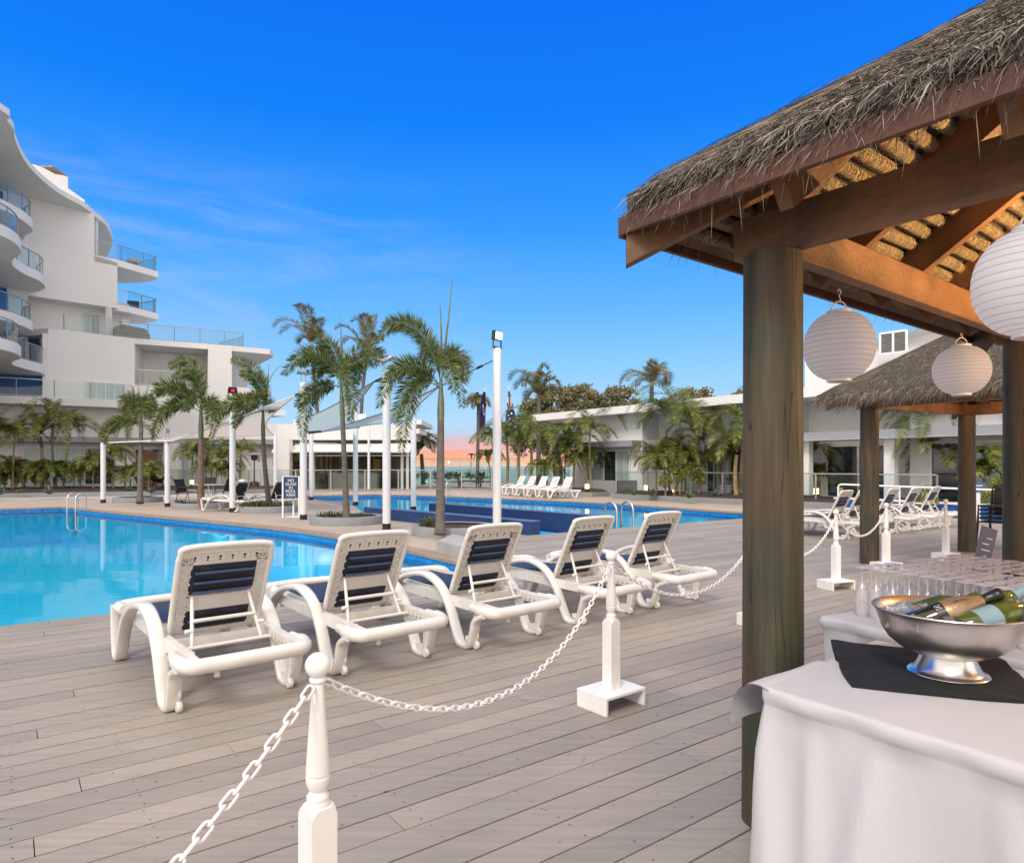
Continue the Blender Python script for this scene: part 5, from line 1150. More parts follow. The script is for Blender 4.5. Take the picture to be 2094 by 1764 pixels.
s12 = shade_post(833,1001,867,'thin white post at the seaward corner of the cafe', base=False, r=0.06)
s13 = shade_post(563,1010.8,888,'white post close against the cafe pier behind the grassy palm ring', base=False)
horn(s2, [(0.25,-0.3,0.9)], 'upturned round spotlight on the post before the patio chairs'); horn(s4, [(-0.9,-0.3,0.2),(0.9,-0.5,0.05)], 'pair of round grey spotlights on the post behind the rules sign'); horn(s7, [(-0.8,-0.5,-0.4),(0.8,0.2,0.5)], 'pair of round grey spotlights tilted on the post before the navy wall')
flood(s9, (0.75,-0.6,-0.1), 'glowing blue floodlight on the tallest post', lit=1); flood(s3, (0.5,-0.8,-0.2), 'small red lit lamp on the post among palm leaves', lit=2); flood(s10, (-0.4,-0.9,-0.1), 'small white floodlight on the thin post before the cafe')
def sail(corners, label, m, dips, cup=0.12):
    """a tensioned cloth between four corners with concave edges"""
    c = [Vector(v) for v in corners]; N = 18; rows = []
    def edge(a, d, k):
        mid = (c[0]+c[1]+c[2]+c[3])/4
        def f(t): p = a.lerp(d,t); return p + (mid-p)*(4*t*(1-t))*k
        return f
    e01, e12, e32, e03 = edge(c[0],c[1],dips[0]), edge(c[1],c[2],dips[1]), edge(c[3],c[2],dips[2]), edge(c[0],c[3],dips[3])
    for i in range(N+1):
        v = i/N; row = []
        for j in range(N+1):
            u = j/N
            p = e01(u)*(1-v)+e32(u)*v + e03(v)*(1-u)+e12(v)*u - (c[0]*(1-u)*(1-v)+c[1]*u*(1-v)+c[2]*u*v+c[3]*(1-u)*v)
            row.append(p)
        rows.append(row)
    t = thing('shade_sail', label, 'shade sail', tuple(c[0]), group='shade sails between the white posts')
    b = MB(); b.grid(rows); build(b, 'cloth', M[m], t, smooth=80, recalc=False)
    h = MB(); loop = rows[0]+[r[-1] for r in rows[1:]]+rows[-1][-2::-1]+[r[0] for r in rows[-2:0:-1]]; h.tube(loop, 0.022, 6, closed=True); build(h, 'hem', M['rail'] if m == 'sail_b' else M['wall2'], t, recalc=False, smooth=60)
    return t
def cable(t, p, q):
    b = MB(); b.tube([p,q], 0.012, 6); m = Vector(p).lerp(Vector(q),0.35); d = (Vector(q)-Vector(p)).normalized()
    b.tube([m-d*0.14,m-d*0.12,m+d*0.12,m+d*0.14],[0.012,0.032,0.032,0.012],8); m = Vector(p).lerp(Vector(q),0.72); b.tube([m-d*0.1,m-d*0.08,m+d*0.08,m+d*0.1],[0.012,0.03,0.03,0.012],8); build(b, 'tension_cable', M['black_metal'], t, smooth=50)
a1, a2, a3, a4 = P(221,905,26.5), P(352,902,24.0), P(604,808,18.8), P(560,889,34)
t = sail([a1,a2,a3,a4], 'beige shade sail stretched high above the palm rings towards the tower', 'sail_a', (0.06,0.16,0.22,0.12)); cable(t, a3, s4-Z3*0.25); cable(t, a1, s1-Z3*0.05); cable(t, a2, s2-Z3*0.08)
b1, b2, b3, b4 = P(605,862,23), P(632,887,28.0), P(735,874,24.5), P(764,781,16.2)
t = sail([b1,b2,b3,b4], 'blue grey shade sail rising to the post with twin spotlights', 'sail_b', (0.05,0.06,0.36,0.16)); cable(t, b4, s7-Z3*0.12)
c1, c2, c3, c4 = P(664,881,18.6), P(843,861,22.0), P(896,792,16.0), P(848,846,18.0)
c1, c2, c3, c4 = P(660,882,18.7), P(842,858,21.8), P(897,791,15.7), P(790,843,17.6)
t = sail([c1,c2,c3,c4], 'lower blue grey shade sail pulled up to the tallest post', 'sail_b', (0.08,0.20,0.14,0.02)); cable(t, c3, s9-Z3*0.22); cable(t, c1, P(626,884,18.3))
# ------------------------------------------------------------------ palms
def bez(p, n):
    p0,p1,p2,p3 = [Vector(v) for v in p]; out = []
    for i in range(n+1):
        t = i/n; out.append(p0*(1-t)**3+p1*3*t*(1-t)**2+p2*3*t*t*(1-t)+p3*t**3)
    return out
def frond(mb, ctrl, leaf, n, mode, w, rd, rr=0.012, dr=None):
    N = 24; pts = bez(ctrl, N); mb.mi = 1; mb.tube(pts, [rr*(1-0.85*i/N) for i in range(N+1)], 5, cap=False); mb.mi = 0
    for k in range(n):
        u = (k+rd.random())/n; u = 0.10+0.90*u; f = u*N; i = min(int(f),N-1); p = pts[i].lerp(pts[i+1], f-i); t = (pts[i+1]-pts[i]).normalized()
        s = t.cross(Z3); s = s.normalized() if s.length > 0.05 else Vector((1,0,0)); nr = s.cross(t)
        pr = max(0.25, math.sin(PI*min(1,(0.16+0.80*u)))**0.6)
        if mode == 'plume':
            a = rd.uniform(0,2*PI); d = (s*math.cos(a)+nr*math.sin(a))*1.0 + t*rd.uniform(0.45,0.95); d.normalize()
            mb.blade(p, d, leaf*pr*rd.uniform(0.75,1.1), w*rd.uniform(0.7,1.2), t.cross(d)+nr*rd.uniform(-.5,.5), rd.uniform(0.0,0.12))
        else:
            sg = 1 if k % 2 else -1; d = s*sg*0.85 + t*(0.35+0.5*u) + nr*rd.uniform(0.2,0.6); d.normalize()
            L = leaf*pr*rd.uniform(0.85,1.1); b0 = p; m = p+d*L*0.5 - Z3*L*0.05; e = p+d*L*0.97 - Z3*(L*rd.uniform(0.08,0.26)*(1 if dr is None else dr)); sd = t*w
            mb.add([b0-sd*0.3, b0+sd*0.3, m+sd, m-sd, e], [(0,1,2,3),(3,2,4)])
def palm(name, label, base, top, r0, r1, trunkm, fronds, leafm, leaf, n, mode, w, seed, group=None, shaft=None, spears=(), cat='palm tree', bulge=1.25, lean=None):
    rd = random.Random(seed); base, top = Vector(base), Vector(top); t = thing(name, label, cat, tuple(base), group=group)
    N = 34; pts = []; rs = []; shl = (shaft/(top-base).length) if shaft else 0
    mid = base.lerp(top,0.5) + Vector((0,0,0)) + (Vector(lean) if lean else Vector())
    def tp(s): return base*(1-s)**2 + mid*2*s*(1-s) + top*s*s
    for i in range(N*3+1):
        s = (1-shl)*i/(N*3); pts.append(tp(s)); r = r0+(r1-r0)*(s**0.7); r *= 1+(bulge-1)*math.exp(-s*14); rs.append(r*(1.0 if i % 3 else 1.045))
    b = MB(); b.tube(pts, rs, 14); build(b, 'trunk', M[trunkm], t, smooth=50, recalc=False)
    if shaft:
        b = MB(); k = 10; b.tube([tp(1-shl+shl*i/k) for i in range(k+1)], [r1*(1.12+0.18*math.sin(PI*min(1,i/k*1.4)))*(1-0.55*(i/k)**2) for i in range(k+1)], 14); build(b, 'crownshaft', M['shaft'], t, smooth=50, recalc=False)
    c = MB()
    for ctrl in fronds: frond(c, ctrl, leaf, n, mode, w, rd)
    build(c, 'crown', [M[leafm],M['rachis']], t, recalc=False)
    for p, q, bend in spears:
        p, q = Vector(p), Vector(q); b = MB(); b.tube(bez([p,p.lerp(q,0.35)+Vector(bend),p.lerp(q,0.7)+Vector(bend)*0.7,q],10), [0.028*(1-0.8*i/10) for i in range(11)], 6); build(b, 'spear_leaf', M['rachis'], t, smooth=60, recalc=False)
    return t
rf = random.Random(77)
def fr2(Y, *lists, ox=490.0, oy=551.2, k=0.3125, dyr=0.9):
    out = []
    for l in lists:
        dy = l[4] if len(l) > 4 else rf.uniform(-dyr,dyr)
        out.append([P(ox+k*x, oy+k*y, Y+dy*s) for (x,y), s in zip(l[:4],(0,0.45,0.8,1.0))])
    return out
def back_fronds(c, n, L, Y, rd):                                     # fronds going away from and towards the camera
    out = []
    for i in range(n):
        a = rd.uniform(0.15*PI,0.85*PI) * (1 if i % 2 else -1); d = Vector((math.cos(a)*0.6, math.sin(a), 0)); l = L*rd.uniform(0.7,1)
        out.append([c, c+d*l*0.25+Z3*l*0.45, c+d*l*0.7+Z3*l*0.35, c+d*l*0.9-Z3*l*0.35])
    return out
gF = 'foxtail palms in round planters'
def Cc(x, y, Y, ox=490.0, oy=551.2, k=0.3125): return P(ox+k*x, oy+k*y, Y)
Y5 = 14.3
palm('foxtail_palm','stout foxtail palm with the tallest spear leaves in the ring nearest the loungers', G(900,1092,0.1), Cc(1318,720,Y5), 0.098, 0.06, 'trunk',
     fr2(Y5, ((1310,720),(1270,350),(1050,230),(895,470)), ((1312,715),(1240,420),(1120,300),(950,360)), ((1300,750),(1180,560),(970,590),(912,900)), ((1305,750),(1200,600),(1060,560),(960,720)), ((1297,765),(1160,660),(1070,850),(1062,1190)), ((1300,760),(1200,640),(1080,700),(1010,1000)),
         ((1320,720),(1350,470),(1440,480),(1455,900)), ((1330,700),(1400,450),(1490,560),(1470,730),-1.2), ((1320,740),(1340,480),(1375,540),(1400,800),-1.6), ((1312,720),(1300,470),(1240,440),(1190,600),1.2)), 'leaf_fox', 0.36, 430, 'plume', 0.0098, 5, gF, 0.95,
     [(Cc(1328,620,Y5),Cc(1394,50,Y5),(0.02,0,0)),(Cc(1318,620,Y5),Cc(1310,205,Y5),(0.03,0,0))])
Y4 = 17.2
palm('foxtail_palm','slender ringed foxtail palm in the round planter before the navy ramp wall', G(709,1064,0.1), Cc(664,735,Y4), 0.085, 0.052, 'trunk',
     fr2(Y4, ((660,700),(560,480),(400,500),(288,690)), ((658,715),(560,560),(450,540),(390,620)), ((655,740),(590,600),(520,580),(495,720)), ((665,690),(640,520),(570,440),(520,520)), ((670,700),(720,540),(850,450),(965,590)), ((672,705),(740,600),(830,540),(905,620)), ((675,720),(720,580),(800,570),(765,740)), ((665,760),(700,620),(770,760),(722,990)), ((652,770),(540,720),(400,820),(412,1125)), ((655,765),(560,740),(450,780),(375,900)), ((660,740),(640,560),(690,580),(690,830),-1.5)), 'leaf_fox', 0.38, 380, 'plume', 0.011, 6, gF, 1.0,
     [(Cc(666,690,Y4),Cc(663,305,Y4),(0,0,0)),(Cc(670,690,Y4),Cc(672,440,Y4),(0.02,0,0))])
Y3 = 20.9; c2 = dict(ox=0.0, oy=704.4, k=0.2632)
palm('foxtail_palm','one sided foxtail palm leaning over the planter with thick grassy edging', G(552,1037,0.1), Cc(2045,495,Y3,**c2), 0.09, 0.055, 'trunk',
     fr2(Y3, ((2050,480),(2070,280),(1980,110),(1795,130)), ((2050,480),(2060,330),(2000,220),(1870,220)), ((2040,530),(1900,390),(1720,400),(1640,720)), ((2042,520),(1930,400),(1800,390),(1660,560)), ((2040,520),(1950,430),(1850,500),(1820,640)), ((2048,490),(2040,400),(1950,330),(1930,480),-1.2), ((2055,500),(2075,420),(2090,430),(2110,520),1.0), **c2), 'leaf_fox', 0.38, 330, 'plume', 0.014, 7, gF, 1.0,
     [(P(546,826,Y3),P(577.5,742,Y3),(-0.28,0,0.1)),(P(545,823,Y3),P(549.5,744,Y3),(0.02,0,0))], lean=(-0.15,0,0))
Y2 = 22.6
palm('foxtail_palm','foxtail palm with a reddish trunk in the ring beside the patio chairs', G(411,1034,0.1), Cc(1562,470,Y2,**c2), 0.115, 0.07, 'trunk_red',
     fr2(Y2, ((1560,490),(1590,180),(1450,40),(1320,180)), ((1560,490),(1580,280),(1480,160),(1350,260)), ((1555,500),(1450,320),(1260,230),(1175,420)), ((1555,500),(1440,360),(1300,300),(1210,380)), ((1550,520),(1420,410),(1230,460),(1195,745)), ((1550,515),(1420,430),(1290,440),(1230,600)), ((1570,520),(1630,380),(1690,450),(1690,600)), ((1568,510),(1620,420),(1650,420),(1620,620),-1.3), ((1560,500),(1540,350),(1480,330),(1450,520),-1.3), **c2), 'leaf_fox', 0.42, 320, 'plume', 0.0155, 8, gF, 1.1,
     [(Cc(1580,400,Y2,**c2),Cc(1616,20,Y2,**c2),(0.05,0,0))])
Y1 = 26.2
palm('foxtail_palm','smallest foxtail palm in the ring closest to the tower and the ladder hoops', G(286,1028,0.1), Cc(1098,540,Y1,**c2), 0.108, 0.068, 'trunk',
     fr2(Y1, ((1090,540),(1060,370),(980,350),(930,520)), ((1090,535),(1050,400),(1000,420),(975,560)), ((1100,540),(1130,370),(1200,420),(1185,560)), ((1098,540),(1090,370),(1110,400),(1115,575),-1.4), ((1098,540),(1070,380),(1050,420),(1050,570),-1.0), ((1100,540),(1120,380),(1160,430),(1150,580),-0.8), ((1095,600),(1020,550),(850,570),(795,765)), ((1093,600),(1020,570),(900,570),(830,690)), **c2), 'leaf_fox', 0.44, 300, 'plume', 0.017, 9, gF, 0.8,
     [(Cc(1088,420,Y1,**c2),Cc(1062,275,Y1,**c2),(0,0,0)),(Cc(1128,420,Y1,**c2),Cc(1166,270,Y1,**c2),(0,0,0))])
# round planters and what grows at the palms' feet
def ring(px, py, label, planted, seed, r=0.92):
    p = G(px, py, PZ); t = thing('round_planter', label, 'planter', tuple(p), group='round grey planters between the pools'); b = MB(); n = 56
    b.lathe([(r-0.16,0.0),(r,0.0),(r,0.19),(r-0.01,0.205),(r-0.15,0.205),(r-0.16,0.19)], n=n); b.f = [f for f in b.f if len(f) == 4]; b.m = [0]*len(b.f); build(b, 'kerb', M['planter'], t, local=True, smooth=40)
    rd = random.Random(seed); rows = [[Vector(((r-0.15)*k/8*math.cos(2*PI*j/40),(r-0.15)*k/8*math.sin(2*PI*j/40),0.15+0.05*(1-k/8)+rd.uniform(-0.012,0.012))) for j in range(40)] for k in range(9)]
    b = MB(); b.grid(rows, closed=True); build(b, 'soil', M['soil'], t, local=True, smooth=60)
    for (dx, dy, cr, hh, cnt, lab) in planted:
        b = MB()
        for i in range(cnt):
            a = rd.uniform(0,2*PI); q = cr*math.sqrt(rd.random()); o = p + Vector((dx+q*math.cos(a), dy+q*math.sin(a), 0.16)); a2 = rd.uniform(0,2*PI); L = hh*rd.uniform(0.6,1.25); lean = rd.uniform(0.15,1.0)
            d = Vector((math.cos(a2)*lean, math.sin(a2)*lean, 1)).normalized(); s = d.cross(Z3).normalized()*0.008; m = o+d*L*0.6; e = o+d*L*0.9+Vector((math.cos(a2),math.sin(a2),-0.3))*L*0.3
            b.add([o-s,o+s,m+s*1.1,m-s*1.1,e],[(0,1,2,3),(3,2,4)])
        tag(build(b, 'grass_tuft', M['leaf_grass'], recalc=False), lab, 'plant', 'strappy tufts in the round planters')
ring(282,1026,'round grey planter nearest the tower, sparsely planted',[(0.35,-0.1,0.4,0.16,70,'low green cover in the planter nearest the tower')],1)
ring(411,1038.5,'round grey planter around the reddish palm trunk',[(-0.55,-0.35,0.2,0.22,60,'small pale tuft in the planter of the reddish palm'),(0.4,-0.1,0.35,0.2,70,'dark tuft behind the reddish trunk')],2)
ring(551,1046,'round grey planter overflowing with thick strappy grass',[(-0.35,-0.3,0.5,0.30,330,'thick strappy grass filling the front of the planter by the sign'),(0.45,-0.2,0.42,0.27,200,'strappy grass behind the sign legs')],3)
ring(709.5,1069.5,'round grey planter with thin dry grass before the navy ramp wall',[(-0.42,-0.05,0.32,0.22,130,'thin dry grass at the foot of the slender ringed palm'),(0.36,0.05,0.3,0.13,90,'short dry grass on the far side of the slender ringed palm')],4)
ring(930,1092,'round grey planter nearest the loungers with one bushy tuft',[(-0.50,-0.25,0.22,0.30,190,'bushy grass tuft against the stout palm trunk')],5)
# palms standing beyond the cafe and the villas
k3 = dict(ox=490.0, oy=551.2, k=0.3125)
Yt = 52.0
gT = 'tall coconut like palms against the sky'
palm('coconut_palm','tall windblown palm with its crown directly above the reddish post behind the cafe', P(652,1000,Yt), Cc(462,500,Yt,**k3), 0.16, 0.12, 'trunk', fr2(Yt, ((460,480),(400,340),(290,290),(228,375)), ((462,485),(400,380),(340,330),(270,420)), ((465,480),(420,300),(400,230),(365,240)), ((465,470),(470,330),(460,240),(440,250)), ((468,480),(510,380),(530,320),(500,330)), ((468,485),(500,420),(540,380),(520,440)), ((462,490),(440,440),(410,430),(395,480)), ((470,490),(500,470),(520,450),(500,380)), dyr=1.5, **k3), 'leaf_olive', 0.95, 100, 'pinnate', 0.034, 21, gT, lean=(0.5,0,0))
palm('coconut_palm','tall windblown palm with a leaning trunk behind the twin spotlights', P(742,1000,Yt), Cc(832,570,Yt,**k3), 0.16, 0.12, 'trunk', fr2(Yt, ((825,560),(760,400),(680,340),(632,390)), ((825,560),(770,460),(720,420),(680,480)), ((828,560),(810,380),(790,300),(740,340)), ((830,560),(830,380),(830,310),(800,300)), ((832,560),(850,420),(870,340),(885,300)), ((835,560),(890,430),(930,400),(900,470)), ((832,565),(870,500),(900,520),(905,570)), dyr=1.5, **k3), 'leaf_olive', 0.95, 100, 'pinnate', 0.034, 22, gT, lean=(-0.6,0,0))
k7 = dict(ox=918.7, oy=735.0, k=0.1805)
Yq = 45.0
palm('queen_palm','queen palm with a big feathery crown standing before the broad tree by the flags', P(1101,1000,Yq), Cc(1016,420,Yq,**k7), 0.17, 0.14, 'trunk', fr2(Yq, ((1010,430),(930,180),(790,30),(690,230)), ((1010,430),(920,260),(820,160),(760,330)), ((1012,430),(960,130),(870,90),(850,300)), ((1015,430),(1020,180),(1060,0),(1105,110)), ((1015,430),(1030,240),(1080,100),(1110,200)), ((1020,430),(1100,210),(1210,160),(1248,340)), ((1020,430),(1090,330),(1180,270),(1185,400)), ((1015,430),(970,330),(910,330),(880,440)), ((1018,430),(1040,330),(1090,330),(1100,430)), dyr=2.0, **k7), 'leaf_olive', 0.85, 130, 'pinnate', 0.028, 23, 'queen palms above the villa roof')
k8 = dict(ox=1225.0, oy=735.0, k=0.1805)
palm('queen_palm','queen palm with one long drooping frond rising above the villa roof', P(1333,1000,Yq), Cc(596,300,Yq,**k8), 0.17, 0.14, 'trunk', fr2(Yq, ((590,290),(520,150),(350,60),(250,270)), ((592,290),(520,190),(400,130),(330,240)), ((600,290),(560,90),(590,-20),(640,60)), ((603,290),(620,60),(700,-10),(712,140)), ((605,290),(650,130),(720,60),(740,180)), ((610,280),(680,160),(790,70),(780,270)), ((600,290),(560,220),(480,200),(440,290)), ((605,295),(660,220),(720,200),(740,290)), dyr=2.0, **k8), 'leaf_olive', 0.85, 130, 'pinnate', 0.028, 24, 'queen palms above the villa roof')
def radial(c, n, L, rd, up=0.55, droop=0.55, amin=0, amax=2*PI):
    out = []
    for i in range(n):
        a = amin+(amax-amin)*(i+rd.random()*0.8)/n; d = Vector((math.cos(a),math.sin(a),0)); l = L*rd.uniform(0.75,1.1); e = rd.uniform(0.1,1.0)*up*2
        out.append([c, c+d*l*0.28+Z3*l*(0.25+0.5*e), c+d*l*0.72+Z3*l*(0.45*e+0.05), c+d*l*rd.uniform(0.9,1.05)+Z3*l*(0.30*e-droop*rd.uniform(0.6,1.2))])
    return out
Yf = 60.0; rd = random.Random(31); c = Cc(330,500,Yf,**k7)
palm('cocos_palm','lone palm with a small round crown beside the dark banner at the beach', P(976,1000,Yf), c, 0.17, 0.13, 'trunk', radial(c, 16, 1.25, rd, 0.7, 0.5), 'leaf_olive', 0.55, 60, 'pinnate', 0.05, 25, cat='palm tree')
c = P(862,919,47); palm('beach_palm','short dark palm between the cafe posts and the stout foxtail palm', P(866,990,47), c+Z3*-0.3, 0.16, 0.12, 'trunk', radial(c, 15, 1.7, random.Random(32), 0.9, 0.3), 'leaf_fox', 0.6, 70, 'pinnate', 0.04, 26)
# clumping palms in the beds
k4 = lambda x, y: (x*0.1638, 796.2+y*0.1638)
k5 = lambda x, y: (306+x*0.1638, 796.2+y*0.1638)
K7 = lambda x, y: (918.7+x*0.1805, 735+y*0.1805)
K8 = lambda x, y: (1225+x*0.1805, 735+y*0.1805)
KG = lambda x, y: (1617+x*0.2279, 673.7+y*0.2279)
def cane(base, crown, Y, L, label, seed, n=8, leaf=0.62, group='slender bed palms', r=0.055, trunk=True, droop=0.42, dens=64, up=0.7):
    rd = random.Random(seed); c = P(*crown, Y); b0 = P(base[0], HY+(H-0.15)*F/Y, Y + rd.uniform(-0.2,0.2))
    return palm('cane_palm', label, b0, c-Z3*0.1, r, r*0.75, 'cane', radial(c, n, L, rd, up, droop), 'leaf_cane', leaf*0.82, int(dens*1.9), 'pinnate', 0.0185, seed, group, lean=(rd.uniform(-0.2,0.2),0,0))
gl = 'palms in the tower garden bed'
cane(k4(520,1200), k4(510,560), 35.5, 2.3, 'tallest bed palm before the tower, broad arching leaves over the grey band', 41, 10, 0.75, gl, 0.09)
cane(k4(700,1150), k4(660,400), 36.0, 1.9, 'yellow green bed palm beside the tallest one before the tower', 42, 9, 0.7, gl, 0.08)
cane(k4(790,1150), k4(880,520), 36.0, 2.0, 'bed palm with leaves arching towards the sliding doors before the tower', 43, 9, 0.75, gl)
cane(k4(165,1150), k4(180,600), 34.5, 1.6, 'bed palm with a bare lower stem at the near end of the tower garden', 44, 8, 0.65, gl)
cane(k4(-40,1150), k4(-40,560), 34, 1.6, 'bed palm cut by the picture edge in the tower garden', 45, 7, 0.65, gl)
cane(k4(1560,1150), k4(1600,480), 37.5, 1.6, 'pale bed palm behind the smallest foxtail palm', 46, 8, 0.6, gl)
for i, (x, y, L, lab) in enumerate([(150,930,1.3,'low leafy palm clump at the near end of the tower garden'),(60,1020,1.2,'dark low palm clump at the edge of the tower garden'),(300,1050,1.2,'low dark palm clump under the tallest bed palm'),(560,1000,1.3,'yellowing palm clump under the tallest bed palm'),(700,970,1.2,'rounded palm clump before the pale curtain'),(1000,980,1.2,'low palm clump with bent stems before the sliding door'),(1180,880,1.2,'palm clump behind the short shade post'),(1420,760,1.2,'palm clump with hanging leaves right behind the smallest foxtail'.replace('right ','')),(1640,1000,1.1,'bronze palm clump behind the smallest foxtail trunk'),(1860,960,1.0,'thin palm clump at the open door beside the grill')]):
    cane((k4(x,0)[0],0), k4(x,y+90), 35.0+(i%3)*0.5, L*1.05, lab, 50+i, 16, 0.46, gl, 0.045, dens=52, up=0.7)
gm = 'palms in the small bed behind the dark loungers'
for i, (x, y, L, lab) in enumerate([(690,720,1.5,'tall bronzed palm before the lit doorway'),(540,810,1.2,'palm with an orange dead leaf before the lit doorway'),(900,900,1.4,'palm with pale stems behind the dark loungers'),(1140,800,1.5,'palm bending behind the post among palm leaves'),(760,1010,1.0,'bright green young palm behind the reddish trunk'),(1000,1020,1.0,'low palm behind the tall shade post')]):
    cane((k5(x,0)[0],0), k5(x,y), 38.2+(i%2)*0.5, L, lab, 70+i, 9, 0.55, gm, 0.05, dens=52, up=0.75)
cane((600,0),(600,925),42.5,1.2,'shaggy dark palm between the cafe pier and the tall post',80,16,0.5,None,0.08,droop=0.9); cane((596,0),(596,960),42.5,1.1,'shaggy dark palm base beside the cafe pier',81,14,0.5,None,0.08,droop=0.9)
gr = 'palms in the villa beds'
for i, (b0, cr, Y, L, n, lab) in enumerate([
    (K7(1572,0),K7(1400,960),34.5,2.0,10,'leaning thin palm with bronze leaves near the villa door'), (K7(1625,0),K7(1595,820),34.0,2.0,9,'palm with one yellow arching leaf at the corner of the villa door'), (K7(1190,0),K7(1140,900),36.0,1.7,9,'bronze palm clump above the white loungers'),
    (K7(930,0),K7(925,800),40.0,2.3,12,'thick pale palm with a wide crown behind the middle white lounger'), (K7(800,0),K7(795,930),40.5,2.0,11,'thick pale palm beside the wide crowned one by the fence'), (K7(650,0),K7(650,900),41.5,2.0,11,'stout palm by the flagpole with the striped flag'), (K7(560,0),K7(480,900),42,1.7,10,'palm leaning behind the tallest post'), (K7(470,0),K7(440,1130),43,1.2,10,'short beach palm behind the tallest post'),
    (K8(945,0),K8(915,700),29.5,2.7,11,'largest villa palm with long drooping leaves across the roof edge'), (K8(800,0),K8(750,650),30.5,2.0,9,'thin stemmed palm behind the largest villa palm'), (K8(1140,0),K8(1105,880),29.0,1.7,8,'slim palm with fresh green leaves beside the largest villa palm'), (K8(1600,0),K8(1640,760),27.5,2.2,10,'palm half hidden by the thick green log'), (K8(1560,0),K8(1560,1050),27.0,1.6,10,'leaning palm skirt beside the thick green log'),
    (KG(1340,0),KG(1235,900),23.5,2.1,11,'palm with wide pale leaves between the two slim logs'), (KG(1430,0),KG(1300,1150),23.0,1.5,10,'dark palm clump between the two slim logs'), (KG(1890,0),KG(1880,900),22.5,1.9,10,'palm with orange stalks beyond the second slim log'), (KG(1750,0),KG(1745,1150),20.5,1.0,11,'sunlit fan leaved palm beyond the second slim log'), (KG(1740,0),KG(1735,1290),20.3,0.8,10,'lower sunlit fan leaved palm beyond the second slim log'), (KG(1500,0),KG(1480,900),24.5,1.9,9,'palm behind the second slim log'), (KG(190,0),KG(200,1130),27.5,1.6,11,'bushy palm just past the thick green log'), (KG(230,0),KG(250,1330),27.2,1.1,9,'low palm leaves just past the thick green log')]):
    cane(b0, cr, Y, L*0.9, lab, 100+i, n, 0.62 if L > 1.4 else 0.45, gr, 0.10 if 'thick' in lab or 'stout' in lab else 0.05, dens=60, up=0.7)
for i, (x, y, L, lab) in enumerate([(640,1150,1.2,'low palm clump at the villa corner'),(860,1080,1.3,'dense palm clump under the largest villa palm'),(740,1230,1.0,'drooping palm clump near the garden lamp'),(980,1200,1.1,'palm clump before the villa window'),(1390,1060,1.2,'palm clump before the villa glazing')]):
    cane((K8(x,0)[0],0), K8(x,y), 29.3+(i%3)*0.4, L, lab, 130+i, 15, 0.46, gr, 0.045, dens=52, up=0.75)
for i, (x, y, lab) in enumerate([(1330,1050,'dark low palm beside the leaning thin palm'),(1420,1150,'low palm spreading above the last white lounger'),(1560,1150,'dark low palm at the villa door'),(1100,1270,'red tinged low palm behind the white loungers')]):
    cane((K7(x,0)[0],0), K7(x,y), 35.0, 1.2, lab, 140+i, 15, 0.46, gr, 0.045, dens=52, up=0.75)
# rosettes and lime shrubs at the bed edges
def rosette(p, r, label, m='leaf_agave', seed=1, n=26, group='pale rosettes at the bed edges'):
    rd = random.Random(seed); p = Vector(p); b = MB()
    for i in range(n):
        a = rd.uniform(0,2*PI); e = rd.uniform(0.15,1.2); d = Vector((math.cos(a)*math.cos(e),math.sin(a)*math.cos(e),math.sin(e))); s = Vector((-math.sin(a),math.cos(a),0))*r*0.13; m1 = p+d*r*0.55; q = p+d*r-Z3*r*0.1
        b.add([p-s*0.6,p+s*0.6,m1+s,m1-s,q],[(0,1,2,3),(3,2,4)])
    return tag(build(b, 'rosette_plant', M[m], recalc=False), label, 'plant', group)
for i, (px, py, r, lab) in enumerate([(4,1011,0.42,'rosette at the picture edge of the tower bed'),(39,1008,0.3,'small rosette under the dark palm clump'),(101,1010,0.5,'large pale rosette behind the ladder hoops'),(263,1004,0.4,'rosette near the grill'),(310,1008,0.5,'rosette at the end of the tower bed kerb'),(1296,1012.5,0.42,'small rosette with a white lamp at the corner of the villa bed'),(1332,1013,0.5,'rosette right of'.replace(' right of',' below the lit lamp at the villa corner')),(1410,1018,0.45,'rosette in the middle of the villa mulch'),(1466,1016,0.45,'rosette beneath the spotted towel'),(1180,1003,0.3,'tiny rosette behind the last white lounger')]):
    p = G(px, py, 0.2); rosette((p.x,p.y,0.2), r*0.85, 'pale green '+lab, seed=i)
def shrub(p, r, label, m, seed, n=240, group='lime green shrubs in the villa beds'):
    rd = random.Random(seed); p = Vector(p); b = MB(); t = thing('lime_shrub', label, 'shrub', (p.x,p.y,0.15), group=group)
    for i in range(n):
        v = Vector((rd.gauss(0,1),rd.gauss(0,1),rd.gauss(0,1))).normalized()*r*rd.random()**0.4; d = (v.normalized()+Vector((rd.uniform(-.7,.7),rd.uniform(-.7,.7),rd.uniform(-.4,.9)))).normalized(); b.blade(p+v, d, 0.14, 0.03, Vector((rd.uniform(-1,1),rd.uniform(-1,1),rd.uniform(-1,1))), 0.1)
    build(b, 'foliage', M[m], t, recalc=False); b = MB()
    for k in range(4): b.tube([(p.x+rd.uniform(-.05,.05),p.y,0.15),p+Vector((rd.uniform(-.3,.3)*r,rd.uniform(-.3,.3)*r,0))], 0.012, 5)
    build(b, 'stem', M['cane'], t)
for i, (x, y, r, lab) in enumerate([(750,1370,0.34,'lime shrub beside the white bed lamp'),(850,1210,0.3,'lime shrub high under the largest villa palm'),(910,1310,0.28,'lime shrub at the foot of the largest villa palm'),(1040,1250,0.33,'lime shrub before the villa window'),(1130,1340,0.33,'wide lime shrub under the slim palm'),(1340,1100,0.35,'lime shrub with upright sprays before the villa glazing'),(1480,990,0.4,'tall lime shrub near the thick green log'),(1530,1370,0.36,'lime shrub at the foot of the log side palm')]):
    p = P(*K8(x,y), 28.6); shrub(p, r*0.8, lab, 'leaf_lime', i)
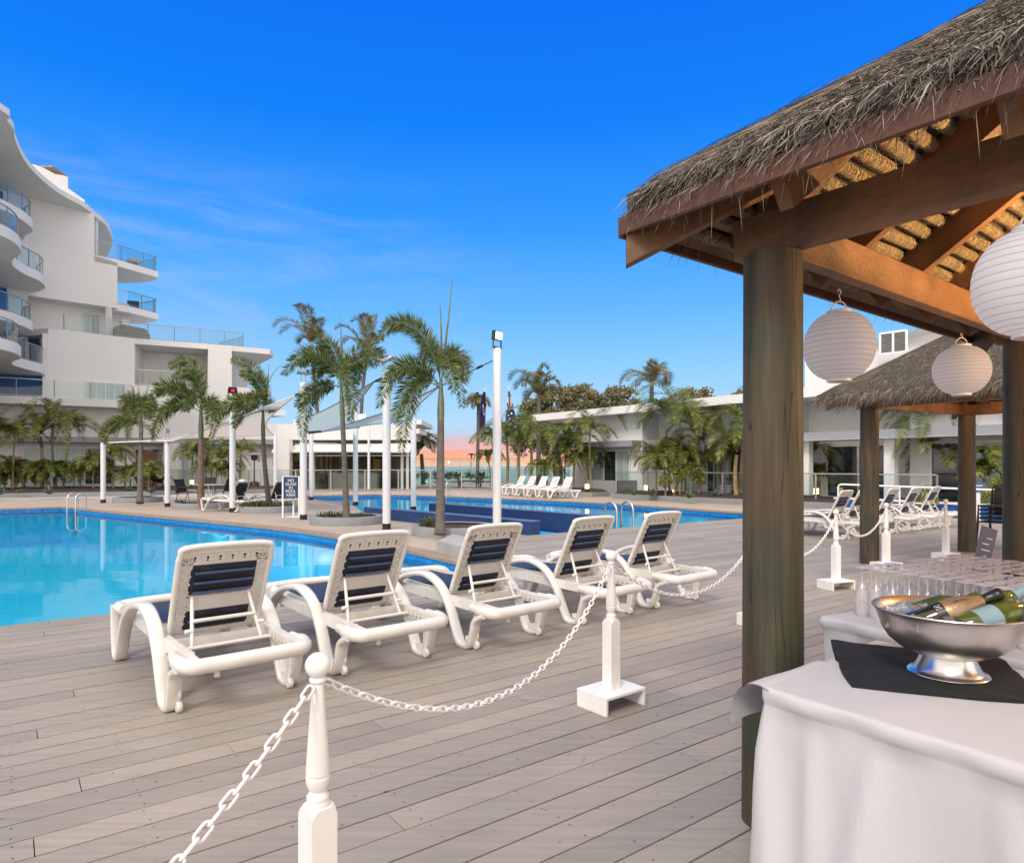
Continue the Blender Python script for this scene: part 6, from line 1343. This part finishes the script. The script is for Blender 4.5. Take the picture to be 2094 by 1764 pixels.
for i, (px, py, r, lab) in enumerate([(2006,1030,0.5,'yellow lime shrub behind the small blue sign'),(2046,998,0.4,'yellow lime shrub beyond the handrail'),(1890,1018,0.4,'lime shrub behind the far lounger backs')]): shrub(P(px,py,19.6), r*0.8, lab, 'leaf_lime', 20+i, 300)
rosette(P(2040,1047,17.8), 0.35, 'red bromeliad behind the stacked black chairs', 'leaf_red', 3, 30, None)
# ------------------------------------------------------------------ broad trees behind the villas
def tree(label, Y, blobs, base, seed, leaf=0.34, dens=1.0, group='broad olive trees beyond the villas'):
    rd = random.Random(seed); bs = P(base[0], HY+(H)*F/Y, Y); t = thing('broad_tree', label, 'tree', tuple(bs), group=group); tr = MB(); fork = bs + Vector((0,0,2.2)); tr.tube([bs,bs+Vector((0.1,0,1.1)),fork],[0.42,0.34,0.3],10); cr = MB()
    for (px, py, rx, rz) in blobs:
        c = P(px,py,Y+rd.uniform(-1.5,1.5)); ax_, az = rx/F*Y, rz/F*Y; tr.tube(bez([fork,fork.lerp(c,0.3)+Z3*0.6,fork.lerp(c,0.7)+Z3*0.3,c],8),[0.17-0.016*i for i in range(9)],6)
        sub = []
        for k in range(max(8,int(ax_*az*14))):
            v = Vector((rd.gauss(0,1),rd.gauss(0,1),rd.gauss(0,1))).normalized()*(rd.uniform(0.55,1.0)); sub.append((c+Vector((v.x*ax_,v.y*ax_*0.9,v.z*az)), rd.uniform(0.3,0.62)))
        for s, q in sub:
            tr.tube([c,c.lerp(s,0.6)+Z3*0.1,s],[0.035,0.022,0.01],4)
            for j in range(int(85*dens)):
                v = Vector((rd.gauss(0,1),rd.gauss(0,1),rd.gauss(0,0.7))); v = v.normalized()*q*rd.random()**0.45; d = (v.normalized()*0.6+Vector((rd.uniform(-1,1),rd.uniform(-1,1),rd.uniform(-.5,1)))).normalized(); cr.blade(s+v, d, leaf*rd.uniform(0.6,1.2), leaf*0.22, Vector((rd.uniform(-1,1),rd.uniform(-1,1),rd.uniform(-1,1))), 0.1)
    build(tr, 'trunk', M['branch'], t, smooth=60, recalc=False); build(cr, 'crown', M['leaf_tree'], t, recalc=False)
tree('largest broad tree with an open olive crown behind the queen palm', 55, [(1100,835,34,24),(1140,815,40,24),(1190,808,46,26),(1235,815,40,22),(1085,868,26,22),(1130,860,40,24),(1180,845,40,18),(1065,900,24,26),(1110,905,40,26)], (1140,0), 61)
tree('spreading tree top showing above the villa roof between the two queen palms', 58, [(1275,800,18,16),(1285,830,26,14),(1300,838,26,10),(1255,838,30,12)], (1280,0), 62, dens=0.9)
tree('small tree top above the villa roof just past the second queen palm', 56, [(1443,812,18,12),(1425,822,18,10),(1462,824,20,9),(1405,812,16,10)], (1440,0), 63, dens=0.9)
tree('leafy palm green tree top beside the thick log above the villa roof', 50, [(1522,812,16,14),(1535,822,18,12)], (1525,0), 64, dens=0.9)
# ------------------------------------------------------------------ flags
def flagpole(px, pt, label):
    p = P(px, 990, 55.0); top = P(px, pt, 55.0); b = MB(); b.tube([(p.x,p.y,PZ),(p.x,p.y,top.z)], [0.05,0.03], 8); b.tube([(p.x,p.y,top.z),(p.x,p.y,top.z+0.12)], 0.05, 8); return tag(build(b, 'flagpole', M['trim_white']), label, 'flagpole', 'white flagpoles at the beach')
def flag(x0, y0, poly, mats, fn, label):
    """a limp flag: rows of its outline from top to bottom, folds running down"""
    rows = []; n = 14
    for i in range(n+1):
        t = i/n; f = t*(len(poly)-1); j = min(int(f),len(poly)-2); a = [poly[j][k]+(poly[j+1][k]-poly[j][k])*(f-j) for k in range(3)]
        rows.append([P(a[1]+(a[2]-a[1])*u/10, a[0], 54.9+0.10*math.sin(u*1.9+t*2)) for u in range(11)])
    b = MB()
    for i in range(n):
        for j in range(10):
            b.mi = fn((i+0.5)/n,(j+0.5)/10); b.add([rows[i][j],rows[i][j+1],rows[i+1][j+1],rows[i+1][j]],[(0,1,2,3)])
    return tag(build(b, 'flag', mats, recalc=False), label, 'flag')
flagpole(992,796,'thin white flagpole carrying the dark purple banner'); flagpole(1040.5,792,'thin white flagpole carrying the blue starred flag')
fp = mat('purple_flag_cloth',(0.04,0.03,0.13),0.8); fnv = mat('navy_flag_cloth',(0.02,0.05,0.17),0.8); fred = mat('red_flag_cloth',(0.22,0.03,0.05),0.8)
f1 = flag(0,0,[(801,988,993),(825,983,993.5),(850,979,993),(878,980,992.5),(888,981,989)],[fp],lambda t,u:0,'limp dark purple banner with two pale letters')
text_mesh('CI', 1.05, 'lettering', M['trim_white'], f1, lambda co: P(988.6,838,54.65) + Vector((co.y*0.0+co.x*0.12+0.0, 0, 0)) + Vector((-co.y*0.55*0+co.y*0.10, 0, -co.x*0.9+co.y*0.25)))
def ens(t,u):
    if t < 0.42:
        if abs(t-0.21) < 0.03 or abs(u-0.5) < 0.06: return 2
        if abs(t-0.21) < 0.085 or abs(u-0.5) < 0.17 or abs((t-0.21)*2.2-(u-0.5)*0.9) < 0.06 or abs((t-0.21)*2.2+(u-0.5)*0.9) < 0.06: return 1
    return 0
f2 = flag(0,0,[(799,1039.5,1042.5),(820,1037,1047),(845,1034.5,1053),(866,1033,1058),(876,1032,1047)],[fnv,M['trim_white'],fred],ens,'limp blue flag with a crossed canton and white stars')
b = MB()
for px, py, r in ((1046,845,0.11),(1042,856,0.08),(1049,860,0.09),(1045,866,0.08),(1040,849,0.07)):
    c = P(px,py,54.6); b.add([c]+[c+Vector((math.cos(PI*k/7+PI/2),0,math.sin(PI*k/7+PI/2)))*(r if k % 2 == 0 else r*0.5) for k in range(14)], [(0,1+k,1+(k+1)%14) for k in range(14)])
build(b, 'star', M['trim_white'], f2, recalc=False)
lp = P(964,990,58); t = thing('lamp_post', 'thin dark lamp post standing before the sunset by the beach', 'street lamp', (lp.x,lp.y,PZ)); zt_ = P(964,929,58).z
b = MB(); b.tube([(lp.x,lp.y,PZ),(lp.x,lp.y,zt_)], 0.06, 8); build(b, 'pole', M['black_metal'], t); b = MB(); b.lathe([(0,0.12),(0.12,0.1),(0.34,0.02),(0.34,-0.02),(0,-0.06)], (lp.x,lp.y,zt_), 14); build(b, 'lamp_head', M['black_metal'], t, smooth=40)
# ------------------------------------------------------------------ picnic tables and lit succulents near the sea
def picnic(x, y, rz, label):
    t = thing('picnic_table', label, 'picnic table', (x,y,PZ), rz, 'weathered picnic tables by the sea fence')
    b = MB(); b.box((-0.95,-0.36,0.70),(0.95,0.36,0.76)); build(b, 'tabletop', M['bench'], t, local=True, bevel=0.01)
    for s in (-1,1):
        b = MB(); b.box((-0.95,s*0.68-0.14,0.41),(0.95,s*0.68+0.14,0.46)); build(b, 'bench_seat', M['bench'], t, local=True)
        b = MB(); b.beam((s*0.7,-0.72,0.36),(s*0.7,0.72,0.36),0.05,0.09); b.beam((s*0.7,-0.2,0.70),(s*0.7,-0.62,0.0),0.05,0.1); b.beam((s*0.7,0.2,0.70),(s*0.7,0.62,0.0),0.05,0.1); build(b, 'leg_frame', M['bench'], t, local=True)
picnic(-4.2,44.5,0.15,'weathered picnic table behind the stout foxtail trunk'); picnic(-1.6,44.8,-0.1,'weathered picnic table just before the tallest post'); picnic(-2.9,47.3,0.1,'weathered picnic table nearest the sea screen')
for i, px in enumerate((846,870,893,918,936,960,985)):
    p = P(px, 972, 46.0+(i%2)*0.6); b = MB(); g = 'spiky agaves by the sea fence'
    o = rosette((p.x,p.y,0.55), 0.75, ['spiky agave behind the shade post at the cafe corner','green lit spiky agave beside the short dark palm','spiky agave just before the stout palm trunk','green lit spiky agave beyond the stout palm trunk','spiky agave above the first picnic bench','spiky agave below the beach lamp post','spiky agave beside the tallest post'][i], seed=200+i, n=34, group=g)
    if i in (1,3): 
        q = Vector((p.x+0.1,p.y-0.35,0.35)); l = MB(); l.lathe([(0,0),(0.06,0),(0.07,0.08),(0,0.08)], q, 10); tag(build(l, 'garden_uplight', M['lamp_green']), 'small green garden uplight glowing at the agave '+('beside the short palm' if i == 1 else 'past the stout palm'), 'garden light')
# ------------------------------------------------------------------ steel ladder hoops
def ladder(px, py, wpx, hpy, label, dirv, Y):
    c = G(px,py,0); t = thing('pool_ladder', label, 'pool ladder', (c.x,c.y,0), group='steel ladder hoops at the pools'); d = Vector((dirv[0],dirv[1],0)).normalized(); n = Vector((-d.y,d.x,0))
    for s in (-1,1):
        b = MB(); o = Vector((c.x,c.y,0)) + d*wpx*s*0.5; h = hpy; r = 0.19
        pts = [o - n*0.12*0 + Z3*-0.9, o+Z3*(h-r)] + [o + n*(r-r*math.cos(PI*k/10)) + Z3*(h-r+r*math.sin(PI*k/10)) for k in range(1,10)] + [o+n*2*r+Z3*(h-r), o+n*2*r+Z3*-0.02]; b.tube(pts, 0.024, 10); build(b, 'hoop', M['steel'], t, smooth=60)
    b = MB()
    for z in (-0.3,-0.55,-0.8): b.beam(Vector((c.x,c.y,z))-d*wpx*0.5, Vector((c.x,c.y,z))+d*wpx*0.5, 0.08, 0.025)
    build(b, 'tread', M['steel'], t)
ladder(146,1038.5,0.42,0.5,'steel ladder hoops at the far corner of the near pool', (0.9,-0.35), 0)
ladder(1278,1079.5,0.55,0.60,'steel ladder hoops at the deck edge of the lap pool behind the last poolside loungers', (0.8,0.6), 0)
ladder(907,1014,0.3,0.72,'small steel ladder rail at the far edge of the lap pool below the cafe', (0.95,-0.3), 0)
pool_lamp(245,1052,'lit pool lamp under the smallest foxtail palm',(0.6,-0.8,0)); pool_lamp(362,1064,'lit pool lamp below the patio chairs',(-0.6,-0.8,0)); pool_lamp(489.6,1081,'lit pool lamp below the rules sign',(-0.6,-0.8,0)); pool_lamp(636.5,1104,'lit pool lamp below the slender ringed palm',(-0.7,-0.7,0))
pool_lamp(1152,1032,'lit pool lamp in the lap pool below the white loungers',(-0.85,-0.5,0)); pool_lamp(1295,1038,'lit pool lamp in the lap pool behind the ladder hoops',(-0.85,-0.5,0)); pool_lamp(1456,1053,'lit pool lamp in the lap pool near the thick green log',(-0.85,-0.5,0)); pool_lamp(675,1019,'lit pool lamp at the cafe end of the lap pool',(0.7,-0.7,0))
def skimmer(px, py, label):
    p = G(px,py,-0.07); b = MB(); d = Vector((0.54,-0.84,0)) if px > 1000 else Vector((0.8,-0.6,0)); b.beam(p-d*0.16, p+d*0.16, 0.06, 0.07); tag(build(b, 'skimmer_slot', M['hole']), label, 'pool skimmer', 'dark skimmer slots in the pool walls')
skimmer(1009+0,1019,'dark skimmer slot behind the tallest post'); skimmer(1233,1030,'dark skimmer slot below the villa door'); skimmer(1430,1043,'dark skimmer slot below the villa bed'); skimmer(930,1016,'dark skimmer slot beyond the stout palm trunk')
# ------------------------------------------------------------------ rules sign
sg = G(595,1058,PZ); Ys = sg.y; t = thing('pool_sign', 'navy pool rules sign in white capitals on a white frame beside a shade post', 'sign', (sg.x,Ys,PZ))
sw, z0, z1 = 29/F*Ys, P(0,1018,Ys).z-PZ, P(0,974.5,Ys).z-PZ
b = MB(); b.box((-sw/2,-0.012,z0),(sw/2,0.012,z1)); build(b, 'sign_board', mat('navy_sign_paint',(0.012,0.035,0.10),0.4), t, local=True, bevel=0.006)
b = MB()
for x in (-sw/2-0.03,sw/2+0.03): b.box((x-0.02,-0.02,0),(x+0.02,0.02,z1+0.02))
b.box((-0.02,0.20,0),(0.02,0.24,z0)); b.beam((0,0.22,z0),(0,0.0,z0+0.1),0.03,0.03); b.box((-sw/2-0.02,-0.02,z1+0.001),(sw/2+0.02,0.02,z1+0.02)); b.box((-sw/2,0.19,0.0),(sw/2,0.25,0.03)); build(b, 'frame', M['trim_white'], t, local=True)
zc = (z0+z1)/2; text_mesh('NO\nGLASS\nIN\nPOOL\nAREA', 0.112, 'lettering', M['trim_white'], t, lambda co: Vector((co.x,-0.016,zc+co.y*1.08-0.012)))
sg = P(1999,998,17.6); t = thing('depth_sign', 'small blue and white notice on a white timber stake beyond the far logs', 'sign', (sg.x,sg.y,PZ)); h = sg.z-PZ
b = MB(); b.box((-0.05,-0.03,0),(0.05,0.03,h-0.1)); build(b, 'stake', M['wall2'], t, local=True); b = MB(); b.box((-0.16,-0.05,h-0.1),(0.16,-0.031,h+0.15)); build(b, 'board', mat('sign_blue',(0.04,0.09,0.22),0.5), t, local=True); b = MB(); b.box((-0.13,-0.053,h-0.05),(0.13,-0.0505,h-0.01)); b.box((-0.10,-0.053,h+0.06),(0.10,-0.0505,h+0.08)); build(b, 'print', M['trim_white'], t, local=True)
# ------------------------------------------------------------------ patio furniture
def patio_chair(x, y, rz, label, z=PZ, group='dark mesh patio chairs'):
    t = thing('patio_chair', label, 'chair', (x,y,z), rz, group); mm = M['black_metal']
    b = MB(); b.grid([[Vector((-0.25+0.5*i/4,-0.25+0.5*j/4,0.43-0.02*math.sin(PI*i/4))) for i in range(5)] for j in range(5)]); build(b, 'seat', M['sling'], t, local=True)
    b = MB(); b.grid([[Vector((-0.25+0.5*i/4,0.25+0.16*j/4,0.43+0.52*j/4)) for i in range(5)] for j in range(5)]); build(b, 'backrest', M['sling'], t, local=True)
    for s in (-1,1):
        b = MB(); b.tube([(s*0.26,0.36,0.0),(s*0.26,0.20,0.40),(s*0.26,0.27,0.5),(s*0.26,0.42,0.97)],0.014,6); b.tube([(s*0.26,-0.34,0.0),(s*0.26,-0.24,0.43),(s*0.26,0.24,0.43)],0.014,6); b.tube([(s*0.27,-0.24,0.43),(s*0.28,-0.22,0.64),(s*0.28,0.3,0.64)],0.013,6); build(b, 'side_frame', mm, t, local=True, smooth=50)
p = G(383,1028,PZ); patio_chair(p.x,p.y,R(75),'dark mesh patio chair facing the white patio table'); p = G(441,1026,PZ); patio_chair(p.x,p.y+0.8,R(-110),'dark mesh patio chair on the far side of the white patio table'); p = G(410,1019,PZ); patio_chair(p.x,p.y+0.8,R(10),'dark mesh patio chair hidden behind the reddish trunk')
p = G(430,1028,PZ); t = thing('patio_table', 'white patio table behind the reddish palm trunk', 'table', (p.x-0.3,p.y+0.5,PZ)); b = MB(); b.lathe([(0,0.70),(0.6,0.70),(0.62,0.72),(0.6,0.735),(0,0.735)], n=28); build(b, 'tabletop', M['trim_white'], t, local=True, smooth=40)
for a in range(4): b = MB(); c_, s_ = math.cos(a*PI/2+0.5), math.sin(a*PI/2+0.5); b.tube(catmull([(c_*0.15,s_*0.15,0.70),(c_*0.22,s_*0.22,0.45),(c_*0.16,s_*0.16,0.25),(c_*0.42,s_*0.42,0.0)],4),0.018,6); build(b, 'leg', M['trim_white'], t, local=True, smooth=50)
p = P(528,1000,38.0); t = thing('patio_heater', 'tall dark patio heater with a pale disc hood behind the dark loungers', 'patio heater', (p.x,p.y,PZ)); h = P(0,931,38).z-PZ
hx = P(528,0,38).x; x0 = P(520,0,38).x-hx
b = MB(); b.lathe([(0,0),(0.25,0),(0.25,0.5),(0.22,0.6),(0.05,0.62),(0.035,0.7),(0.035,1.8),(0,1.8)], (x0,0,0), 16); build(b, 'stand', M['black_metal'], t, local=True, smooth=40); b = MB(); b.lathe([(0,1.8),(0.12,1.8),(0.17,1.86),(0.17,2.05),(0.12,2.1),(0,2.1)], (x0,0,0), 16); build(b, 'burner', M['black_metal'], t, local=True, smooth=40)
b = MB(); b.lathe([(0,2.14),(0.42,2.11),(0.43,2.13),(0.2,2.22),(0,2.24)], (x0,0,0), 24); build(b, 'hood', M['rail'], t, local=True, smooth=40)
p = P(326,1010,36.0); t = thing('barbecue', 'small dark kettle grill on thin legs by the open door', 'barbecue', (p.x-0.1,p.y,PZ)); b = MB(); b.lathe([(0,0.62),(0.2,0.65),(0.33,0.78),(0.34,0.84),(0.30,0.93),(0.12,1.0),(0,1.01)], n=18); build(b, 'bowl', M['black_metal'], t, local=True, smooth=40)
for a in (-0.28,0.28): b = MB(); b.beam((a,-0.2,0),(a*0.8,0.1,0.75),0.03,0.03); b.beam((a,0.25,0),(a*0.8,-0.05,0.75),0.03,0.03); build(b, 'leg', M['black_metal'], t, local=True)
p = G(258,700,10.08); t = thing('covered_barbecue', 'grey covered barbecue on the tower terrace behind the glass rail', 'barbecue', (-26.2,46.6,10.08), R(38))
b = MB(); b.ext([(-1.1,0,0.06),(1.1,0,0.06),(1.1,0,0.55),(0.8,0,0.95),(-0.6,0,1.1),(-1.1,0,0.85)], (0,0.7,0)); build(b, 'cover', mat('grey_green_cover',(0.16,0.16,0.13),0.8), t, local=True, bevel=0.05)
# stacked black chairs at the far log
for k in range(5):
    t = thing('stacking_chair', 'black stacking chair '+['at the bottom of the stack by the furthest log','second from the bottom of the stack by the furthest log','in the middle of the stack by the furthest log','second from the top of the stack by the furthest log','on top of the stack by the furthest log'][k], 'chair', (8.75-k*0.02,12.2-k*0.03,k*0.075), R(-60), 'black chairs stacked by the furthest log')
    b = MB(); b.box((-0.22,-0.2,0.43),(0.22,0.22,0.455)); build(b, 'seat', M['black_metal'], t, local=True, bevel=0.01)
    b = MB(); b.tube(catmull([(-0.2,0.24,0.5),(-0.2,0.30,0.72),(-0.14,0.33,0.80),(0.14,0.33,0.80),(0.2,0.30,0.72),(0.2,0.24,0.5)],4),0.014,6); b.grid([[Vector((-0.17+0.34*i/4,0.30+0.02*math.sin(PI*i/4),0.58+0.2*j/2)) for i in range(5)] for j in range(3)]); build(b, 'backrest', M['black_metal'], t, local=True)
    for sx in (-1,1):
        for y, e in ((-0.19,-0.23),(0.2,0.28)): b = MB(); b.tube([(sx*0.2,y,0.43),(sx*0.215,e,0)],0.013,6); build(b, 'leg', M['black_metal'], t, local=True)
# ------------------------------------------------------------------ bollard lamps in the beds
for px, py, Y, lab in ((1200.5,994,33.0,'lit bollard lamp at the head of the front white lounger'),(1321.5,997,31.0,'lit bollard lamp on a black post at the villa corner'),(1112,986,36.5,'lit bollard lamp behind the middle white lounger'),(494,984.5,37.0,'lit bollard lamp behind the dark lounger'),(392.5,985.5,38.0,'lit bollard lamp below the lit doorway'),(1669,1004,26.3,'lit bollard lamp just past the thick green log'),(1294,1008,30.7,'small white spot lamp at the corner of the villa bed'),(1377.5,1003,29.5,'thin white garden spike lamp under the largest villa palm')):
    p = P(px,py,Y); small = 'white' in lab and 'white lounger' not in lab; w = 0.045 if small else 0.095; h = 0.10 if small else 0.22
    t = thing('bollard_lamp', lab, 'garden lamp', (p.x,p.y,0.1), group='small garden lamps in the beds'); b = MB(); b.tube([(0,0,0),(0,0,p.z-0.1-h/2)], w*0.85, 12); build(b, 'stem', M['trim_white'] if small else M['black_metal'], t, local=True, smooth=40)
    b = MB(); z = p.z-0.1; b.tube([(0,0,z-h/2),(0,0,z+h/2)], w, 12); build(b, 'lens', M['lamp_warm'], t, local=True, smooth=40); b = MB(); b.tube([(0,0,z+h/2),(0,0,z+h/2+0.04)], w*1.1, 12); build(b, 'cap', M['trim_white'] if small else M['black_metal'], t, local=True, smooth=40)
# spotted towel over the villa fence
p = P(1483,990,28.0); b = MB(); tw_ = mat('mauve_towel',(0.35,0.26,0.36),0.9); b.grid([[Vector((p.x-0.28+0.56*i/10,p.y+0.03*math.sin(i*1.4),p.z-0.45*j/6)) for i in range(11)] for j in range(7)])
b.mi = 1
for i in range(5):
    for j in range(4):
        q = Vector((p.x-0.22+0.11*i+0.05*(j%2),p.y-0.04,p.z-0.07-0.10*j)); b.add([q+Vector((0.022*math.cos(PI*k/4),0,0.022*math.sin(PI*k/4))) for k in range(8)], [tuple(range(8))])
tag(build(b, 'beach_towel', [tw_,M['trim_white']], recalc=False), 'mauve spotted towel hanging over the villa fence', 'towel')
fv = thing('glass_fence', 'low glass fence before the villa windows among the palms', 'fence', (9,29,PZ)); railing(fv, [VW(5.0,-1.6)[:],VW(10.2,-1.5)[:],VW(19,-1.4)[:]], PZ, 1.2, 2.0, 'rail', low=0.1, post_w=0.05)
